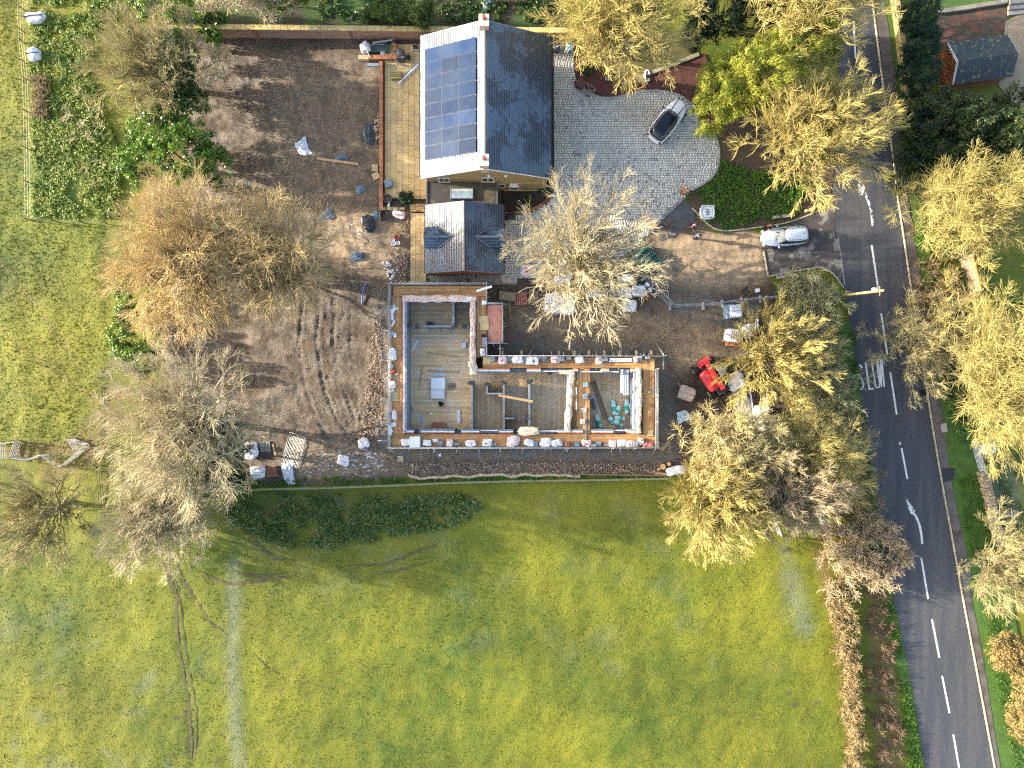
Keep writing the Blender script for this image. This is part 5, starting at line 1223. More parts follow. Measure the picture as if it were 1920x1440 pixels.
for (a, b), od in zip(edges, outd):
    for z in (ZD + .45, ZD + .95): pole([wp(*a, ZD) + Vector((0, 0, z - ZD)), wp(*b, ZD) + Vector((0, 0, z - ZD))])
    A_, B_ = wp(*a, ZD), wp(*b, ZD); L = (B_ - A_).length; n = max(1, round(L / 2.1)); inw = Vector((-od[0], od[1], 0))
    pole([A_ - Vector((0, 0, .08)), B_ - Vector((0, 0, .08))])
    if L > 3.5:
        mb = MB(); mb.beam(A_ + inw * .06 + Vector((0, 0, .12)), B_ + inw * .06 + Vector((0, 0, .12)), .035, .21); mb.build('toe_board', MAT_WOODD if od[1] else MAT_GALV, sf, world=True)
    for i in range(n + 1):
        p = A_.lerp(B_, i / n); pole([(p.x, p.y, .0), (p.x, p.y, ZD + 1.12 + RND.uniform(0, .25))], 'standard')
        e = RND.uniform(.12, .5); o_ = Vector((od[0], -od[1], 0))
        if L > 3: pole([p + o_ * e - Vector((0, 0, .05)), p + inw * 1.3 - Vector((0, 0, .05))], 'transom')
        if i % 2 == 0 and L > 5: pole([p + o_ * .05 + Vector((0, 0, .1)), p + o_ * RND.uniform(.9, 1.4) + Vector((o_.y, -o_.x, 0)) * RND.uniform(-.6, .6) - Vector((0, 0, ZD * .96))], 'brace')
    k = int(L / .8)
    for i in range(k):
        if RND.random() < .45: p = A_.lerp(B_, (i + RND.random()) / k); o_ = Vector((od[0], -od[1], 0)); pole([p - inw * 0 + o_ * RND.uniform(.12, .42) - Vector((0, 0, .06)), p + inw * .25 - Vector((0, 0, .06))], 'transom', .02)
# board ends poking out under the wing walkway
for px in (942, 978, 1048, 1078, 1104, 1133, 1163, 1193, 1221):
    p = wp(px, 663, ZD - .1); mb = MB(); mb.box((p.x, p.y, ZD - .16), (.2, .55, .04)); mb.build('board_end', MAT_WOODD, sf, world=True)
pole([wp(726, 826.5, ZD), wp(708, 826.5, ZD)], 'timber_pole', .05)

# ------------------------------------------------------------------ loose things, builders
MAT_SACK = M('white_sack', (.70, .68, .66), (.60, .57, .56), rough=.6, scale=4, fine=10, famt=.15, bump=.6, bscale=10)
MAT_SACKP = M('pinkish_sack', (.66, .55, .53), (.55, .42, .40), rough=.6, scale=4, fine=10, famt=.2, bump=.6, bscale=10)
MAT_PRR = M('red_print', (.42, .06, .05), famt=.2); MAT_PRB = M('dark_print', (.06, .07, .10), famt=.2)
MAT_WRAP = M('white_wrap', (.66, .68, .70), (.52, .54, .57), rough=.3, scale=2.5, fine=7, famt=.2, bump=.8, bscale=6, spec=.6)
MAT_WRAPG = M('cloudy_wrap', (.46, .48, .51), (.58, .59, .61), rough=.3, scale=2, fine=6, famt=.25, bump=.8, bscale=6, spec=.6)
MAT_WRAPB = M('brown_wrap', (.40, .30, .24), (.50, .40, .33), rough=.35, scale=2.5, fine=7, famt=.2, bump=.8, bscale=6, spec=.5)
MAT_PINE = M('pallet_wood', (.36, .27, .17), (.27, .20, .13), rough=.85, famt=.25, var='object', vamt=.15)
MAT_PALR = M('red_pallet', (.52, .19, .13), (.45, .16, .11), rough=.8, famt=.2, var='object', vamt=.1)
MAT_PALG = M('grey_pallet', (.30, .27, .25), (.22, .20, .18), rough=.85, famt=.25, var='object', vamt=.15)
MAT_BLUEB = M('blue_grey_block', (.17, .24, .30), (.13, .19, .25), rough=.85, famt=.2, var='object', vamt=.2)
MAT_PLY = M('plywood', (.52, .39, .19), (.44, .33, .17), rough=.7, scale=4, famt=.15)
MAT_PLAST = M('white_plastic', (.74, .75, .76), (.66, .67, .68), rough=.4, famt=.08)
MAT_BLUEST = M('blue_sheet', (.10, .15, .20), (.07, .105, .14), rough=.4, scale=2, famt=.25, bump=.5, bscale=8)
MAT_GREENT = M('green_tarp', (.012, .10, .085), (.008, .06, .055), rough=.4, scale=3, famt=.3, bump=.7, bscale=8)
MAT_BLACKP = M('black_plastic', (.012, .013, .015), (.022, .023, .026), rough=.4, famt=.2)
PXM = MPP
def sack(px, py, z, w, l, label, h=.28, rz=0.0, mat=None, pr=None, seed=None, tie=.15, rough=.16, group=None, name='sack', cat='sack'):
    """crumpled bag; w, l in pixels"""
    c = wp(px, py, z); sd = seed or int(px * 7 + py); k = (CAMH - z) / FPX; t = thing(name, label, cat, c, rz, group)
    mb = MB(); mb.rumple((0, 0, 0), (w * k * 1.05, l * k * 1.05, h), 0, rough * 1.3, 4.0, sd, 7, tie); mb.build('bag', mat or MAT_SACK, t)
    rr = random.Random(sd); mb = MB(); mb.rumple((w * k * rr.uniform(-.3, .3), l * k * rr.uniform(-.3, .3), h * .55), (w * k * .5, l * k * .45, h * .65), rr.uniform(0, 3), .3, 2.2, sd + 1, 5); mb.build('neck', mat or MAT_SACK, t)
    if pr:
        mb = MB(); mb.box((0, -l * k * .1, h * .98), (w * k * .42, l * k * .22, .03), rr.uniform(-.2, .2)); mb.build('print', pr, t)
    return t
def blocks(px, py, z, nx_, ny_, nz_, label, mat=None, rz=0.0, d=(.44, .215, .215), group=None, name='block_stack', piece='block', cat='blocks'):
    c = wp(px, py, z); t = thing(name, label, cat, c, rz, group); s = MB(); s.cbox((0, 0, 0), (d[0] - .008, d[1] - .008, d[2] - .004), .008); me = s.mesh(piece, mat or MAT_BLOCK)
    for k in range(nz_):
        for i in range(nx_):
            for j in range(ny_):
                if nz_ > 1 and k == nz_ - 1 and RND.random() < .25 and nx_ * ny_ > 1 and (i or j or k): continue
                o = new_obj(piece, me, t); o.location = ((i - (nx_ - 1) / 2) * d[0] + RND.uniform(-.012, .012), (j - (ny_ - 1) / 2) * d[1] + RND.uniform(-.012, .012), k * d[2]); o.rotation_euler = (0, 0, RND.uniform(-.05, .05))
    return t
def plank(px0, py0, px1, py1, z, label, w=.2, h=.05, mat=None, name='timber_plank', cat='plank', z1=None):
    a, b = wp(px0, py0, z), wp(px1, py1, z if z1 is None else z1); mb = MB(); up = Vector((0, 0, h / 2)); mb.beam(a + up, b + up, w, h); o = single(name, label, cat, mb, mat or MAT_WOOD, (a + b) / 2); return o
def slab_(px, py, z, w, l, h, label, mat, rz=0.0, name='board', cat='board', layers=1):
    """flat sheet goods; more layers = a slightly fanned stack"""
    c = wp(px, py, z); k = (CAMH - z) / FPX
    if layers == 1: mb = MB(); mb.cbox(c, (w * k, l * k, h), .01, rz); return single(name, label, cat, mb, mat, c)
    t = thing(name, label, cat, c, rz)
    for i in range(layers): mb = MB(); mb.cbox((RND.uniform(-.03, .03), RND.uniform(-.03, .03), i * h), (w * k, l * k, h - .006), .006, RND.uniform(-.03, .03)); mb.build('sheet', mat, t)
    return t
def pallet_parts(t, w, l, mat, z=0.0):
    nb_ = 7; pit = w / nb_; s = MB(); s.box((0, 0, 0), (pit * .62, l, .022)); me = s.mesh('deck_board', mat); s = MB(); s.box((0, 0, 0), (w, .1, .1)); mb_ = s.mesh('bearer', mat)
    for i in range(nb_): o = new_obj('deck_board', me, t); o.location = (-w / 2 + (i + .5) * pit, 0, z + .1)
    for y in (-l / 2 + .05, 0, l / 2 - .05): o = new_obj('bearer', mb_, t); o.location = (0, y, z)
def pallet(px, py, w, l, label, rz=0.0, mat=None, z=0.02):
    c = wp(px, py, z); t = thing('pallet', label, 'pallet', c, rz); pallet_parts(t, w * PXM, l * PXM, mat or MAT_PINE); return t
def wrapped(px, py, w, l, h, label, rz=0.0, mat=None, name='wrapped_pallet', rough=.05, seed=None, sq=7, cat='pallet load', base=True):
    """px, py = middle of the top as seen"""
    zt = h + .12; p = wp(px, py, zt); c = Vector((p.x, p.y, .02)); k = (CAMH - zt) / FPX; t = thing(name, label, cat, c, rz)
    if base: pallet_parts(t, w * k * 1.0, l * k * 1.0, MAT_PINE)
    mb = MB(); mb.rumple((0, 0, .125 if base else 0), (w * k, l * k, h), 0, rough, sq, seed or int(px + py), 11); mb.build('plastic_wrap', mat or MAT_WRAP, t, True)
    s = MB(); s.box((0, 0, .125 + h * .3), (w * k * 1.01, .03, h * .71)); s.build('strap', MAT_PRB, t)
    return t
def bulkbag(px, py, w, label, h=.8, rz=0.0, fill=None, mat=None):
    zt = h; p = wp(px, py, zt); c = Vector((p.x, p.y, .02)); k = (CAMH - zt) / FPX; s_ = w * k; t = thing('bulk_bag', label, 'bag', c, rz); rr = random.Random(int(px * 3 + py))
    n = 20; mb = MB(); V = []
    for lev, (z, sc) in enumerate(((0, .98), (h * .5, 1.04), (h, 1.0), (h * .97, .93), (h * .78, .9))):
        for i in range(n):
            a = 2 * math.pi * i / n; sq = (abs(math.cos(a)) ** 4 + abs(math.sin(a)) ** 4) ** -.25; V.append((math.cos(a) * sq * sc * s_ / 2 * (1 + rr.uniform(-.03, .03)), math.sin(a) * sq * sc * s_ / 2 * (1 + rr.uniform(-.03, .03)), z + (rr.uniform(-.06, .03) if lev in (2, 3) else 0)))
    mb.add(V, [(l * n + i, l * n + (i + 1) % n, (l + 1) * n + (i + 1) % n, (l + 1) * n + i) for l in range(4) for i in range(n)]); mb.build('bag', mat or MAT_SACK, t, True)
    mb = MB(); mb.rumple((0, 0, 0), (s_ * .93, s_ * .93, h * .84), 0, .05, 5, int(px), 7); mb.build('filling', fill or M('sand', (.38, .27, .14), famt=.3) if fill or 'sand' not in bpy.data.materials else bpy.data.materials['sand'], t, True)
    for sx, sy in ((-1, -1), (1, -1), (1, 1), (-1, 1)):
        a = Vector((sx * s_ * .46, sy * s_ * .30, h)); b = Vector((sx * s_ * .30, sy * s_ * .46, h)); mb = MB(); mb.tube([a, a.lerp(b, .3) + Vector((sx * .1, sy * .1, .12)), a.lerp(b, .7) + Vector((sx * .1, sy * .1, .1)), b], .022, 5); mb.build('loop', mat or MAT_SACK, t)
    return t
def tub(px, py, w, l, h, label, rz, mat, fill):
    c = wp(px, py, .03); t = thing('mixing_tub', label, 'tub', c, rz); W, L = w * PXM, l * PXM; mb = MB()
    o_ = [(-W / 2, -L / 2), (W / 2, -L / 2), (W / 2, L / 2), (-W / 2, L / 2)]; lv = [(.82, 0), (1, h), (1.06, h), (1.06, h - .03), (.92, h - .02), (.78, .06)]
    V = [(x * s, y * s, z) for s, z in lv for x, y in o_]; mb.add(V, [(a * 4 + i, a * 4 + (i + 1) % 4, (a + 1) * 4 + (i + 1) % 4, (a + 1) * 4 + i) for a in range(5) for i in range(4)] + [(20, 21, 22, 23)]); mb.build('shell', mat, t)
    mb = MB(); mb.box((0, 0, .07), (W * .80, L * .80, h * .4)); mb.build('contents', fill, t); return t
def bucket(px, py, r, h, label, mat, z=.03, rim=None, name='bucket', cat='bucket', fill=None):
    c = wp(px, py, z); t = thing(name, label, cat, c); mb = MB(); R = r * PXM; mb.lathe((0, 0, 0), [(R * .8, 0), (R, h), (R * 1.08, h), (R * 1.08, h - .03), (R * .9, h - .03), (R * .75, h * .45)], 12); mb.build('shell', mat, t, True)
    mb = MB(); mb.lathe((0, 0, h * .5), [(R * .76, 0), (R * .6, .03), (.01, .05)], 10); mb.build('contents', fill or MAT_BLACKP, t); return t

# ================================================================== things on the scaffold walkway
G1 = 'sacks and blocks set out along the scaffold'
# left walkway, from the top down
slab_(735.5, 590, ZD, 4.5, 22, .10, 'white insulated lintel lying along the left scaffold walkway', MAT_PLAST, .04, 'lintel', 'lintel')
slab_(738.5, 579, ZD, 4, 15, .06, 'narrow white board offcut behind the lintel on the left walkway', MAT_INS, -.1, 'board_offcut', 'offcut')
slab_(743, 578.5, ZD, 7, 4, .05, 'short white board offcut crossing the left walkway', MAT_INS, .15, 'board_offcut', 'offcut')
plank(740, 601, 734, 613, ZD, 'short white slanted batten on the left walkway', .16, .05, MAT_PLAST, 'batten', 'batten')
blocks(736, 626, ZD, 1, 2, 1, 'pair of pale blocks on the upper left walkway', MAT_BLUEB); slab_(741, 629, ZD, 4.5, 7, .2, 'small white box beside the pale block pair', MAT_PLAST, 0, 'box', 'box')
sack(736.5, 664, ZD, 12, 20, 'long crumpled white sack halfway down the left walkway', .28, .1)
blocks(735, 688, ZD, 1, 1, 1, 'single grey block above the red sack', MAT_BLUEB, 1.3); sack(737, 696, ZD, 10, 8, 'red printed sack on the left walkway', .22, .2, MAT_PRR); plank(741, 703, 746, 700, ZD, 'small white offcut below the red sack', .12, .04, MAT_PLAST, 'batten', 'batten')
sack(736, 721, ZD, 12, 13, 'white sack with red print on the left walkway', .25, .3, MAT_SACK, MAT_PRR); slab_(736, 731, ZD, 4, 9, .06, 'white strip just under the red printed white sack', MAT_PLAST, 0, 'board_offcut', 'offcut')
slab_(738.5, 744, ZD, 14, 16, .025, 'square plywood mortar board with a grey heap on the left walkway', MAT_PLY, .02, 'mortar_board', 'board'); mb = MB(); mb.rumple(wp(739.5, 744, ZD + .026), (.3, .3, .1), 0, .2, 2, 3, 6); single('mortar_heap', 'grey mortar heap on the plywood board of the left walkway', 'mortar', mb, M('mortar', (.42, .38, .30)), wp(739.5, 744, ZD + .026))
blocks(733, 778, ZD, 1, 3, 1, 'grey blocks beside the slumped sack low on the left walkway', MAT_BLUEB); sack(740, 778, ZD, 9, 16, 'slumped greyish sack low on the left walkway', .3, 0, MAT_SACKP)
slab_(737.5, 796, ZD, 9, 8, .03, 'tilted white sheet near the lower left scaffold corner', MAT_PLAST, .2, 'plastic_sheet', 'sheet'); sack(731.5, 806, ZD, 7, 20, 'white plastic bundle on the lower left scaffold corner', .2, .1, MAT_WRAP)
# bottom walkway, left to right
sack(762, 829, ZD, 17, 12, 'white sack leaning left of the big white foam block', .3, .1)
slab_(779, 828, ZD, 19, 20, .5, 'big white foam block on the lower walkway', MAT_PLAST, .03, 'foam_block', 'insulation')
slab_(816, 826, ZD, 9, 6, .03, 'small white sheet lying on the lower walkway', MAT_PLAST, .05, 'board_offcut', 'offcut')
row = [(801, 830, 14, 11, 's', 'white sack just right of the big foam block', 0, None), (844, 830, 11, 12, 's', 'square pinkish sack third from the foam block', 1, None), (882, 831, 18, 11, 's', 'wide white sack with red print under the middle of the left half', 0, 1),
       (914, 830, 17, 13, 's', 'white sack with a dark printed line on the lower walkway', 0, 2), (962, 827, 22, 20, 's', 'largest pinkish white sack on the lower walkway with its neck pointing up', 1, None), (992, 830, 18, 12, 's', 'white sack right of the largest lower walkway sack', 0, None),
       (1023, 830, 19, 16, 's', 'white sack with a tall twisted neck on the lower walkway', 0, None), (1044, 830, 18, 12, 's', 'smooth grey sack beside the twisted neck sack', 2, None), (1099, 831, 15, 11, 's', 'pink printed sack below the cross walkway', 1, 1),
       (1148, 832, 13, 12, 's', 'pinkish sack left of the bluish sack', 1, 1), (1165, 831, 16, 12, 's', 'bluish white sack near the lower right corner', 2, None), (1180, 832, 13, 12, 's', 'pinkish sack right of the bluish sack', 1, None), (1201, 827, 10, 12, 's', 'small buff sack by the lower right corner', 1, None)]
for px, py, w, l, k, lb, m, pr in row: sack(px, py, ZD, w, l, lb, RND.uniform(.25, .36), RND.uniform(-.15, .15), (MAT_SACK, MAT_SACKP, MAT_WRAPG)[m], (None, MAT_PRR, MAT_PRB)[pr or 0], group=G1)
for px, py, nx_, ny_, nz_, lb, m in ((826, 831, 1, 2, 2, 'blue grey block stack right of the small white sheet', MAT_BLUEB), (857, 832, 1, 1, 2, 'two dark blocks beside the square pinkish sack', MAT_BLOCK), (926, 833, 1, 1, 1, 'single dark block right of the dark printed sack', MAT_BLUEB), (1004, 832, 1, 2, 1, 'pair of blue grey blocks before the twisted neck sack', MAT_BLUEB),
                                     (1082, 832, 1, 2, 1, 'upright blue grey block left of the pink printed sack', MAT_BLUEB), (1112, 834, 1, 1, 2, 'dark blocks right of the pink printed sack', MAT_BLOCK), (1122, 832, 1, 2, 2, 'taller blue grey block stack right of the pink printed sack', MAT_BLUEB), (1137, 834, 1, 1, 1, 'single grey block left of the three corner sacks', MAT_BLOCK), (1191, 832, 1, 2, 2, 'dark block stack left of the small buff sack', MAT_BLOCK)):
    blocks(px, py, ZD, nx_, ny_, nz_, lb, m, RND.uniform(-.05, .05), group=G1)
blocks(1063, 832, ZD, 2, 4, 4, 'small stack of orange bricks on the lower walkway', MAT_BR2, 0, (.215, .1025, .065), None, 'brick_stack', 'brick', 'bricks')
blocks(852, 829, ZD, 1, 3, 2, 'few red bricks between square sack and dark blocks', MAT_BR2, .3, (.215, .1025, .065), None, 'brick_stack', 'brick', 'bricks')
sack(1213, 833, ZD, 19, 8, 'bright red sack bundle in the lower right corner', .25, .05, M('red_plastic', (.50, .06, .08), (.6, .3, .3), rough=.5))
# upper wing walkway, left to right
slab_(913, 675, ZD, 14, 14, .02, 'square plywood sheet at the inner corner of the wing walkway', MAT_PLY, 0, 'plywood_sheet', 'board')
for px, py, w, l, lb, m, pr in ((942, 675, 14, 13, 'pink printed sack first on the upper wing walkway', 1, 1), (971, 674, 18, 13, 'white sack second on the upper wing walkway', 0, None), (998, 676, 22, 14, 'biggest white sack with two dark holes on the upper wing walkway', 0, 2), (1041, 674, 16, 12, 'pink printed sack right of the biggest wing sack', 1, 1),
                                (1086, 675, 16, 13, 'torn white sack above the membrane drape', 0, None), (1123, 675, 13, 13, 'pink printed sack left of the long white lintels', 1, 1), (1192, 674, 8, 10, 'small buff bag right of the long white lintels', 1, None)):
    sack(px, py, ZD, w, l, lb, RND.uniform(.26, .36), RND.uniform(-.15, .15), (MAT_SACK, MAT_SACKP)[m], (None, MAT_PRR, MAT_PRB)[pr or 0], group=G1)
for px, py, nx_, ny_, nz_, lb, m in ((924, 673, 1, 2, 2, 'blue block stack beside the plywood sheet', MAT_BLUEB), (958, 672.5, 2, 2, 1, 'blue blocks between first and second wing sacks', MAT_BLUEB), (984, 672, 1, 2, 1, 'blue blocks left of the biggest wing sack', MAT_BLUEB), (1020, 673, 1, 2, 2, 'square blue block stack right of the biggest wing sack', MAT_BLUEB), (1053, 673, 1, 2, 3, 'tall blue block stack before the torn sack', MAT_BLUEB),
                                     (1010, 671, 1, 1, 1, 'lone dark block tucked behind the biggest wing sack', MAT_BLOCK), (1134, 673, 1, 2, 2, 'blue block stack at the left end of the long lintels', MAT_BLUEB), (1198, 672, 1, 2, 2, 'dark block stack right of the small buff bag', MAT_BLOCK), (1213, 671, 1, 1, 2, 'pale blue blocks at the right end of the wing walkway', MAT_BLUEB), (1066, 672, 1, 1, 2, 'grey blocks just left of the torn sack', MAT_BLOCK)):
    blocks(px, py, ZD, nx_, ny_, nz_, lb, m, RND.uniform(-.04, .04), group=G1)
blocks(930, 674, ZD, 1, 3, 2, 'three red bricks on the wing walkway beside the blue stack', MAT_BR2, .2, (.215, .1025, .065), None, 'brick_stack', 'brick', 'bricks')
for i, y in enumerate((673.5, 677)): slab_(1163, y, ZD, 42, 3.2, .14, ('upper', 'lower')[i] + ' one of two long white lintels on the wing walkway', MAT_PLAST, 0, 'lintel', 'lintel')
for px, py, lb in ((1204.5, 673.5, 'upper left yellowish pipe coil at the right end of the wing walkway'), (1209.5, 678, 'lower right yellowish pipe coil at the right end of the wing walkway')):
    c = wp(px, py, ZD); mb = MB(); [mb.tube([c + Vector((.14 * math.cos(a), .14 * math.sin(a), .03 + .04 * k)) for a in np.linspace(0, 6.1, 12)], .025, 5) for k in range(2)]; single('pipe_coil', lb, 'pipe', mb, M('yellow_pipe', (.42, .38, .20)) if 'yellow_pipe' not in bpy.data.materials else bpy.data.materials['yellow_pipe'], c)
# walkway right of the tall block
slab_(908, 541.5, ZD + .95, 30, 4.2, .10, 'long white lintel lying across the top right scaffold rail', MAT_PLAST, .30, 'lintel', 'lintel')
slab_(908, 568, ZD + .02, 9, 7, .35, 'small white box at the head of the red loading bay', MAT_PLAST, 0, 'box', 'box')
slab_(906.5, 599, ZD, 17, 13, .02, 'upper one of two plywood squares beside the loading bay', MAT_PLY, 0, 'plywood_sheet', 'board'); slab_(908.5, 612, ZD + .03, 16, 14, .02, 'lower one of two plywood squares beside the loading bay', MAT_PLY, .02, 'plywood_sheet', 'board')
bucket(907.5, 631, 4, .3, 'black bucket at the foot of the loading bay', MAT_BLACKP, ZD); blocks(909, 642, ZD, 1, 4, 2, 'grey block stack below the black bucket', MAT_BLOCK)
sack(905, 660, ZD, 9, 13, 'red and white sack on the walkway near the inner corner', .28, .1, MAT_SACK, MAT_PRR)
# cross walkway
for px, py, lb in ((1098, 721, 'upper grey block stack on the cross walkway'), (1097, 743, 'second grey block stack on the cross walkway')): blocks(px, py, ZD + .06, 1, 2, 2, lb, MAT_BLUEB, .1)
slab_(1094, 769, ZD + .06, 12, 8, .06, 'grey slab on the lower cross walkway', MAT_CONC, .05, 'paving_slab', 'slab'); slab_(1092, 790, ZD + .06, 9, 9, .3, 'small pale box on the lower cross walkway', MAT_CONC, 0, 'box', 'box')
slab_(1083, 747, 2.4, 6, 42, .08, 'long white panel standing beside the cross walkway', MAT_PLAST, 0, 'panel', 'panel')
slab_(1097, 803, ZD + .06, 6, 60, .04, 'pale scaffold board laid down the cross walkway', MAT_WOODD, 0, 'loose_board', 'board')
# right walkway bits
for px, py, lb in ((1224, 710, 'topmost brick pile on the right walkway'), (1222, 733, 'second brick pile on the right walkway'), (1221, 760, 'middle brick pile on the right walkway'), (1221, 787, 'lowest brick pile on the right walkway')): blocks(px, py, ZD, 1, 4, 2, lb, MAT_BR2 if px != 1222 else MAT_BLUEB, RND.uniform(-.1, .1), (.215, .1025, .065), None, 'brick_stack', 'brick', 'bricks')
slab_(1219, 812, ZD, 9, 11, .12, 'ply box lid on the lower right walkway', MAT_PLY, 0, 'plywood_sheet', 'board')

# ================================================================== things on the new floor
slab_(822, 719, ZF, 26, 20, .085, 'upper stack of white insulation sheets on the new floor', MAT_PLAST, .01, 'insulation_stack', 'insulation', 6); slab_(821.5, 738, ZF, 25, 19, .07, 'lower stack of white insulation sheets on the new floor', MAT_INS, -.01, 'insulation_stack', 'insulation', 5)
plank(786, 727, 793, 686, ZF, 'long timber plank lying steeply left of the insulation stacks', .17); plank(802, 695.5, 862, 698, ZF, 'timber plank lying across behind the insulation stacks', .19); plank(801, 661, 858, 669, ZF, 'thin pair of slanted timber battens in the big room', .15, .04); plank(774, 655, 784, 636, ZF, 'white slanted panel strip in the big room', .2, .03, MAT_PLAST, 'panel', 'panel')
slab_(823, 703, ZF, 26, 6, .02, 'clear plastic strip in front of the insulation stacks', MAT_WRAPG, 0, 'plastic_sheet', 'sheet'); slab_(825, 693, ZF, 13, 6, .02, 'crumpled plastic scrap behind the timber plank', MAT_WRAPG, .2, 'plastic_sheet', 'sheet')
slab_(870, 648, ZF, 8, 10, .3, 'white box against the pink membrane wall', MAT_PLAST, 0, 'box', 'box'); slab_(875, 639, ZF, 8, 5, .06, 'white offcut leaning above the white box', MAT_PLAST, .8, 'board_offcut', 'offcut')
slab_(782, 699, ZF, 10, 5, .03, 'small grey tray by the steep timber plank', MAT_WRAPG, -.6, 'tray', 'tray'); slab_(793, 575, ZF, 4, 4, .08, 'little white box in the back room', MAT_PLAST, .2, 'box', 'box')
sack(847, 724, ZF, 10, 10, 'dark crumpled cable heap right of the insulation stacks', .15, 0, MAT_WOODD, name='cable_heap', cat='cables', rough=.35)
for i, (px, py) in enumerate(((825, 755), (830, 757), (827, 759.5))): bucket(px, py, 2.7, .35, ('upper', 'right', 'lower')[i] + ' one of three black buckets below the insulation stacks', MAT_BLACKP, ZF)
slab_(791, 789, ZF, 5, 22, .05, 'pale blue panel near the bottom wall of the big room', M('pale_blue', (.38, .47, .52)), .12, 'panel', 'panel'); slab_(860, 781, ZF, 6, 24, .08, 'white channel bundle near the bottom wall of the big room', MAT_PLAST, 0, 'channel_bundle', 'panel', 2)
slab_(808.5, 776, ZF, 5, 4, .1, 'tiny white box left of the channel bundle', MAT_PLAST, .5, 'box', 'box')
blocks(823, 797, ZF, 6, 5, 8, 'broad stack of orange bricks against the bottom wall of the big room', MAT_BR2, 0, (.215, .1025, .065), None, 'brick_stack', 'brick', 'bricks')
c = wp(826, 619, ZF); t = thing('stud_panel', 'slim wooden stud frame leaning by the inner partition', 'frame', c)
for a, b in (((805, 615), (846, 615)), ((807, 623), (844, 623)), ((805, 615), (807, 623)), ((846, 615), (844, 623)), ((826, 615), (826, 623))): mb = MB(); mb.beam(wp(*a, 1.0 if a[1] > 620 else .3), wp(*b, 1.0 if b[1] > 620 else .3), .06, .05); mb.build('batten', MAT_WOOD, t, world=True)
slab_(806, 607, ZF, 11, 6, .5, 'dark toolbox behind the stud frame', MAT_BLACKP, 0, 'toolbox', 'box')
plank(770, 760, 774, 768, ZF, 'dark spade handle by the left wall', .05, .05, MAT_BLACKP, 'spade', 'tool'); plank(934, 741, 999, 753, 2.46, 'pale timber plank laid across two partition tops', .22, .05)
# right-hand room
for i, x in enumerate((1166, 1170.5, 1174, 1177.5)): slab_(x, 715 if i == 0 else 717, 2.3, 4.5 if i == 0 else 3.0, 44 if i == 0 else 48, .10, ('white flat panel leftmost of the long bars over the upper wall', 'first blue steel bar right of the white panel', 'middle blue steel bar over the upper wall', 'rightmost blue steel bar over the upper wall')[i], MAT_PLAST if i == 0 else M('blue_steel%d' % i, (.30, .36, .42), rough=.4, metal=.3), 0, 'steel_bar' if i else 'panel', 'bar' if i else 'panel')
plank(1110, 716, 1134, 786, ZF, 'left long timber joist lying diagonally in the right room', .2, .1, MAT_WOODD); plank(1114, 714, 1140, 786, ZF, 'right long timber joist lying diagonally in the right room', .2, .1, MAT_WOODD)
MAT_GRN = M('green_wrap', (.04, .36, .22), (.06, .42, .27), rough=.4, famt=.15); MAT_CY = M('cyan_wrap', (.42, .66, .68), (.55, .74, .76), rough=.35, famt=.12, bump=.5, bscale=6)
def roll(px, py, l, rz, label, w=9):
    c = wp(px, py, ZF + .25); t = thing('insulation_roll', label, 'insulation', c, rz); mb = MB(); L = l * PXM; R = w * PXM / 2; mb.rumple((0, 0, -.25), (2 * R, L, 2 * R), 0, .05, 3.5, int(px), 8); mb.build('wrap', MAT_CY, t, True)
    mb = MB(); mb.rumple((0, -L * .1, -.24), (2 * R * 1.02, L * .42, 2 * R * 1.02), 0, .03, 4, int(px) + 1, 6); mb.build('label_band', MAT_GRN, t, True)
for a in ((1150.5, 764, 29, .1, 'pale cyan roll upright at the left of the heap'), (1158, 769, 20, -.35, 'green banded roll second in the heap'), (1162, 784, 21, 1.45, 'green banded roll lying across the heap'), (1146, 788, 15, .5, 'short cyan roll at the foot of the heap'), (1159, 794, 19, 1.0, 'blue cyan roll lowest in the heap'), (1175, 762, 29, 0, 'white cyan roll standing apart by the right wall'), (1184, 768, 27, .2, 'bright green roll beside the right wall'), (1122, 789, 28, .35, 'green banded roll alone below the joists')): roll(*a)
slab_(1133, 727, ZF, 12, 12, .04, 'pale tray with white scraps in the right room', MAT_PLY, 0, 'tray', 'tray'); slab_(1113, 757, ZF, 5, 20, .6, 'dark grey sheet leaning by the cross walkway', MAT_BLUEST, .2, 'sheet_stack', 'sheet'); sack(1111, 748, ZF, 9, 8, 'torn white scrap by the cross walkway', .3, .4)

# ================================================================== upper yard and patio
plank(594, 297, 672, 308, .04, 'long pale timber plank lying on the soil yard', .22, .05, MAT_WOOD)
def tarp(px, py, w, l, label, mat, rz=0.0, seed=0, h=.12, z=.04, name='plastic_sheet', cat='sheet', rough=.5):
    """crumpled sheet lying on the ground"""
    rs = np.random.RandomState(seed + int(px)); c = wp(px, py, z); n = 12; W, L = w * PXM, l * PXM; u = np.linspace(-.5, .5, n); X, Y = np.meshgrid(u, u); r = 1 + .25 * np.sin(np.arctan2(Y, X) * 3 + rs.uniform(0, 6)) * rough + .12 * np.sin(np.arctan2(Y, X) * 7 + rs.uniform(0, 6)) * rough
    Z = h * (np.abs(np.sin(X * 9 + Y * 5 + rs.uniform(0, 6)) * np.cos(Y * 8 - X * 4)) + rs.uniform(0, .5, X.shape)) * np.clip(1.15 - 2 * np.sqrt(X ** 2 + Y ** 2), .1, 1) + .03
    x = X * W * r; y = Y * L * r; ca, sa = math.cos(rz), math.sin(rz); V = np.stack([x * ca - y * sa, x * sa + y * ca, Z], -1).reshape(-1, 3); I = np.arange(n * n).reshape(n, n); F = np.stack([I[:-1, :-1], I[:-1, 1:], I[1:, 1:], I[1:, :-1]], -1).reshape(-1, 4)
    o = new_obj(name, mesh_np(name, V, F, mat, True)); o.location = c; return tag(o, label, cat)
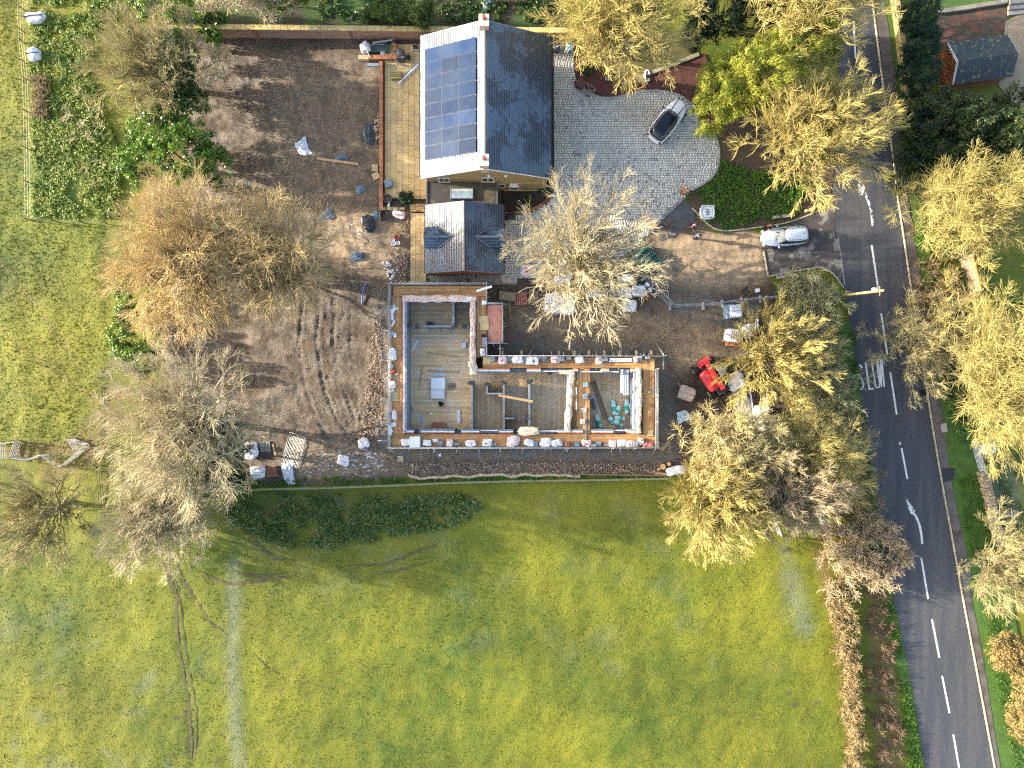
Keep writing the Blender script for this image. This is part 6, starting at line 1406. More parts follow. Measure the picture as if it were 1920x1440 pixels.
tarp(568, 277, 22, 30, 'silvery crumpled plastic sheet on the soil yard', MAT_WRAPG, .4, 1, .2); tarp(640, 295, 22, 9, 'flat dark blue plastic scrap just above the long plank', MAT_BLUEST, .1, 2); tarp(692, 250, 22, 36, 'curled black plastic liner against the patio wall', M('black_liner', (.02, .026, .032), (.04, .05, .06), rough=.35, bump=.6, bscale=6), -.3, 3, .35); tarp(676, 355, 18, 14, 'blue grey sheet low on the soil yard near the patio wall', MAT_BLUEST, .5, 4)
slab_(703, 315, .05, 12, 13, .06, 'upper one of two square sandstone slabs left of the patio wall', MAT_SLAB, 0, 'paving_slab', 'slab'); slab_(705, 330, .08, 13, 13, .06, 'lower turned square sandstone slab left of the patio wall', MAT_SLAB, .45, 'paving_slab', 'slab')
t = thing('stone_pile', 'pile of broken walling stones against the patio wall', 'stones', wp(708, 236))
for i in range(26): mb = MB(); mb.rumple(wp(RND.uniform(703, 712), RND.uniform(213, 260), RND.uniform(.02, .12)), (RND.uniform(.16, .34), RND.uniform(.12, .26), RND.uniform(.1, .2)), RND.uniform(0, 3), .12, 4, i, 4); mb.build('stone', M('pile_stone', (.36, .28, .16), (.26, .2, .12), var='object', vamt=.3) if i == 0 else bpy.data.materials['pile_stone'], t, world=True)
slab_(700, 122, .05, 21, 6, .12, 'blue grey slate slab under the planter corner', MAT_BLUEB, 0, 'slate_slab', 'slab')
# raised brick planter in the corner
pb = thing('brick_planter', 'raised L shaped brick planter in the corner by the boundary wall', 'planter', wp(720, 112))
for a, b, w in (((692, 111.5), (745, 111.5), .36), ((741.5, 86), (741.5, 107.5), .3)):
    A_, B_ = wp(*a), wp(*b); mb = MB(); mb.beam(A_ + Vector((0, 0, .25)), B_ + Vector((0, 0, .25)), w, .5); mb.build('wall_body', bpy.data.materials['brick_wall'], pb, world=True)
    n = int((B_ - A_).length / .11); s = MB(); s.cbox((0, 0, 0), (.1, w + .02, .07), .006); me = s.mesh('brick', MAT_BRICK)
    for i in range(n): p = A_.lerp(B_, (i + .5) / n) - Vector(pb.location); o = new_obj('brick', me, pb); o.location = (p.x, p.y, .5); o.rotation_euler = (0, 0, math.atan2(B_.y - A_.y, B_.x - A_.x))
slab_(683.5, 111.5, 0, 19, 8, .5, 'rough stone block ending the raised brick planter', M('rough_stone', (.42, .34, .2), (.34, .27, .16)), 0, 'stone_block', 'stone')
slab_(713, 91, .1, 32, 18, .3, 'dark green crate lid inside the raised planter', M('dark_green', (.022, .035, .032), (.03, .05, .045), rough=.4), .02, 'crate', 'crate'); plank(699, 81, 736, 75.5, .6, 'long pale tube lying along the boundary wall', .14, .1, MAT_GALV, 'tube', 'pipe'); plank(697, 84.5, 721, 83, .42, 'thin bright tube resting on the dark green crate', .07, .06, MAT_GALV, 'tube', 'pipe')
sack(686, 91, .1, 17, 19, 'white rubble sack at the end of the raised planter', .5, .3, MAT_WRAP); plank(684, 85, 693, 107, .62, 'thin white stick leaning over the white rubble sack', .05, .04, MAT_PLAST, 'stick', 'stick'); slab_(717.5, 100, .42, 8, 7, .04, 'small blue box on the dark green crate', M('slate_blue', (.18, .2, .3)), -.3, 'box', 'box')
for px, py, r, lb in ((738, 78, 3.6, 'empty round plant pot by the boundary wall'), (739.5, 95, 2.4, 'small white rimmed plant pot in the planter'), (740, 102, 2.6, 'small plant pot nearest the planter corner')): bucket(px, py, r, .35, lb, MAT_CONC, .1, name='plant_pot', cat='plant pot')
bucket(738.5, 87.5, 4.2, .35, 'plant pot holding a bright green plant', MAT_CONC, .1, name='plant_pot', cat='plant pot', fill=M('moss_green', (.12, .20, .02)))
# patio things
t = thing('stone_planter', 'square grey stone planter against the house', 'planter', wp(779.5, 91, .14)); mb = MB(); mb.cbox((0, 0, 0), (.65, .56, .3), .03); mb.build('trough', MAT_CONC, t); mb = MB(); mb.box((0, 0, .302), (.5, .42, .01)); mb.build('soil', MAT_DMULCH, t)
t = thing('barbecue', 'grey covered barbecue standing on the patio', 'barbecue', wp(753, 112, .14)); mb = MB(); mb.rumple((0, .3, .1), (.75, .9, .85), 0, .08, 4, 5, 8); mb.build('cover', M('grey_cover', (.075, .075, .085), (.05, .05, .055), rough=.6), t, True)
mb = MB(); mb.cbox((.05, -.25, .3), (.62, .4, .5), .03); mb.build('firebox', MAT_BLACKP, t); mb = MB(); mb.box((.05, -.12, .8), (.6, .1, .04)); mb.build('shelf', MAT_GALV, t)
for sx in (-.25, .3):
    for sy in (-.5, .5): mb = MB(); mb.tube([(sx, sy, 0), (sx, sy, .4)], .025); mb.build('leg', MAT_BLACKP, t)
bucket(766.5, 110, 3.8, .4, 'black pot with a green plant beside the barbecue', MAT_BLACKP, .14, name='plant_pot', cat='plant pot', fill=M('leaf_green', (.03, .09, .02)))
t = thing('garden_chair', 'folding garden chair tipped beside the barbecue', 'chair', wp(750, 121, .14), .3); 
for x in (-.3, .3): mb = MB(); mb.tube([(x, -.3, 0), (x, .25, .8)], .025); mb.build('leg', MAT_GALV, t); mb = MB(); mb.tube([(x, .3, 0), (x, -.2, .5)], .025); mb.build('leg', MAT_GALV, t)
mb = MB(); mb.box((0, 0, .42), (.6, .5, .03)); mb.build('seat', MAT_WOODD, t); mb = MB(); mb.box((0, .28, .5), (.6, .04, .4)); mb.build('backrest', MAT_WOODD, t)
t = thing('timber_crate', 'small slatted olive timber crate next to the ladder', 'crate', wp(744, 143, .14)); mb = MB(); mb.box((0, 0, 0), (.95, .8, .35)); mb.build('body', M('olive_wood', (.17, .15, .06), (.13, .115, .05)), t)
for i in range(4): mb = MB(); mb.box((0, -.3 + i * .2, .35), (.98, .15, .03)); mb.build('slat', M('olive_slat', (.27, .24, .09), (.2, .18, .07), var='object') if i == 0 else bpy.data.materials['olive_slat'], t)
t = thing('ladder', 'aluminium double ladder lying on the patio', 'ladder', wp(766, 139, .14)); A_, B_ = wp(747, 157, .2), wp(784, 121.5, .2); d = (B_ - A_).normalized(); s_ = Vector((-d.y, d.x, 0))
for k, off in enumerate((-.22, .02, .22)): mb = MB(); mb.beam(A_ + s_ * off, B_ + s_ * off, .07 if k != 1 else .16, .07); mb.build('rail', MAT_GALV if k != 1 else MAT_PLAST, t, world=True)
for i in range(10): p = A_.lerp(B_, (i + .5) / 10); mb = MB(); mb.beam(p - s_ * .22, p + s_ * .02, .04, .03); mb.build('rung', MAT_GALV, t, world=True)
for p, e in ((A_, -1), (B_, 1)): mb = MB(); mb.beam(p - s_ * .45, p + s_ * .35, .05, .05); mb.build('stabiliser', MAT_GALV, t, world=True)
slab_(729, 345, .14, 14, 14, .10, 'dirty broken slab heap at the patio edge', MAT_BLUEB, .3, 'slab_heap', 'slab', 3)
bucket(728, 374, 8, .35, 'low round dark tub at the patio corner', M('dark_tub', (.05, .055, .06)), .14, name='plant_tub', cat='tub', fill=MAT_SOIL); tub(743, 384, 20, 9, .35, 'long dark planter trough at the patio corner', -.1, M('dark_trough', (.06, .075, .085)), MAT_SOIL); sack(729.5, 383, .1, 5, 9, 'little white bag between the two corner tubs', .25, 0)
for i, x in enumerate((718, 730, 742, 754)): slab_(x, 391.5, .05, 10, 6, .2, ('first', 'second', 'third', 'fourth')[i] + ' walling stone from the left along the patio bottom edge', MAT_SLAB, RND.uniform(-.1, .1), 'walling_stone', 'stone')

# ================================================================== lower yard
t = thing('drainage_pipe', 'coil of black corrugated drainage pipe by the patio corner', 'pipe', wp(719, 405, .05))
for k in range(5):
    mb = MB(); mb.tube([(.36 * math.cos(a) + .02 * k, .44 * math.sin(a), .06 + .09 * k) for a in np.linspace(0, 6.28, 20)], .05, 6); mb.build('coil', MAT_BLACKP, t, True)
slab_(704, 405, .05, 8, 20, .10, 'dark blue grey slab leaning by the pipe coil', MAT_BLUEST, -.25, 'slate_slab', 'slab'); sack(748, 403, .05, 22, 14, 'torn white rubble sack right of the pipe coil', .35, -.3, MAT_SACK, MAT_PRR)
mb = MB(); mb.rumple(wp(691, 419, .03), (1.3, 1.6, .55), .3, .2, 2.5, 5, 9); single('netting_heap', 'heap of black netting behind the green tarpaulin', 'netting', mb, MAT_BLACKP, wp(691, 419, .03), True)
tarp(692, 429, 22, 14, 'crumpled dark green tarpaulin by the metal frame', MAT_GREENT, -.3, 7, .4, .1, 'tarpaulin', 'tarpaulin')
t = thing('bent_tubing', 'bent white metal tubing thrown over the tarpaulin', 'tubing', wp(680, 437))
def tubepl(t, pl, z, r=.022, mat=MAT_GALV, nm='tube'): mb = MB(); mb.tube([wp(x, y, zz) for (x, y), zz in zip(pl, z)], r, 6); mb.build(nm, mat, t, True, world=True)
for pl, z in (([(657, 422), (665, 434), (686, 454), (697, 438), (676, 429), (670, 438)], (.5, .15, .1, .3, .5, .3)), ([(670, 438), (691, 447), (697, 438)], (.3, .3, .3)), ([(657, 422), (672, 416), (692, 424)], (.5, .6, .5)), ([(676, 429), (682, 440), (692, 445)], (.5, .4, .3)), ([(657, 422), (656, 416), (668, 410)], (.5, .5, .4))): tubepl(t, pl, z)
t = pallet(742, 451, 19, 21, 'pallet carrying white tubs beside the lower path', .1, MAT_PINE)
for i, (px, py, m, lb) in enumerate(((737, 452, MAT_PLAST, 'upper left white tub on the path pallet'), (739, 458, MAT_PLAST, 'lower left white tub on the path pallet'), (747, 456.5, MAT_PLAST, 'lower right white tub on the path pallet'), (745, 446, M('red_tub', (.5, .05, .05)), 'red lidded tub on the path pallet'))): bucket(px, py, 3.8, .3, lb, m, .16, fill=m)
tarp(612, 402, 24, 18, 'blue grey plastic sheet by the orange tree', MAT_BLUEST, .2, 8); tarp(669, 481, 24, 16, 'blue grey plastic sheet on the trodden earth', MAT_BLUEST, .1, 9); slab_(681, 479, .05, 4, 12, .08, 'dark board edge beside the blue grey sheet', MAT_BLACKP, 0, 'loose_board', 'board')
for px, py, sz, lb in ((735, 511, 15, 'heap of white plaster rubble near the scaffold top corner'), (727, 497, 13, 'paler plaster rubble heap higher up the bank')):
    t = thing('rubble_heap', lb, 'rubble', wp(px, py))
    for i in range(16): mb = MB(); mb.rumple(wp(px + RND.gauss(0, sz * .3), py + RND.gauss(0, sz * .3), .03), (RND.uniform(.12, .4), RND.uniform(.1, .3), RND.uniform(.08, .2)), RND.uniform(0, 3), .15, 3, i, 4); mb.build('lump', MAT_SACK if i % 3 else MAT_CONC, t, world=True)
mb = MB(); mb.tube([wp(x, y, z) for x, y, z in ((686, 532, .1), (681, 545, .16), (679, 558, .14), (678, 571, .06))], .075, 8); single('blue_pipe', 'short curved bright blue water pipe in the mud', 'pipe', mb, M('pipe_blue', (.02, .14, .50), rough=.4), wp(681, 550))
# bottom left corner of the site
sack(473, 843, .05, 22, 28, 'white plastic bag heap with red crates left of the grey pallet', .5, .1, MAT_WRAP); slab_(470, 838, .5, 11, 8, .2, 'small red crate on the white plastic heap', M('dark_red', (.16, .035, .04)), .05, 'crate', 'crate')
pallet(498, 837, 19, 19, 'weathered grey pallet in the lower left corner', .05, MAT_PALG); pallet(510, 884, 20, 20, 'orange brown pallet in the lower left corner', .15, M('orange_pallet', (.34, .14, .07), (.27, .11, .06), var='object')); plank(511, 832, 517, 855, .04, 'short pale board right of the grey pallet', .2, .04); slab_(499, 811, .04, 13, 17, .04, 'pale board lying above the grey pallet', MAT_WOOD, .1, 'loose_board', 'board')
wrapped(481, 886, 25, 22, .7, 'grey wrapped pack in the bottom left corner of the site', .05, MAT_WRAPG); tarp(541, 887, 20, 40, 'long torn clear plastic sheet by the fence panel', MAT_WRAPG, .15, 12, .25)
t = thing('fence_panel', 'mesh fence panel lying flat on the mud', 'fence panel', wp(551, 844)); C4 = [wp(543.5, 810, .12), wp(574, 821, .12), wp(558.5, 879, .10), wp(528, 868, .10)]
for a, b in zip(C4, C4[1:] + C4[:1]): mb = MB(); mb.tube([a, b], .03, 6); mb.build('frame_tube', MAT_GALV, t, True, world=True)
for i in range(1, 12): mb = MB(); mb.tube([C4[0].lerp(C4[1], i / 12), C4[3].lerp(C4[2], i / 12)], .004, 3); mb.build('mesh_wire', MAT_GALV, t, world=True)
for i in range(1, 14): mb = MB(); mb.tube([C4[0].lerp(C4[3], i / 14), C4[1].lerp(C4[2], i / 14)], .004, 3); mb.build('mesh_wire', MAT_GALV, t, world=True)
plank(488, 861, 526, 866, .08, 'thin grey pole lying left of the fence panel', .05, .04, MAT_WOODD, 'pole', 'pole'); plank(512, 859, 527, 858, .06, 'short thin stick by the fence panel corner', .04, .04, MAT_WOODD, 'stick', 'stick')
sack(683, 830, .05, 20, 16, 'round white sack on the stony bank', .3, .2); sack(644, 863, .05, 20, 17, 'white sack with red print on the muddy bank', .3, -.3, MAT_SACK, MAT_PRR); slab_(751, 860, .04, 11, 10, .06, 'lone pale slab below the scaffold', MAT_SLAB, -.1, 'paving_slab', 'slab'); slab_(825, 853.5, .06, 5, 5, .04, 'small white scrap on the gravel below the scaffold', MAT_PLAST, .2, 'board_offcut', 'offcut')
rs_ = np.random.RandomState(3)
MAT_FROSTD = M('lying_frost', (.50, .52, .54), (.42, .44, .46), rough=.7)
V = []; F = []
for i in range(90):
    px, py = (rs_.normal(690, 14), rs_.normal(866, 14)) if i < 55 else (rs_.uniform(580, 700), rs_.uniform(845, 890))
    c = wp(px, py); z = dz(c.x, c.y) + .03; a = rs_.normal(.1, .3); L, W = rs_.uniform(.15, .5), rs_.uniform(.05, .12); k = len(V); d = Vector((math.cos(a), math.sin(a), 0)); s_ = Vector((-d.y, d.x, 0))
    V += [tuple(c + d * x * L / 2 + s_ * y * W / 2 + Vector((0, 0, z))) for x, y in ((-1, 0), (-.3, -1), (.5, -.8), (1, .1), (.4, .9), (-.4, .8))]; F.append((k, k + 1, k + 2, k + 3, k + 4, k + 5))
mb = MB(); mb.add(V, F); tag(mb.build('frost_patches', MAT_FROSTD), 'streaks of white frost on the mud by the scaffold corner', 'frost', kind='stuff')
# white membrane turned up along the field edge
pl = [(765, 886), (775, 891), (790, 894), (815, 893), (850, 890), (880, 891), (905, 888), (935, 887), (960, 890), (985, 887), (1010, 889), (1040, 887), (1075, 890), (1088, 891)]
P = [wp(x, y) for x, y in dense(smoothpl(pl, 3), 6)]; V = []
for i, p in enumerate(P):
    for j, (o_, z) in enumerate(((.0, .03), (.06, .16), (.14, .20), (.24, .15), (.30, .02))): V.append((p.x, p.y - o_ - .05 * math.sin(i * 1.3), z + .04 * math.sin(i * .9 + j)))
n = len(P); me = mesh_np('membrane_edge', np.array(V), np.array([(i * 5 + j, i * 5 + j + 1, (i + 1) * 5 + j + 1, (i + 1) * 5 + j) for i in range(n - 1) for j in range(4)]), M('dirty_membrane', (.46, .40, .29), (.34, .29, .2)), True); tag(new_obj('membrane_edge', me), 'wavy cream membrane edge along the rubble and the field', 'membrane')
plank(1090, 889, 1250, 892, .06, 'long pale timber edging continuing the membrane line', .12, .08, MAT_WOODD, 'timber_edging', 'plank')

# ================================================================== materials store right of the house
wrapped(1056, 522, 34, 24, .75, 'flat white wrapped pallet nearest the annexe', 0, MAT_WRAP); wrapped(1040, 568, 38, 38, .6, 'big clear wrapped heap with bricks showing under the bare tree', .1, MAT_WRAPG, rough=.14, sq=4); wrapped(1064, 572, 28, 32, .7, 'bright white wrapped pack touching the clear heap', -.1, MAT_WRAP, rough=.12, sq=4)
sack(1109, 550, .05, 20, 15, 'round white rubble bag under the bare tree', .45); bulkbag(1131, 550, 18, 'left open bulk bag of sand under the branches'); bulkbag(1153, 549, 18, 'right open bulk bag beside the left one', mat=MAT_WRAPG, fill=M('ballast', (.2, .19, .18), famt=.4))
wrapped(1174, 549, 22, 20, .55, 'grey wrapped pack beside the open bulk bags', 0, MAT_WRAPG, rough=.1); wrapped(1199, 545, 26, 20, .7, 'white wrapped pallet with strap next to the site fence', .03, MAT_WRAP); wrapped(1181, 573, 26, 23, .7, 'white wrapped pallet standing forward of the others', -.03, MAT_WRAP); wrapped(1172, 525, 28, 20, .5, 'loosely wrapped grey pack behind the bulk bags', .15, MAT_WRAPG, rough=.14, sq=4)
slab_(1218, 544, .05, 6, 8, .35, 'small white drum beside the strapped pallet', MAT_PLAST, .1, 'drum', 'drum'); slab_(1213, 534, .05, 9, 6, .2, 'white offcut behind the small white drum', MAT_PLAST, -.5, 'board_offcut', 'offcut')
pallet(977, 560, 23, 23, 'bright red pallet by the scaffold', .05, MAT_PALR); pallet(1000, 557, 18, 24, 'pale pinkish pallet half hidden beside the red one', -.1, MAT_PINE); slab_(1025, 509, .05, 19, 11, .3, 'beige board pack behind the flat white pallet', MAT_PLY, 0, 'board_pack', 'board', 3); sack(988, 508, .05, 21, 20, 'pink and white bag left of the beige board pack', .5, .2, MAT_SACKP, MAT_PRR); sack(1152, 468, .05, 17, 15, 'pinkish bag alone behind the bare tree', .4, .4, MAT_SACKP)
slab_(1048, 504, .05, 7, 7, .4, 'small white tub behind the flat white pallet', MAT_PLAST, .3, 'tub', 'tub'); slab_(952, 556, .05, 30, 16, .15, 'rough timber stack by the scaffold corner', MAT_WOODD, -.1, 'timber_stack', 'timber', 4)
t = thing('mesh_stack', 'stack of dark green mesh fence panels beside the bare tree', 'fence panels', wp(1214, 488), .75)
for i in range(9): mb = MB(); mb.box((-.7 + i * .18, 0, .05), (.05, 2.3, .6)); mb.build('panel_edge', M('teal_mesh', (.02, .115, .105), (.015, .08, .075), var='object') if i == 0 else bpy.data.materials['teal_mesh'], t)
for y in (-.9, .0, .9): mb = MB(); mb.box((0, y, .66), (1.7, .06, .05)); mb.build('rail', bpy.data.materials['teal_mesh'], t)
plank(1183, 499, 1190, 494, .8, 'short white tube on the green mesh stack', .12, .1, MAT_PLAST, 'tube', 'pipe')
plank(955, 560, 1060, 532, .25, 'long grey scaffold tube lying towards the bare tree', .06, .06, MAT_WOODD, 'pole', 'pole'); plank(1215, 549, 1185, 549, 1.0, 'thin pole resting on the wrapped pallets', .05, .05, MAT_WOOD, 'pole', 'pole'); plank(955, 562, 958, 600, .2, 'pale stick leaning at the rough timber stack', .06, .05, MAT_WOOD, 'stick', 'stick')
# site fence, panel after panel with concrete feet
t = thing('site_fence', 'mesh site fence on concrete feet across the gravel drive', 'fence', wp(1300, 575)); FP = [(1207, 522), (1231, 548), (1256, 575), (1318, 574), (1354, 569), (1390, 564), (1425, 561), (1460, 558)]
for i, (a, b) in enumerate(zip(FP[:-1], FP[1:])):
    A_, B_ = wp(*a), wp(*b); u = Vector((0, 0, 1))
    for p, q in ((A_ + u * .15, A_ + u * 2), (A_ + u * 2, B_ + u * 2), (B_ + u * 2, B_ + u * .15), (B_ + u * .18, A_ + u * .18)): mb = MB(); mb.tube([p, q], .024, 6); mb.build('frame_tube', MAT_GALV, t, world=True)
    n = int((B_ - A_).length / .12)
    mb = MB()
    for k in range(1, n): p = A_.lerp(B_, k / n); mb.tube([p + u * .18, p + u * 2], .003, 3, caps=False)
    for z in np.arange(.35, 2, .25): mb.tube([A_ + u * z, B_ + u * z], .003, 3, caps=False)
    mb.build('wire_mesh', MAT_GALV, t, world=True)
    m2 = MB(); d = (B_ - A_); m2.cbox((A_.x, A_.y, .03), (.24, .72, .14), .03, math.atan2(d.y, d.x)); m2.build('concrete_foot', MAT_CONC, t, world=True)
plank(1250, 528, 1256, 575, .1, 'spare fence tube lying along the site fence', .05, .05, MAT_GALV, 'pole', 'pole')
# right side of the site
wrapped(1380, 583, 25, 24, .95, 'white ribbed sheeted pack right of the site fence', .1, M('ribbed_sheet', (.74, .75, .76), (.6, .61, .63), stretch=(8, .3, 1), scale=3, rough=.35)); slab_(1363, 585, .03, 14, 26, .5, 'blue tinted wrapped side pack left of the ribbed pack', MAT_BLUEB, .1, 'side_pack', 'pack', 2)
tub(1397, 548, 17, 17, .45, 'brown mixing tub above the site fence', .65, M('brown_tub', (.20, .115, .05)), M('muddy_water', (.06, .045, .025), rough=.2)); slab_(1418.5, 545, .03, 8, 7, .35, 'small white tub right of the brown mixing tub', MAT_PLAST, .3, 'tub', 'tub')
t = wrapped(1377, 629, 32, 24, .8, 'white sheeted brick pack with five red ribs', -.12, MAT_PLAST, rough=.04, seed=4)
for i in range(5): mb = MB(); mb.box((-.25 + i * .2, 0, .93), (.07, .7, .02)); mb.build('red_rib', MAT_PRR, t)
blocks(1375, 645, .03, 7, 5, 6, 'orange brick pack under the branches below the sheeted pack', MAT_BR2, -.12, (.215, .1025, .065), None, 'brick_stack', 'brick', 'bricks')
sack(1401, 622, .05, 21, 22, 'round white bag right of the sheeted brick pack', .6, .2, MAT_WRAP); bucket(1444, 607, 4.6, .4, 'upper white plastic drum among the branches', MAT_PLAST, name='drum', cat='drum', fill=MAT_PLAST); bucket(1445, 623, 5.2, .5, 'lower white plastic drum among the branches', MAT_PLAST, name='drum', cat='drum', fill=MAT_PLAST); slab_(1415, 610, .05, 5, 22, .6, 'pale grey plastic sheet standing right of the round bag', MAT_WRAPG, -.1, 'sheet_stack', 'sheet'); sack(1448, 652, .05, 14, 16, 'white bag deep among yellow branches', .5, .5)
wrapped(1381, 716, 34, 30, 1.0, 'big clear wrapped cube right of the red telehandler', .5, MAT_WRAP, rough=.09, sq=5); wrapped(1289, 738, 30, 26, .8, 'brown wrapped pallet left of the red telehandler', -.35, MAT_WRAPB, rough=.08, sq=5); tub(1360, 749, 21, 16, .5, 'muddy yellow tub below the telehandler forks', .55, M('olive_tub', (.26, .20, .06)), M('olive_mud', (.07, .055, .02), rough=.3)); bucket(1332, 743, 3.6, .3, 'small buff pot by the telehandler wheel', M('buff_pot', (.42, .30, .14)), name='plant_pot', cat='plant pot')
tarp(1395, 765, 26, 74, 'long cloudy plastic sheet beside a white pipe', M('cloudy_sheet', (.40, .41, .38), (.52, .52, .48), rough=.3, bump=.6, bscale=5), .35, 13, .18); plank(1405, 722, 1415, 797, .2, 'long white plastic pipe right of the cloudy sheet', .1, .1, MAT_PLAST, 'pipe', 'pipe')
wrapped(1432, 773, 22, 24, 1.1, 'upper white boxed pallet behind the plastic sheet', 0, MAT_PLAST, rough=.01, sq=14); slab_(1431, 796, .05, 20, 23, .7, 'lower grey speckled block pack below the white boxed pallet', MAT_CONC, 0, 'block_pack', 'pack', 3)
t = thing('slab_pile', 'pile of broken white slabs among yellow branches', 'slabs', wp(1478, 820))
for i in range(9): mb = MB(); p = wp(1478 + RND.gauss(0, 7), 820 + RND.gauss(0, 8), .05 + i * .06); mb.cbox(p, (RND.uniform(.4, .8), RND.uniform(.3, .6), .06), .01, RND.uniform(0, 3)); mb.build('slab', MAT_PLAST if i % 3 else MAT_CONC, t, world=True)
for px, py, w, lb in ((1436, 751, 11, 'lone white bag above the white boxed pallet'), (1425, 826, 11, 'small white bag left of the broken slabs'), (1496, 835, 8, 'small white bag right of the broken slabs'), (1463, 843, 8, 'small white bag below the broken slabs'), (1305, 811, 9, 'small white scrap at the edge of the lower yellow tree'), (1475, 769, 5, 'tiny white scrap right of the white boxed pallet')): sack(px, py, .05, w, w * .9, lb, .3)
tarp(1281, 781, 24, 20, 'pale blue plastic heap by the scaffold right edge', M('ice_blue', (.42, .55, .62), (.55, .65, .7), rough=.35, bump=.6, bscale=7), .3, 14, .35)
t = thing('timber_pile', 'pile of pale planks by the lower right scaffold corner', 'timber', wp(1248, 832))
for i, (a, b, z) in enumerate((((1233, 824), (1236, 840), .05), ((1254, 825), (1256, 842), .05), ((1238, 843), (1254, 826), .18), ((1241, 845), (1257, 829), .18), ((1234, 830), (1256, 834), .1))): mb = MB(); mb.beam(wp(*a, z), wp(*b, z), .2, .06); mb.build('plank', MAT_WOODD, t, world=True)
t = thing('log_pile', 'few sawn log rounds beside the wrapped white roll', 'logs', wp(1245, 874))
for px, py, r in ((1243, 875, .28), (1254, 870, .2), (1235, 880, .16)): mb = MB(); mb.tube([wp(px, py, .02), wp(px, py, .35)], r, 10); mb.build('log', MAT_WOOD, t, world=True)
mb = MB(); mb.rumple(wp(1266, 881, .03), (1.9, .85, .6), .2, .1, 3, 6, 9); single('wrapped_roll', 'white wrapped roll at the foot of the lower yellow tree', 'roll', mb, MAT_WRAP, wp(1266, 881, .03), True)
for k in range(3): plank(1222 + k * 3, 884 + k * 2.5, 1255, 889 + k * 1.5, .05 + k * .02, ('top', 'middle', 'bottom')[k] + ' one of three thin battens left of the wrapped roll', .08, .04, MAT_WOOD, 'batten', 'batten')
plank(1269, 717, 1280, 728, .05, 'short brown board left of the brown wrapped pallet', .2, .05, MAT_WOODD)
# drive mouth things
t = bulkbag(1327, 397, 25, 'white bulk bag with grey swirl mark in the shrub bed', h=.7, fill=MAT_PLAST, mat=MAT_PLAST); mb = MB()
for cy in (-.13, .13): mb.tube([Vector((.17 * math.cos(a) - .06, cy + .14 * math.sin(a), .62)) for a in np.linspace(-2.3, 2.3, 9)], .05, 5)
mb.build('print', M('grey_print', (.16, .15, .17)), t)
plank(1447, 408.5, 1484, 404, .04, 'upper concrete beam in the grass by the silver car', .28, .2, MAT_CONC, 'concrete_beam', 'beam'); plank(1456, 521, 1493, 515, .04, 'lower concrete beam at the bush edge below the apron', .28, .2, MAT_CONC, 'concrete_beam', 'beam')
for i, (px, py) in enumerate(((1512, 396), (1519, 394), (1525, 391), (1534, 386))): mb = MB(); mb.rumple(wp(px, py, .05), (.4, .3, .28), .4 * i, .1, 4, i, 5); single('kerb_boulder', ('first', 'second', 'third', 'fourth')[i] + ' buff boulder from the left along the apron kerb', 'stone', mb, MAT_STONEC, wp(px, py, .05))
t = thing('wooden_trolley', 'brown wooden garden trolley with open slatted end on the drive', 'trolley', wp(1095, 166, .11), -.62)
mb = MB(); mb.cbox((-.45, .0, .25), (.75, .85, .4), .03); mb.build('box', M('plum_wood', (.10, .045, .04), (.075, .035, .03)), t)
for x0, y0, x1, y1 in ((0, -.45, 1.0, -.45), (0, .45, 1.0, .45), (1.0, -.45, 1.0, .45), (0, -.45, 0, .45), (.1, -.4, .95, .3), (.1, .3, .9, -.1)): mb = MB(); mb.beam((x0, y0, .45), (x1, y1, .45), .07, .06); mb.build('slat', MAT_WOODD, t)
for x in (-.6, .7):
    for y in (-.4, .4): mb = MB(); mb.tube([(x, y - .04, .15), (x, y + .04, .15)], .15, 10); mb.build('wheel', MAT_BLACKP, t)
bucket(1079, 157, 3.0, .3, 'red bucket beside the wooden trolley', M('bucket_red', (.45, .03, .03)), .11)
mb = MB()
for k in range(3): mb.tube([wp(1212 + 4 * math.cos(a) + k, 142 + 11 * math.sin(a), .2 + .05 * k) for a in np.linspace(.5, 6.0, 14)], .045, 6)
single('hose', 'looped white hose hanging at the mulch bed edge', 'hose', mb, MAT_PLAST, wp(1212, 142, .1))
for px, py, w, mt, lb in ((1043.5, 97, 9, M('navy_bin', (.012, .02, .05), rough=.45), 'dark navy wheelie bin by the house corner'), (1065.5, 96, 11, M('blue_bin', (.03, .22, .48), rough=.45), 'bright blue wheelie bin next to the navy one')):
    t = thing('wheelie_bin', lb, 'bin', wp(px, py, .11)); s_ = w * PXM * 1.05; mb = MB(); mb.box((0, 0, .06), (s_ * .8, s_ * .95, .85), 0, 1.18); mb.build('body', mt, t); mb = MB(); mb.cbox((0, 0, .91), (s_ * 1.02, s_ * 1.2, .08), .05); mb.build('lid', mt, t)
    mb = MB(); mb.tube([(-s_ * .4, s_ * .62, .93), (s_ * .4, s_ * .62, .93)], .025); mb.build('handle', mt, t)
    for x in (-1, 1): mb = MB(); mb.tube([(x * s_ * .42, s_ * .4, .1), (x * s_ * .5, s_ * .4, .1)], .1, 10); mb.build('wheel', MAT_BLACKP, t)
    if 'navy' in lb: mb = MB(); mb.box((0, .05, .992), (.14, .14, .01)); mb.build('sticker', MAT_PLAST, t)
slab_(1130, 85, .5, 6, 14, .05, 'striped grating half hidden under the top yellow tree', MAT_PALG, 0, 'grating', 'grating', 3); slab_(1180, 85, .13, 14, 12, .15, 'pale stone block under the top yellow tree', MAT_CONC, .1, 'stone_block', 'stone'); slab_(1140, 148, .12, 12, 9, .2, 'dull stone block at the mulch bed edge', M('dull_stone', (.24, .21, .13)), -.1, 'stone_block', 'stone')
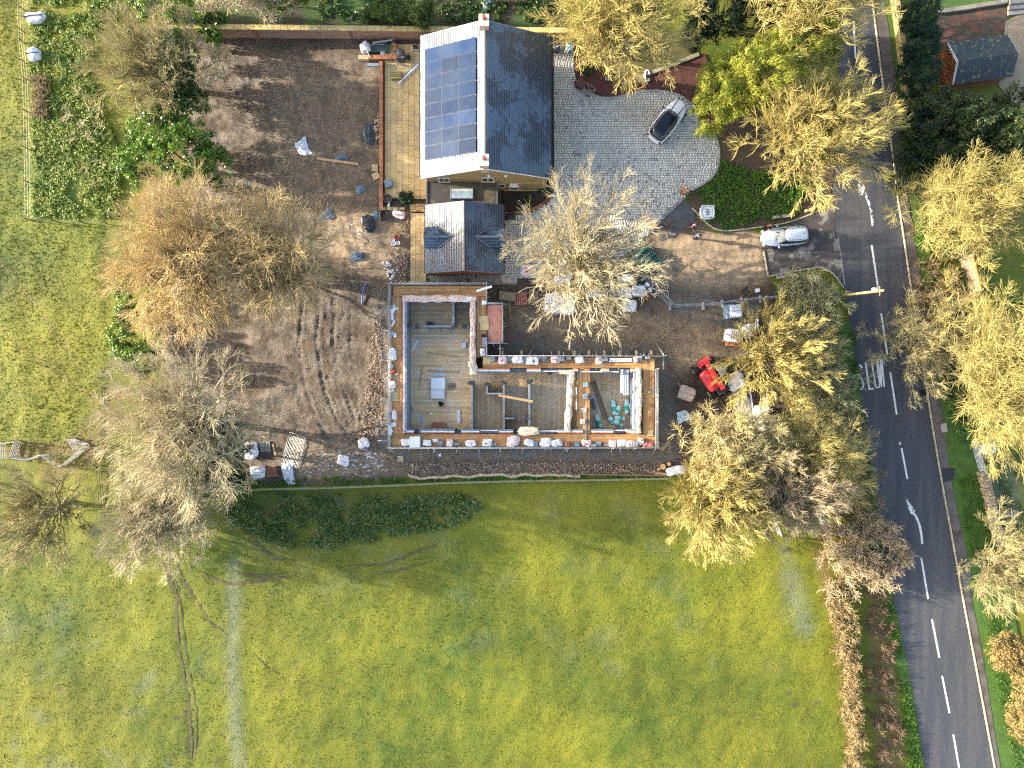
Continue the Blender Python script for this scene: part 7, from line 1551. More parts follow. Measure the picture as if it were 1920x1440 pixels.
bucket(972, 378, 2.5, .15, 'small pale drain lid in the dark bed', MAT_CONC, .1, name='drain_cover', cat='drain cover', fill=MAT_CONC); slab_(981, 388, .1, 9, 6, .12, 'grey slab corner in the dark bed', MAT_BLUEB, .1, 'slate_slab', 'slab'); sack(957, 408, .1, 16, 10, 'dark rubbish bag below the curved brick edging', .35, .2, MAT_BLACKP)

# ================================================================== vehicles and people
MAT_TYRE = M('tyre', (.012, .012, .013), rough=.8, famt=.2); MAT_RIM = M('rim', (.35, .36, .37), rough=.35, metal=.7, famt=.1)
MAT_HEAD = M('headlamp', (.55, .58, .60), rough=.1, spec=.8, famt=0); MAT_TAIL = M('tail_lamp', (.16, .012, .012), rough=.2, famt=0)
MAT_CGLASS = M('car_glass', (.012, .018, .022), rough=.05, spec=.9, famt=0, coat=.5); MAT_CGLASS2 = M('pale_windscreen', (.14, .17, .165), rough=.06, spec=.9, scale=6, famt=.2, coat=.5)
def loft(mb, secs, cap=True):
    """secs: list of closed rings with the same number of points"""
    n = len(secs[0]); V = [p for s in secs for p in s]; F = [(l * n + i, l * n + (i + 1) % n, (l + 1) * n + (i + 1) % n, (l + 1) * n + i) for l in range(len(secs) - 1) for i in range(n)]
    if cap: F.append(tuple((len(secs) - 1) * n + i for i in range(n))); F.append(tuple(range(n))[::-1])
    mb.add(V, F)
def plan(x0, x1, w, k0, k1, n=40, z=0.0, pinch=0.0):
    """car outline seen from above: x0 tail, x1 nose, half-width w, corner sharpness k"""
    R = []
    for i in range(n):
        a = 2 * math.pi * i / n; c, s = math.cos(a), math.sin(a); k = k1 if c > 0 else k0
        d = (abs(c) ** k + abs(s) ** k) ** (-1 / k); x = c * d; y = s * d
        R.append(((x0 + x1) / 2 + x * (x1 - x0) / 2, y * w * (1 - pinch * max(0, x) ** 3), z))
    return R
def car(name, label, px, py, heading, L, W, paint, kind):
    c = wp(px, py, .115 if kind == 'suv' else .055); t = thing(name, label, 'car', c, heading); h = 1.66 if kind == 'suv' else 1.46; bel = 1.02 if kind == 'suv' else .92; hood = .99 if kind == 'suv' else .86
    mb = MB(); loft(mb, [plan(-L / 2 + .08, L / 2 - .08, W / 2 * .93, 4.5, 3.0, z=.22, pinch=.08), plan(-L / 2, L / 2, W / 2, 4.5, 2.8, z=.48, pinch=.08), plan(-L / 2 + .02, L / 2 - .03, W / 2, 4.5, 2.8, z=.72, pinch=.09), plan(-L / 2 + .10, L / 2 - .16, W / 2 * .96, 4.5, 2.8, z=hood - .05, pinch=.1), plan(-L / 2 + .16, L / 2 - .30, W / 2 * .90, 4.5, 2.8, z=hood, pinch=.1)])
    body = mb.build('body', paint, t, True)
    # cabin: raked screen in front, tail upright
    fx = L * (.19 if kind == 'suv' else .235); rx = -L / 2 + (.16 if kind == 'suv' else .14); rf = L * (.06 if kind == 'suv' else .045); rr = -L / 2 + (.5 if kind == 'suv' else .42)
    mb = MB(); loft(mb, [plan(rx, fx, W / 2 * .90, 5, 3.4, z=hood - .03, pinch=.04), plan(rx + .06, fx - .10, W / 2 * .87, 5, 3.4, z=bel + .08, pinch=.05), plan(rr, rf, W / 2 * .72, 5, 4, z=h - .03, pinch=.03)]); mb.build('window_glass', MAT_CGLASS, t, True)
    roofm = MAT_CGLASS if kind == 'suv' else paint
    mb = MB(); loft(mb, [plan(rr - .06, rf + .03, W / 2 * .735, 5, 4.2, z=h - .045, pinch=.03), plan(rr - .03, rf, W / 2 * .72, 5, 4.2, z=h, pinch=.03), plan(rr + .2, rf - .15, W / 2 * .58, 5, 4.2, z=h + .035, pinch=.03)]); mb.build('roof', M('black_roof', (.006, .009, .022), rough=.12, coat=.2, famt=0, spec=.4) if kind == 'suv' else roofm, t, True)
    # screen
    mb = MB(); mb.add([(fx - .12, -W / 2 * .74, hood + .07), (fx + .03, 0, hood + .075), (fx - .12, W / 2 * .74, hood + .07), (rf + .07, W / 2 * .62, h - .05), (rf + .09, 0, h - .035), (rf + .07, -W / 2 * .62, h - .05)], [(0, 1, 4, 5), (1, 2, 3, 4)]); mb.build('windscreen', M('suv_screen', (.008, .02, .02), rough=.06, famt=0) if kind == 'suv' else MAT_CGLASS2, t, True)
    for s in (-1, 1):
        mb = MB(); mb.tube([(rr + .25, s * W / 2 * .60, h + .05), ((rr + rf) / 2, s * W / 2 * .63, h + .075), (rf - .25, s * W / 2 * .60, h + .05)], .022, 6); mb.build('roof_rail', MAT_RIM if kind == 'suv' else M('dark_rail', (.10, .12, .14)), t)
        mb = MB(); mb.rumple((fx - .32, s * (W / 2 + .11), bel - .02), (.16, .24, .15), 0, .03, 3, 2, 5); mb.build('mirror', M('black_mirror', (.015, .016, .017), rough=.3) if kind == 'suv' else paint, t, True)
        for x in (L * .30, -L * .29):
            w = new_obj('wheel', None, t); m2 = MB(); m2.tube([(x, s * (W / 2 - .20), .33), (x, s * (W / 2 + .005), .33)], .33, 16); m2.build('tyre', MAT_TYRE, w); m2 = MB(); m2.tube([(x, s * (W / 2 - .05), .33), (x, s * (W / 2 + .012), .33)], .22, 12); m2.build('rim', MAT_RIM, w)
        mb = MB(); mb.rumple((L / 2 - .22, s * W / 2 * .66, hood - .24), (.34, .34, .14), s * -.5, .02, 3, 1, 6); mb.build('headlight', MAT_HEAD, t, True)
        mb = MB(); mb.rumple((-L / 2 + .10, s * W / 2 * .72, hood - .18), (.16, .34, .16), s * .4, .02, 3, 1, 6); mb.build('tail_light', MAT_TAIL, t, True)
        if kind == 'suv': mb = MB(); mb.beam((fx - .02, s * W / 2 * .40, hood + .012), (L / 2 - .26, s * W / 2 * .46, hood - .012), .07, .02); mb.build('bonnet_stripe', MAT_BLACKP, t)
        else: mb = MB(); mb.beam((fx, s * W / 2 * .70, hood + .006), (L / 2 - .5, s * W / 2 * .60, hood - .01), .014, .012); mb.build('bonnet_seam', MAT_BLACKP, t)
    mb = MB(); mb.box((-L / 2 + .12, 0, hood - .0), (.05, W * .45, .012)); mb.build('tailgate_handle', MAT_BLACKP, t)
    mb = MB(); mb.box((L / 2 - .10, 0, .5), (.06, W * .55, .18)); mb.build('grille', MAT_BLACKP, t)
    for x, s in ((-.1, 1), (-.1, -1), (-L * .22, 1), (-L * .22, -1)): mb = MB(); mb.box((x, s * (W / 2 * .985), .78), (.18, .03, .03)); mb.build('door_handle', paint, t)
    if kind != 'suv': mb = MB(); mb.lathe((rr + .35, 0, h + .03), [(.05, 0), (.03, .05), (.01, .12)], 8); mb.build('aerial', MAT_BLACKP, t)
    return t
MAT_CARW = M('white_car_paint', (.80, .81, .82), (.77, .78, .79), rough=.22, coat=.8, famt=.02); MAT_CARS = M('silver_car_paint', (.50, .56, .62), (.46, .52, .58), rough=.28, metal=.25, coat=.8, famt=.02)
car('parked_car', 'white SUV with black glass roof parked on the block drive', 1249.5, 231.5, math.radians(52), 4.7, 1.98, MAT_CARW, 'suv')
car('parked_car', 'silver estate car parked on the tarmac drive apron', 1466.5, 446, math.radians(180 + 5), 4.55, 1.80, MAT_CARS, 'estate')

# ---- red telescopic handler
t = thing('telehandler', 'red telescopic handler working in the mud by the right trees', 'telehandler', wp(1330, 706), math.radians(-55.5)); RED = M('machine_red', (.45, .022, .035), (.38, .02, .03), rough=.4, coat=.2, famt=.15, c3=(.22, .10, .06), s3=1.6, t3=(.58, .7))
mb = MB(); mb.cbox((0, 0, .75), (4.3, 1.1, .55), .06); mb.build('chassis', MAT_BLACKP, t)
mb = MB(); loft(mb, [plan(-1.0, 1.35, .55, 5, 5, z=.9), plan(-1.0, 1.35, .55, 5, 5, z=1.5), plan(-.9, 1.2, .45, 5, 5, z=1.62)]); mb.v = [(x, y - .62, z) for x, y, z in mb.v]; mb.build('engine_hood', RED, t, True)
mb = MB(); mb.beam((-1.9, .10, 2.05), (1.65, .10, 1.55), .42, .42); mb.build('boom', RED, t); mb = MB(); mb.beam((1.4, .10, 1.58), (2.3, .10, 1.15), .30, .30); mb.build('inner_boom', MAT_BLACKP, t)
mb = MB(); mb.cbox((-1.85, .10, 1.0), (.5, 1.15, 1.0), .05); mb.build('boom_tower', RED, t)
for s in (-.55, .75): mb = MB(); mb.cbox((-1.75, s, 1.15), (.55, .28, .55), .05); mb.build('rear_light_pod', RED, t)
mb = MB(); mb.cbox((-.2, .86, .8), (1.3, .72, .9), .05); cabp = mb.build('cab', MAT_BLACKP, t); mb = MB(); mb.box((-.2, .86, 1.7), (1.15, .66, .55), 0, .88); mb.build('cab_glass', MAT_CGLASS, cabp); mb = MB(); mb.cbox((-.2, .86, 2.26), (1.15, .68, .07), .03); mb.build('cab_roof', M('cab_roof', (.10, .12, .14), rough=.5), cabp)
for k in range(3): mb = MB(); mb.box((-.45 + k * .2, .86, 2.335), (.07, .36, .02)); mb.build('roof_grille', M('grille_blue', (.12, .2, .3)) if k == 0 else bpy.data.materials['grille_blue'], cabp)
for x in (-1.45, 1.4):
    for y in (-1.02, 1.02): w = new_obj('wheel', None, t); m2 = MB(); m2.tube([(x, y - .22, .58), (x, y + .22, .58)], .58, 16); m2.build('tyre', MAT_TYRE, w); m2 = MB(); m2.tube([(x, y - .235, .58), (x, y + .235, .58)], .28, 10); m2.build('rim', M('red_rim', (.4, .36, .3)) if 'red_rim' not in bpy.data.materials else bpy.data.materials['red_rim'], w)
mb = MB(); mb.box((2.45, .10, .35), (.16, 1.35, .9)); mb.build('fork_carriage', MAT_BLACKP, t)
for y in (-.35, .55): mb = MB(); mb.box((3.0, y, .32), (1.1, .12, .05)); mb.build('fork', MAT_BLACKP, t)
mb = MB(); mb.cbox((-.75, .95, .9), (.5, .5, .35), .03); mb.build('tank', MAT_WRAPG, t); t.scale = (.9, .9, .9)

# ---- people (seen from above)
def person(label, px, py, head, top, legs, hair, arms, shoe=None, sit=0.0, lean=.06, trim=None):
    """standing figure facing heading `head`; arms = ((elbow),(hand)) for left and right in body space (x forward, y left)"""
    t = thing('person', label, 'person', wp(px, py, .07), head); skin = bpy.data.materials.get('skin') or M('skin', (.50, .30, .22), (.46, .27, .19), rough=.5, famt=.04)
    def skinmesh(name, V, E, R, mat, root=0, sub=1, parent=t):
        me = bpy.data.meshes.new(name); me.from_pydata(V, E, []); me.update(); o = new_obj(name, me, parent); me.materials.append(mat)
        m = o.modifiers.new('skin', 'SKIN'); m.use_smooth_shade = True
        for i, r in enumerate(R): me.skin_vertices[0].data[i].radius = (r if isinstance(r, tuple) else (r, r))
        me.skin_vertices[0].data[root].use_root = True; s = o.modifiers.new('sub', 'SUBSURF'); s.levels = sub; s.render_levels = sub; return o
    ln = lean
    J = {'pel': (0, 0, .95), 'wst': (ln * .3, 0, 1.12), 'chs': (ln * .8, 0, 1.34), 'nck': (ln, 0, 1.50), 'hd0': (ln + .02, 0, 1.58), 'hd1': (ln + .03, 0, 1.66), 'hd2': (ln + .02, 0, 1.74)}
    V = [J[k] for k in ('pel', 'wst', 'chs', 'nck', 'hd0', 'hd1', 'hd2')]; R = [(.15, .12), (.135, .11), (.17, .12), .055, .07, .085, .065]; E = [(i, i + 1) for i in range(6)]
    def chain(pts, rad, start):
        i0 = start
        for p, r in zip(pts, rad): V.append(p); R.append(r); E.append((i0, len(V) - 1)); i0 = len(V) - 1
        return i0
    for s, (el, hd) in zip((1, -1), arms):
        sh = (ln * .8, s * .20, 1.42); h = chain([sh, el, tuple(np.array(el) * .15 + np.array(hd) * .85)], [.06, .043, .03], 2)
        hdv = Vector(hd); dr = (hdv - Vector(el)).normalized(); sd = dr.cross(Vector((0, 0, 1))).normalized() if abs(dr.z) < .95 else Vector((0, 1, 0)); pl_ = chain([tuple(hdv + dr * .05)], [(.038, .018)], h)
        for k, (o_, l) in enumerate(((-.030, .065), (-.010, .08), (.010, .075), (.028, .06))):
            b = hdv + dr * .09 + sd * o_; chain([tuple(b), tuple(b + dr * l * .6), tuple(b + dr * l + Vector((0, 0, -.02)))], [.0095, .009, .007], pl_)
        b = hdv + dr * .03 + sd * (-.04 * s); chain([tuple(b), tuple(b + dr * .045 + sd * (-.025 * s))], [.011, .008], pl_)
    for s in (1, -1): chain([(0, s * .10, .90), (.03 * s, s * .11, .50), (.0 + .05 * s, s * .11, .09), (.12 + .05 * s, s * .12, .04)], [.088, .058, .042, .035], 0)
    body = skinmesh('body', V, E, R, skin)
    # jacket
    V2 = [J['pel'], J['wst'], J['chs'], (ln, 0, 1.47)]; R2 = [(.185, .15), (.175, .14), (.205, .15), .085]; E2 = [(0, 1), (1, 2), (2, 3)]
    for s, (el, hd) in zip((1, -1), arms):
        i0 = 2
        for p, r in zip([(ln * .8, s * .215, 1.41), el, tuple(np.array(el) * .15 + np.array(hd) * .85)], [.082, .066, .052]): V2.append(tuple(p)); R2.append(r); E2.append((i0, len(V2) - 1)); i0 = len(V2) - 1
    jk = skinmesh('jacket', V2, E2, R2, top)
    V3 = [(0, 0, .96)]; R3 = [(.17, .14)]; E3 = []
    for s in (1, -1):
        i0 = 0
        for p, r in zip([(0, s * .10, .86), (.03 * s, s * .11, .50), (.05 * s, s * .11, .12)], [.11, .08, .07]): V3.append(p); R3.append(r); E3.append((i0, len(V3) - 1)); i0 = len(V3) - 1
    skinmesh('trousers', V3, E3, R3, legs)
    for s in (1, -1): mb = MB(); mb.rumple((.06 + .05 * s, s * .12, 0), (.30, .11, .12), 0, .02, 3, 1, 6); mb.build('shoe', shoe or MAT_BLACKP, t, True)
    mb = MB(); mb.rumple((ln - .005, 0, 1.63), (.215, .185, .185), 0, .03, 2.4, 3, 8); mb.build('hair', hair, t, True)
    for s in (1, -1): mb = MB(); mb.rumple((ln + .02, s * .088, 1.62), (.05, .02, .06), 0, .02, 2.2, 1, 5); mb.build('ear', skin, t, True)
    mb = MB(); mb.rumple((ln + .125, 0, 1.615), (.05, .035, .05), 0, .02, 2.2, 1, 5); mb.build('nose', skin, t, True)
    for s in (1, -1): mb = MB(); mb.rumple((ln + .105, s * .034, 1.655), (.02, .028, .016), 0, 0, 2, 1, 5); mb.build('eye', MAT_GLASS, t, True)
    mb = MB(); mb.box((ln + .108, 0, 1.585), (.016, .05, .01)); mb.build('mouth', M('lips', (.35, .14, .12)) if 'lips' not in bpy.data.materials else bpy.data.materials['lips'], t)
    if trim: mb = MB(); mb.tube([(ln + .13 * math.cos(a) - .02, .15 * math.sin(a), 1.50) for a in np.linspace(-2.6, 2.6, 12)], .035, 6); mb.build('hood_trim', trim, t, True)
    return t
BR = M('brown_hair', (.06, .035, .022), famt=.3); DK = M('dark_hair', (.018, .014, .012), famt=.3)
person('person in a maroon top standing on the gravel drive with arms out', 1296, 427, math.radians(-55), M('maroon_cloth', (.14, .012, .035), (.10, .01, .028), famt=.15), M('dark_jeans', (.03, .035, .05)), DK, (((.10, .36, 1.25), (.28, .42, 1.15)), ((.12, -.36, 1.25), (.34, -.34, 1.15))))
person('person in a navy jacket with pale hood standing lower on the gravel drive', 1302, 446, math.radians(-60), M('navy_cloth', (.012, .03, .10), (.02, .05, .12), famt=.15), M('grey_trousers', (.06, .06, .065)), DK, (((.16, .30, 1.2), (.36, .16, 1.1)), ((.16, -.30, 1.2), (.36, -.14, 1.1))), trim=M('pale_trim', (.50, .62, .66)))
person('person in a brown jacket leaning over the silver car bonnet', 1434.5, 425.5, math.radians(-75), M('brown_cloth', (.20, .115, .085), (.16, .09, .065), famt=.15), M('plum_trousers', (.05, .018, .025)), BR, (((.22, .24, 1.22), (.42, .20, 1.02)), ((.20, -.26, 1.22), (.40, -.14, 1.02))), lean=.2)

# ================================================================== fences, gates, walls, pole
# post and wire fence round the nettle bed, far left
MAT_POST = M('dark_post', (.05, .042, .03), (.07, .055, .04), rough=.9); MAT_WIRE = M('fence_wire', (.20, .20, .19), rough=.5, metal=.5)
t = thing('post_fence', 'dark post and wire fence between meadow and nettle bed', 'fence', wp(56, 230)); PP = [(46, -20), (47, 20), (48, 62), (49, 82), (53, 121), (56, 153), (58, 213), (59, 282), (60, 345), (61, 414), (110, 417), (160, 419), (205, 421)]
for x, y in PP: mb = MB(); p = wp(x, y); mb.tube([p, p + Vector((0, 0, 1.25))], .055, 6, .05); mb.build('post', MAT_POST, t, world=True)
for z in (.35, .7, 1.05):
    for a, b in zip(PP[:-1], PP[1:]): mb = MB(); mb.tube([wp(*a) + Vector((0, 0, z)), wp(*b) + Vector((0, 0, z))], .008, 3); mb.build('wire', MAT_WIRE, t, world=True)
# rail fence along the ditch below the site
t = thing('rail_fence', 'low weathered rail fence along the ditch below the site', 'fence', wp(850, 905)); FQ = [(450, 918), (520, 915), (600, 914), (680, 911), (760, 908), (840, 904), (920, 902), (1000, 900), (1080, 899), (1160, 898), (1250, 896)]
MAT_RAIL = M('lichen_rail', (.20, .21, .12), (.15, .16, .09), rough=.85)
for i, (a, b) in enumerate(zip(FQ[:-1], FQ[1:])):
    A_, B_ = wp(*a), wp(*b)
    for z in (.35, .75): mb = MB(); mb.beam(A_ + Vector((0, 0, z)), B_ + Vector((0, 0, z)), .13, .07); mb.build('rail', MAT_RAIL if i else M('mossy_rail', (.25, .27, .07)), t, world=True)
    mb = MB(); mb.box((A_.x, A_.y, 0), (.1, .1, .85)); mb.build('post', MAT_RAIL, t, world=True)
# zig-zag of sheep hurdles, far left
MAT_HURD = M('grey_hurdle', (.42, .42, .40), (.34, .34, .33), rough=.7)
def hurdle(t, a, b, h=1.05, n=5, mat=None):
    A_, B_ = wp(*a), wp(*b); u = Vector((0, 0, 1))
    for k in range(n): z = .12 + (h - .12) * k / (n - 1); mb = MB(); mb.beam(A_ + u * z, B_ + u * z, .035, .075); mb.build('bar', mat or MAT_HURD, t, world=True)
    for p in (A_, A_.lerp(B_, .5), B_): mb = MB(); mb.beam(p + u * .02, p + u * (h + .06), .05, .05); mb.build('upright', mat or MAT_HURD, t, world=True)
HZ = [((-8, 834), (41, 826)), ((41, 826), (31, 856)), ((31, 856), (62, 861)), ((62, 861), (88, 850)), ((88, 850), (110, 869)), ((110, 873), (128, 871)), ((128, 871), (170, 834)), ((170, 834), (138, 821)), ((138, 821), (150, 842)), ((13, 830), (14, 860))]
LBH = ('leftmost hurdle entering from the photo edge', 'short steep hurdle joining the leftmost one', 'hurdle along the lower left of the zig zag', 'hurdle rising to the middle of the zig zag', 'hurdle falling from the middle of the zig zag', 'short hurdle at the lowest point of the zig zag', 'longest hurdle slanting up on the right of the zig zag', 'hurdle at the top right of the zig zag', 'hurdle closing the right hand triangle', 'thin upright hurdle crossing the leftmost one')
for (a, b), lb in zip(HZ, LBH): hurdle(thing('sheep_hurdle', 'grey slatted ' + lb, 'hurdle', (wp(*a) + wp(*b)) / 2), a, b)
t = thing('pen_fence', 'dark timber pen fence left of the pale tree', 'fence', wp(190, 910)); MAT_PEN = M('pen_timber', (.10, .11, .05), (.07, .075, .04))
for a, b in (((122, 876), (190, 874)), ((190, 874), (196, 946)), ((196, 946), (130, 952))): hurdle(t, a, b, .9, 3, MAT_PEN)
# two galvanised field gates by the lower right trees
MAT_GATE = M('gate_galvanised', (.50, .54, .57), (.42, .46, .48), rough=.4, metal=.5)
for a, b, lb in (((1434, 940), (1458, 1000), 'left galvanised field gate under the lower yellow tree'), ((1528, 915), (1537, 980), 'right galvanised field gate beside the brown bush')):
    t = thing('field_gate', lb, 'gate', (wp(*a) + wp(*b)) / 2); A_, B_ = wp(*a), wp(*b); u = Vector((0, 0, 1))
    for k in range(6): z = .15 + 1.0 * k / 5; mb = MB(); mb.tube([A_ + u * z, B_ + u * z], .028, 6); mb.build('rail', MAT_GATE, t, world=True)
    for q in (0, .5, 1): p = A_.lerp(B_, q); mb = MB(); mb.tube([p + u * .1, p + u * 1.2], .03, 6); mb.build('stile', MAT_GATE, t, world=True)
    mb = MB(); mb.tube([A_ + u * .15, B_ + u * 1.15], .022, 6); mb.build('brace', MAT_GATE, t, world=True)
    for p in (A_, B_): d = (p - (A_ + B_) / 2).normalized(); mb = MB(); mb.tube([p + d * .15, p + d * .15 + u * 1.35], .08, 8); mb.build('post', MAT_POST, t, world=True)
# dry stone wall and white gate across the lane
MAT_DRY = M('dry_stone', (.36, .30, .20), (.25, .21, .14), rough=.9, scale=5, famt=.3, var='object', vamt=.3)
t = thing('dry_stone_wall', 'dry stone wall with upright coping beside the frosty lawn', 'wall', wp(1852, 950)); WL = [(1834, 884), (1846, 930), (1856, 975), (1866, 1022)]
D = dense(WL, 3.4); s = [MB() for _ in range(5)]; mes = []
for i, b in enumerate(s): b.rumple((0, 0, 0), (.52, .15, .30), 0, .10, 5, i, 4); mes.append(b.mesh('coping_stone', MAT_DRY))
for i, (a, b) in enumerate(zip(D[:-1], D[1:])):
    A_, B_ = wp(*a), wp(*b); d = B_ - A_; ang = math.atan2(d.y, d.x); c = (A_ + B_) / 2 - Vector(t.location)
    o = new_obj('coping_stone', mes[i % 5], t); o.location = (c.x, c.y, .95); o.rotation_euler = (RND.uniform(-.15, .15), 0, ang + math.pi / 2 + RND.uniform(-.12, .12)); o.scale = (RND.uniform(.85, 1.15), 1, RND.uniform(.8, 1.2))
for lay in range(6):
    for i, (a, b) in enumerate(zip(D[:-2:2], D[2::2])):
        A_, B_ = wp(*a), wp(*b); d = B_ - A_; c = (A_ + B_) / 2 - Vector(t.location); o = new_obj('wall_stone', mes[(i + lay) % 5], t); o.location = (c.x + RND.uniform(-.02, .02), c.y, lay * .165); o.rotation_euler = (0, 0, math.atan2(d.y, d.x)); o.scale = (d.length / .54, 3.9, .62)
t = thing('white_gate', 'grey white railed gate at the end of the dry stone wall', 'gate', wp(1830, 860)); hurdle(t, (1819, 826), (1834, 881), 1.15, 6, M('white_rail', (.56, .58, .60), rough=.5))
for x, y in ((1817, 822), (1836, 885)): p = wp(x, y); mb = MB(); mb.box((p.x, p.y, 0), (.14, .14, 1.35)); mb.build('post', bpy.data.materials['white_rail'], t, world=True)
t = thing('utility_cabinet', 'white utility cabinet with a dark lid hole behind the white gate', 'cabinet', wp(1844, 840), .2); mb = MB(); mb.cbox((0, 0, 0), (1.15, .85, .95), .05); mb.build('case', MAT_PLAST, t); mb = MB(); mb.lathe((.15, .05, .95), [(.12, 0), (.12, .02), (.03, .03)], 10); mb.build('lid_hole', MAT_BLACKP, t); mb = MB(); mb.box((.15, .05, .955), (.5, .5, .006)); mb.build('lid', MAT_CONC, t)
t = thing('garden_bench', 'weathered slatted bench behind the dry stone wall', 'bench', wp(1888, 962), .15); 
for i in range(5): mb = MB(); mb.box((0, -.22 + i * .11, .42), (1.1, .09, .03)); mb.build('seat_slat', MAT_PALG, t)
for i in range(3): mb = MB(); mb.box((0, .30, .55 + i * .13), (1.1, .03, .09)); mb.build('back_slat', MAT_PALG, t)
for x in (-.48, .48):
    for y in (-.22, .26): mb = MB(); mb.box((x, y, 0), (.06, .06, .42 if y < 0 else .9)); mb.build('leg', MAT_PALG, t)
slab_(1850, 860, .02, 14, 10, .12, 'stack of brown boards below the utility cabinet', M('bench_wood', (.17, .10, .06)), .2, 'board_pile', 'board', 3); slab_(1770, 802, .11, 11, 16, .08, 'pale square stone slab on the right footway', MAT_CONC, .15, 'paving_slab', 'slab')
# timber gate and stone walls on the right
gp = wp(1808, 515); t = thing('timber_gate', 'tall solid timber gate between stone walls under yellow branches', 'gate', gp); A_, B_ = wp(1799, 486), wp(1815, 548)
for i in range(12): a = A_.lerp(B_, i / 12); b = A_.lerp(B_, (i + .9) / 12); mb = MB(); mb.beam((a.x, a.y, 1.0), (b.x, b.y, 1.0), .04, 1.9); mb.build('board', M('gate_board', (.27, .21, .14), (.22, .17, .11), var='object', vamt=.12) if i == 0 else bpy.data.materials['gate_board'], t, world=True)
mb = MB(); mb.beam(A_ + Vector((.02, 0, 1.98)), B_ + Vector((.02, 0, 1.98)), .14, .06); mb.build('top_rail', M('sunlit_rail', (.55, .24, .05)), t, world=True)  # orange of the sunlit top edge put into the rail colour
for p in (A_, B_): mb = MB(); mb.box((p.x, p.y, 0), (.24, .24, 2.1)); mb.build('post', MAT_WOODD, t, world=True)
def stonewall(label, pl, h, mat, w=.4):
    t = thing('stone_wall', label, 'wall', wp(*pl[len(pl) // 2])); P = dense(pl, 14)
    for a, b in zip(P[:-1], P[1:]):
        A_, B_ = wp(*a), wp(*b); mb = MB(); mb.beam(A_ + Vector((0, 0, h / 2)), B_ + Vector((0, 0, h / 2)), w, h); mb.build('wall_stone', mat, t, world=True); mb = MB(); c = (A_ + B_) / 2; d = B_ - A_; mb.cbox((c.x, c.y, h), (d.length - .02, w + .1, .09), .02, math.atan2(d.y, d.x)); mb.build('coping_stone', MAT_STONEC, t, world=True)
stonewall('curved stone wall running down from the timber gate', [(1814, 552), (1790, 568), (1765, 582), (1752, 597), (1751, 640), (1755, 680)], 1.3, MAT_DRY); stonewall('stone wall above the timber gate', [(1798, 482), (1775, 472), (1755, 462), (1735, 455)], 1.3, MAT_DRY); stonewall('mossy wall along the footway opposite the big top tree', [(1668, -20), (1680, 60), (1690, 150), (1698, 240)], .9, M('mossy_wall', (.16, .15, .06), (.11, .10, .05)))
# overhead line pole at the verge
t = thing('utility_pole', 'tall lichened utility pole leaning over the lane', 'pole', wp(1564, 556)); B_ = wp(1564, 556); T_ = wp(1657, 544.5, 9.0)
mb = MB(); mb.tube([B_, B_.lerp(T_, .5), T_], .15, 8, .10); mb.build('shaft', M('lichen_pole', (.27, .26, .10), (.19, .185, .08), rough=.85), t, True, world=True)
mb = MB(); d = (T_ - B_).normalized(); p = B_.lerp(T_, .93); mb.beam(p + Vector((0, .4, 0)), p - Vector((0, .4, 0)), .07, .08); mb.build('cross_arm', MAT_WOODD, t, world=True); mb = MB(); mb.cbox(B_.lerp(T_, .82) + Vector((0, .16, 0)), (.35, .28, .45), .03); mb.build('junction_box', MAT_CONC, t, world=True)
for s in (-.35, 0, .35): mb = MB(); q = p + Vector((0, s, .06)); mb.lathe(q, [(.04, 0), (.06, .05), (.03, .12), (.05, .16), (.02, .2)], 8); mb.build('insulator', MAT_BLACKP, t, world=True)
# things behind the boundary wall, top middle
tarp(916, 8, 22, 22, 'grey blue tarpaulin bundle behind the boundary wall', MAT_BLUEST, 0, 21, .4, .05, 'tarpaulin', 'tarpaulin')
t = thing('trellis_fence', 'old wooden trellis fence behind the boundary wall', 'fence', wp(958, 8))
for i in range(8): mb = MB(); p = wp(934 + i * 7, 6); mb.box((p.x, p.y, 0), (.09, .09, 1.3)); mb.build('post', MAT_WOODD, t, world=True)
for z in (.4, 1.1): mb = MB(); mb.beam(wp(930, 6) + Vector((0, 0, z)), wp(986, 6) + Vector((0, 0, z)), .05, .08); mb.build('rail', MAT_WOODD, t, world=True)
# left edge
for px, py, w, l, lb in ((60, 28, 36, 20, 'wide white sheeted bundle at the top left fence'), (58, 98, 22, 24, 'square white bag by the top left fence')): wrapped(px, py, w, l, .8, lb, .1, MAT_WRAP, 'sheeted_bundle', .16, sq=3.2, cat='bundle', base=False)

# ================================================================== trees, hedges and ground cover
def twigmat(name, a, b, amt=.25): return M(name, a, b, rough=.85, scale=1.1, fine=8, famt=amt, spec=.2)
BK_Y = twigmat('bark_lichen', (.34, .29, .13), (.24, .20, .11)); TW_Y = twigmat('twig_yellow', (.50, .43, .155), (.38, .32, .115))
BK_O = twigmat('bark_willow', (.36, .31, .17), (.27, .22, .12)); TW_O = twigmat('twig_orange', (.50, .375, .175), (.43, .335, .17))
TW_S = twigmat('twig_straw', (.56, .49, .245), (.44, .38, .19)); BK_P = twigmat('bark_pale', (.42, .37, .25), (.33, .28, .18)); TW_P = twigmat('twig_pale', (.54, .475, .31), (.42, .37, .23))
TW_YO = twigmat('twig_olive_yellow', (.41, .36, .125), (.29, .25, .09)); TW_G = twigmat('twig_olive', (.37, .335, .17), (.27, .24, .12)); BK_G = twigmat('bark_olive', (.26, .23, .12), (.18, .16, .09))
TW_B = twigmat('twig_brown', (.32, .25, .125), (.22, .17, .09)); BK_B = twigmat('bark_brown', (.20, .14, .09), (.13, .09, .06))
TW_K = twigmat('twig_pinkish', (.47, .385, .25), (.36, .285, .18)); TW_GG = twigmat('twig_grey_green', (.43, .42, .225), (.32, .315, .16))
LF_L = leafmat('laurel_leaf', [(.022, .06, .010), (.052, .125, .014), (.115, .215, .022), (.22, .30, .07)], rough=.28)
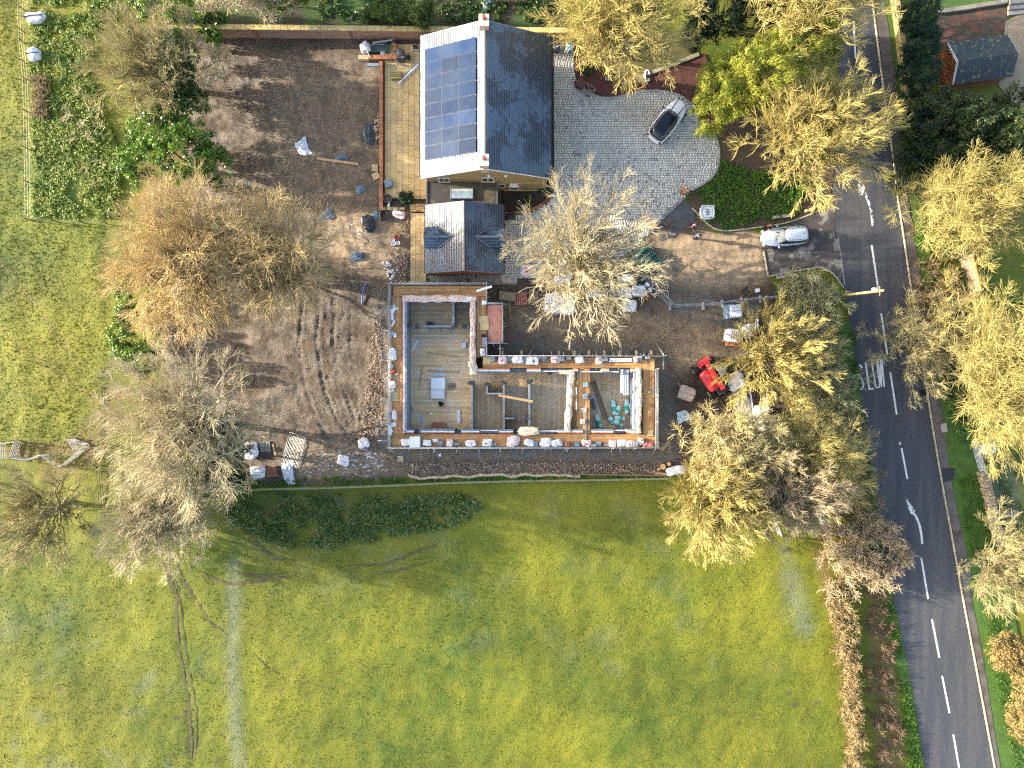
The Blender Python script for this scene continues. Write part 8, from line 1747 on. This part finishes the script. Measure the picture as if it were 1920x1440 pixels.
LF_D = leafmat('dark_conifer_leaf', [(.008, .026, .014), (.014, .042, .020), (.028, .065, .026)], rough=.6); LF_Y = leafmat('golden_conifer_leaf', [(.045, .078, .010), (.14, .175, .016), (.25, .265, .026), (.34, .33, .055)], rough=.6, pamt=.25)
LF_N = leafmat('nettle_leaf', [(.055, .11, .016), (.12, .20, .028), (.21, .28, .045), (.30, .30, .11)], rough=.6); LF_I = leafmat('ivy_leaf', [(.016, .045, .010), (.035, .085, .012), (.075, .13, .018)], rough=.35)
LF_X = leafmat('dark_shrub_leaf', [(.009, .022, .010), (.020, .042, .014), (.05, .075, .020), (.09, .10, .02)], rough=.5); LF_DT = leafmat('ditch_leaf', [(.025, .06, .012), (.05, .11, .018), (.09, .15, .028), (.20, .22, .13)], rough=.5); LF_BR = leafmat('brown_leaf', [(.14, .10, .04), (.26, .19, .07), (.34, .26, .10)], rough=.7); LF_BB = leafmat('bamboo_leaf', [(.016, .04, .012), (.05, .095, .015), (.14, .19, .03)], rough=.45); LF_V = leafmat('verge_leaf', [(.035, .09, .010), (.06, .14, .012), (.10, .18, .016)], rough=.6)

def ctree(src, label, crown, rad, h, turn):
    """another tree of the same kind: turned and resized copy of a grown one"""
    f = (CAMH - h * .6) / CAMH; p = wp(960 + (crown[0] - 960) * f, 720 + (crown[1] - 720) * f); o = dup(src[0], p, turn, label); c, d = abs(math.cos(turn)), abs(math.sin(turn))
    x, y = rad[0] / src[1][0], rad[1] / src[1][1]; o.scale = (x * c + y * d, y * c + x * d, h / src[2])
    return o
def btree(name, label, crown, rad, h, bark, twig, seed, base=None, cz=.6, **kw):
    if base is None: f = (CAMH - h * cz) / CAMH; base = (960 + (crown[0] - 960) * f, 720 + (crown[1] - 720) * f)
    return bare_tree(name, label, base, crown, rad, h, bark, twig, seed, cz=cz, **kw)
btree('bare_tree', 'hazy olive bare tree behind the top left laurels', (283, 122), (128, 112), 8.5, BK_G, TW_G, 1, limbs=40, dens=(6, 6, 7), spread=.7, low=.1, upright=.2)
btree('willow_tree', 'biggest orange twigged willow left of the site', (348, 482), (145, 165), 12, BK_O, TW_O, 2, limbs=48, dens=(6, 6, 7), droop=.12, spread=.85, low=.12, wob=.2)
btree('willow_tree', 'orange twigged willow overhanging the soil yard', (515, 482), (108, 135), 11, BK_O, TW_O, 3, limbs=37, dens=(6, 6, 7), droop=.12, spread=.85, low=.12, wob=.2)
T_PL = (btree('bare_tree', 'large pale bare tree at the lower left of the site', (350, 800), (150, 158), 12, BK_P, TW_P, 4, limbs=48, dens=(6, 6, 7), spread=.75, low=.12, ivy=(LF_I, 14)), (150, 158), 12)
ctree(T_PL, 'lower drooping pale tree reaching into the field', (305, 965), (98, 82), 7.5, 2.0)
T_OL = (btree('bare_tree', 'thin olive bare tree at the left photo edge', (75, 958), (108, 112), 8, BK_G, TW_G, 6, limbs=31, dens=(6, 6, 7), spread=.75, low=.1), (108, 112), 8)
btree('bare_tree', 'open pale bare tree over the wrapped pallets in the middle', (1097, 482), (148, 158), 10.5, BK_P, TW_P, 7, base=(1082, 505), limbs=48, dens=(6, 5, 6), spread=.62, low=.06, upright=.45, ivy=(LF_Y, 7), tw=.8)
T_YB = (btree('bare_tree', 'dense yellow bare tree beside the boundary wall', (1166, 42), (150, 112), 10.5, BK_Y, TW_Y, 8, limbs=48, dens=(6, 6, 7), spread=.8, low=.12, wob=.2), (150, 112), 10.5)
ctree(T_YB, 'pale yellow bare tree at the top edge over the lane', (1500, -20), (175, 80), 12, 1.3)
btree('bare_tree', 'big yellow bare tree overhanging the lane', (1532, 248), (148, 128), 10, BK_Y, TW_Y, 10, limbs=48, dens=(6, 6, 7), spread=.72, low=.12)
T_GN = (btree('bare_tree', 'gnarled yellow bare tree above the timber gate', (1825, 388), (135, 98), 10.5, BK_Y, TW_YO, 11, limbs=43, dens=(6, 6, 7), spread=1.0, low=.12, wob=.34), (135, 98), 10.5)
ctree(T_GN, 'gnarled yellow bare tree below the timber gate', (1876, 702), (92, 120), 9, 1.9)
ctree(T_OL, 'low dull bare tree leaning over the right footway', (1737, 650), (50, 105), 5, 2.2)
btree('bare_tree', 'bright yellow feathery tree right of the telehandler', (1452, 672), (112, 112), 7.5, BK_Y, TW_Y, 14, base=(1408, 668), limbs=48, dens=(6, 6, 7), spread=.45, low=.04, upright=.3, wob=.1)
btree('bare_tree', 'lowest bright yellow tree drooping into the field', (1345, 945), (98, 98), 9, BK_Y, TW_Y, 15, base=(1300, 880), limbs=48, dens=(6, 6, 7), spread=.5, droop=.08, low=.1, wob=.12)
btree('bare_tree', 'pale yellow bare tree below the telehandler', (1375, 835), (112, 82), 8, BK_P, TW_S, 16, limbs=40, dens=(6, 6, 7), spread=.85, low=.1, wob=.2)
btree('bare_tree', 'pinkish pale bare tree between the two field gates', (1470, 925), (112, 82), 8, BK_P, TW_K, 17, limbs=40, dens=(6, 6, 7), spread=.75, low=.1)
ctree(T_YB, 'yellow green bare tree beside the white slab pile', (1520, 860), (85, 75), 6.5, 2.6)
ctree(T_OL, 'pale bare tree at the lower right photo edge', (1893, 1062), (62, 85), 8, 0.9)
btree('bare_tree', 'bare pale branched tree at the top left edge', (455, -22), (118, 50), 8, BK_P, TW_P, 19, limbs=29, dens=(6, 5, 7), spread=.85, low=.15, wob=.25)
thicket('hedgerow', 'grey green tangled hedgerow between the lane and the site', [(1455, 535), (1515, 522), (1552, 552), (1566, 640), (1576, 740), (1586, 860), (1545, 880), (1490, 850), (1505, 740), (1505, 640), (1460, 590)], 230, 2.8, BK_G, TW_GG, 31, dens=(7, 7), leaf=(LF_I, 8), spread=1.0)
thicket('hedgerow', 'golden and dark brown clipped hedge along the field edge', [(1545, 1090), (1580, 1085), (1594, 1200), (1602, 1320), (1608, 1450), (1590, 1450), (1582, 1300), (1567, 1180)], 170, 1.05, BK_B, TW_B, 32, dens=(7, 7), spread=1.1)
thicket('bush', 'wide brown bramble bush spreading over the lane edge', [(1540, 985), (1620, 965), (1672, 990), (1690, 1040), (1660, 1085), (1570, 1095), (1535, 1040)], 110, 2.2, BK_B, TW_K, 33, dens=(7, 7), cat='bush', spread=1.0, leaf=(LF_BR, 3))
thicket('bush', 'dark brown bush by the lane below the hedgerow', [(1555, 880), (1600, 850), (1612, 930), (1580, 950)], 40, 2.2, BK_B, TW_B, 34, dens=(7, 6), cat='bush', lean=.6)
thicket('bush', 'twiggy bush throwing reddish shoots over the lane', [(1572, 798), (1592, 795), (1600, 870), (1578, 870)], 22, 2.6, BK_B, TW_K, 38, dens=(6, 5), cat='bush', lean=.75)
thicket('undergrowth', 'brown undergrowth strip between hedge and verge', [(1620, 1090), (1655, 1100), (1680, 1280), (1694, 1450), (1632, 1450), (1618, 1250)], 90, .4, BK_B, BK_B, 35, dens=(5, 5), lean=.8, cat='undergrowth')
thicket('brambles', 'bare bramble tangle under the timber gate trees', [(1700, 500), (1790, 480), (1800, 560), (1745, 600), (1710, 560)], 60, 1.4, BK_B, TW_B, 36, dens=(6, 5), lean=.9, cat='brambles')
thicket('brambles', 'bare bramble stems in the nettle bed', [(120, 190), (190, 180), (215, 330), (140, 320)], 18, 1.5, BK_P, TW_P, 37, dens=(4, 3), lean=1.2, cat='brambles')

evergreen('laurel', 'glossy laurel at the top left edge', 'shrub', (345, 45), [(330, 15, 2.0, 78, 32, 2.0), (395, 35, 1.6, 30, 26, 1.2), (265, 15, 1.4, 40, 25, 1.2)], LF_L, BK_B, 51, 150, 80, (.2, .11), .42)
evergreen('laurel', 'big bright laurel left of the soil yard', 'shrub', (345, 300), [(300, 245, 3.2, 62, 48, 2.4), (345, 285, 3.8, 72, 62, 2.9), (395, 310, 2.6, 42, 46, 2.2), (258, 300, 2.4, 34, 62, 2.0)], LF_L, BK_B, 52, 330, 85, (.2, .11), .45)
evergreen('laurel', 'dark laurel under the hazy olive tree', 'shrub', (350, 165), [(335, 150, 2.6, 40, 55, 2.4), (355, 190, 2.6, 34, 36, 2.3), (330, 95, 2.4, 40, 36, 2.2)], LF_I, BK_B, 72, 180, 70, (.24, .13), .45)
evergreen('laurel', 'narrow bright laurel strip left of the big willow', 'shrub', (245, 615), [(238, 555, 1.5, 26, 55, 1.2), (228, 625, 1.6, 25, 55, 1.3), (262, 672, 1.9, 48, 32, 1.4)], LF_L, BK_B, 53, 170, 75, (.2, .11), .4)
evergreen('conifer_tree', 'dark green conifer under the large pale tree', 'tree', (440, 840), [(428, 838, 3.6, 40, 52, 3.0), (425, 885, 3.0, 36, 42, 2.5)], LF_D, BK_B, 54, 200, 80, (.34, .07), .5, 1.2)
evergreen('shrub', 'leafy green shrub below the dark conifer', 'shrub', (405, 905), [(400, 912, 1.2, 48, 30, 1.1), (368, 900, 1.4, 22, 24, 1.0), (440, 905, 1.0, 22, 30, .9)], LF_V, BK_B, 55, 110, 60, (.2, .13), .35)
evergreen('bamboo', 'arching bamboo clump behind the boundary wall', 'shrub', (755, 28), [(735, 22, 1.8, 50, 26, 1.7), (785, 28, 2.0, 38, 30, 1.8), (700, 32, 1.0, 22, 16, .9)], LF_BB, BK_B, 56, 190, 50, (.55, .055), .5, .9)
evergreen('conifer_tree', 'feathery green conifer at the top edge left of the bamboo', 'tree', (540, 8), [(530, -5, 3.2, 55, 26, 2.4), (590, -10, 3.0, 45, 22, 2.2)], LF_Y, BK_B, 57, 120, 60, (.36, .07), .45, 1.2)
evergreen('conifer_tree', 'bright yellow green conifer above the parked SUV', 'tree', (1405, 190), [(1362, 165, 5.6, 66, 62, 3.0), (1435, 125, 7.6, 76, 62, 3.4), (1515, 85, 7.4, 66, 46, 3.0), (1332, 215, 3.2, 38, 46, 2.2), (1400, 190, 5.0, 50, 40, 2.5)], LF_Y, BK_B, 58, 430, 80, (.42, .05), .5, 1.8)
evergreen('conifer_tree', 'dark conifer behind the yellow trees at the top', 'tree', (1345, 55), [(1352, 22, 5.0, 60, 48, 4.0), (1310, 50, 3.0, 30, 50, 2.4), (1420, 40, 3.5, 60, 40, 2.8)], LF_D, BK_B, 59, 230, 70, (.34, .08), .5, 1.0)
evergreen('conifer_tree', 'very dark clipped conifer beside the shed and lane', 'tree', (1712, 100), [(1720, 35, 2.6, 36, 42, 2.2), (1722, 85, 2.8, 36, 42, 2.3), (1722, 135, 2.6, 34, 40, 2.2)], LF_D, BK_B, 60, 210, 75, (.26, .08), .4, 1.0)
evergreen('shrub', 'large dark evergreen shrub below the shed', 'shrub', (1790, 262), [(1745, 235, 2.8, 52, 45, 2.2), (1815, 232, 3.6, 62, 46, 2.8), (1885, 255, 3.8, 55, 50, 3.0), (1735, 295, 2.4, 45, 36, 1.9), (1690, 330, 1.4, 26, 42, 1.2)], LF_X, BK_B, 61, 400, 75, (.22, .12), .45)
evergreen('shrub', 'dark evergreen thicket between the shed and the gnarled tree', 'shrub', (1730, 215), [(1712, 200, 2.4, 32, 50, 2.0), (1770, 195, 2.4, 50, 30, 2.0), (1785, 285, 3.0, 55, 40, 2.4), (1850, 300, 3.2, 60, 40, 2.6), (1710, 265, 2.2, 36, 50, 1.9), (1900, 200, 2.6, 40, 40, 2.2)], LF_X, BK_B, 73, 330, 70, (.22, .12), .5)
evergreen('shrub', 'ivy green shrub mixed into the gate side trees', 'shrub', (1760, 440), [(1760, 450, 1.4, 46, 22, 1.1), (1800, 430, 1.2, 40, 40, 1.0)], LF_V, BK_B, 62, 90, 55, (.18, .13), .35)
evergreen('shrub', 'green ivy bank under the lower gnarled tree', 'shrub', (1800, 690), [(1785, 640, 1.3, 30, 45, 1.1), (1790, 720, 1.3, 34, 60, 1.1), (1815, 800, 1.2, 34, 30, 1.0), (1870, 580, 1.3, 50, 26, 1.1)], LF_I, BK_B, 63, 190, 60, (.18, .13), .38)
evergreen('shrub', 'bushy dark green potted shrub on the patio', 'shrub', (763, 372), [(763, 370, .7, 15, 14, .7)], LF_D, BK_B, 64, 26, 45, (.30, .07), .28, 1.2)
evergreen('climber', 'green climber spilling over the boundary wall', 'climber', (405, 76), [(390, 60, 1.9, 26, 9, .3), (402, 70, 1.4, 20, 12, .8), (408, 84, .6, 9, 9, .5)], LF_L, BK_B, 65, 60, 45, (.17, .11), .25)
evergreen('shrub', 'small blue green plant in the red mulch bed', 'shrub', (1100, 130), [(1098, 128, .35, 11, 10, .35)], LF_I, BK_B, 66, 14, 40, (.22, .10), .22, 1.0)
evergreen('shrub', 'small round green plant in the dark house bed', 'shrub', (991, 374), [(991, 374, .3, 6, 8, .3)], LF_V, BK_B, 67, 8, 36, (.15, .10), .16)
evergreen('shrub', 'little plant at the house corner quoin', 'shrub', (1015, 357), [(1015, 356, .4, 9, 5, .3)], LF_I, BK_B, 68, 9, 36, (.15, .10), .16)
evergreen('bush', 'round golden leaved bush on the lower right verge', 'bush', (1878, 1218), [(1888, 1222, 1.4, 36, 38, 1.3)], LF_BR, BK_B, 69, 130, 70, (.13, .09), .36); evergreen('bush', 'second golden bush at the bottom right edge', 'bush', (1905, 1330), [(1915, 1338, 1.4, 30, 55, 1.3)], LF_BR, BK_B, 70, 110, 70, (.13, .09), .36); evergreen('bush', 'third brownish bush just above the second golden bush', 'bush', (1908, 1265), [(1915, 1262, 1.6, 22, 34, 1.4)], LF_BR, BK_B, 71, 60, 70, (.13, .09), .34)

def cover(name, label, poly, n, per, h, mat, seed, size=(.2, .15), sig=.28, cat='ground cover', thr=-.6, ns=.7):
    rs = np.random.RandomState(seed); q = pts_in_poly(wps(poly), n, rs); k = fnoise(q[:, 0], q[:, 1], ns, seed) > thr; q = q[k]; z = h * (.35 + .65 * np.clip(fnoise(q[:, 0], q[:, 1], 1.5, seed + 1) * .5 + .5, 0, 1.3)) * rs.uniform(.5, 1.1, len(q))
    C = np.concatenate([q, z[:, None]], 1); return leaf_mass(name, label, C, per, sig * rs.uniform(.6, 1.2, len(C)), mat, seed, None, size, kind='stuff', cat=cat, flat=.9)
cover('nettle_bed', 'leafy nettle and bramble bed inside the left fence', [(54, -10), (250, -10), (205, 60), (165, 120), (190, 200), (232, 300), (225, 408), (62, 410)], 2400, 14, .22, LF_N, 81, (.18, .11), .34, thr=-1.1, ns=1.6)
cover('ditch_cover', 'dark green ground ivy in the ditch below the rail fence', [(395, 930), (470, 925), (700, 930), (880, 925), (905, 950), (860, 985), (760, 1005), (620, 1030), (520, 1025), (430, 985)], 2700, 12, .28, LF_DT, 82, (.15, .09), .36, thr=-.55, ns=2.4)
cover('bed_cover', 'leafy green ground cover in the shrub bed by the apron', [(1300, 362), (1345, 330), (1352, 300), (1400, 320), (1540, 335), (1552, 370), (1500, 400), (1430, 420), (1362, 428), (1330, 415)], 1300, 14, .28, LF_V, 83, (.16, .11), .26, thr=-.5, ns=.9)
cover('verge_grass', 'bright grass verge between hedge and lane', [(1592, 620), (1602, 620), (1620, 780), (1650, 990), (1640, 985), (1612, 850)], 420, 14, .2, LF_V, 84, (.2, .05), .2); cover('verge_grass', 'bright grass verge along the lower left lane edge', [(1648, 1105), (1668, 1100), (1705, 1290), (1732, 1450), (1706, 1450), (1688, 1300)], 800, 14, .16, LF_V, 85, (.2, .05), .2)
cover('verge_grass', 'bright grass verge right of the lower footway', [(1795, 900), (1832, 885), (1862, 1010), (1885, 1130), (1905, 1300), (1940, 1450), (1900, 1450), (1868, 1290), (1838, 1120), (1812, 1010)], 1500, 14, .16, LF_V, 86, (.2, .05), .2)
cover('wall_weeds', 'low weeds behind the boundary wall', [(500, -40), (1040, -40), (1040, 44), (520, 36)], 900, 14, .25, LF_I, 87, (.2, .12), .26, thr=-.2); cover('fence_weeds', 'green weeds along the site edge above the rail fence', [(455, 905), (620, 895), (760, 898), (1000, 894), (1240, 893), (1240, 897), (760, 906), (455, 916)], 420, 12, .16, LF_V, 88, (.16, .08), .2)
cover('hedge_bottom', 'dark ivy floor under the lower right trees', [(1300, 850), (1480, 800), (1600, 780), (1625, 930), (1540, 990), (1380, 960)], 900, 14, .3, LF_I, 89, (.18, .14), .26, thr=-.1); cover('lawn_clumps', 'frosty pale tufts on the lawn behind the dry stone wall', [(1860, 860), (1940, 850), (1940, 1000), (1880, 990)], 260, 12, .1, LF_DT, 90, (.18, .05), .2)
t = thing('hay_heap', 'brown heap of cut stems by the left fence', 'heap', wp(78, 182)); rs = np.random.RandomState(4); n = 900; S = np.stack([rs.normal(wp(78, 0).x, .4, n), rs.uniform(wp(0, 222).y, wp(0, 146).y, n), rs.uniform(.05, .6, n)], 1); D = nrm(rs.normal(size=(n, 3)) * np.array([1, 1, .25])); P = S[:, None] + D[:, None] * np.linspace(-.35, .35, 3)[None, :, None]; P[:, :, 2] = np.maximum(P[:, :, 2], .02)
V, F = tubes(P, np.full((n, 3), .018)); new_obj('stems', mesh_np('stems', V - np.array(wp(78, 182)), F, TW_B), t)
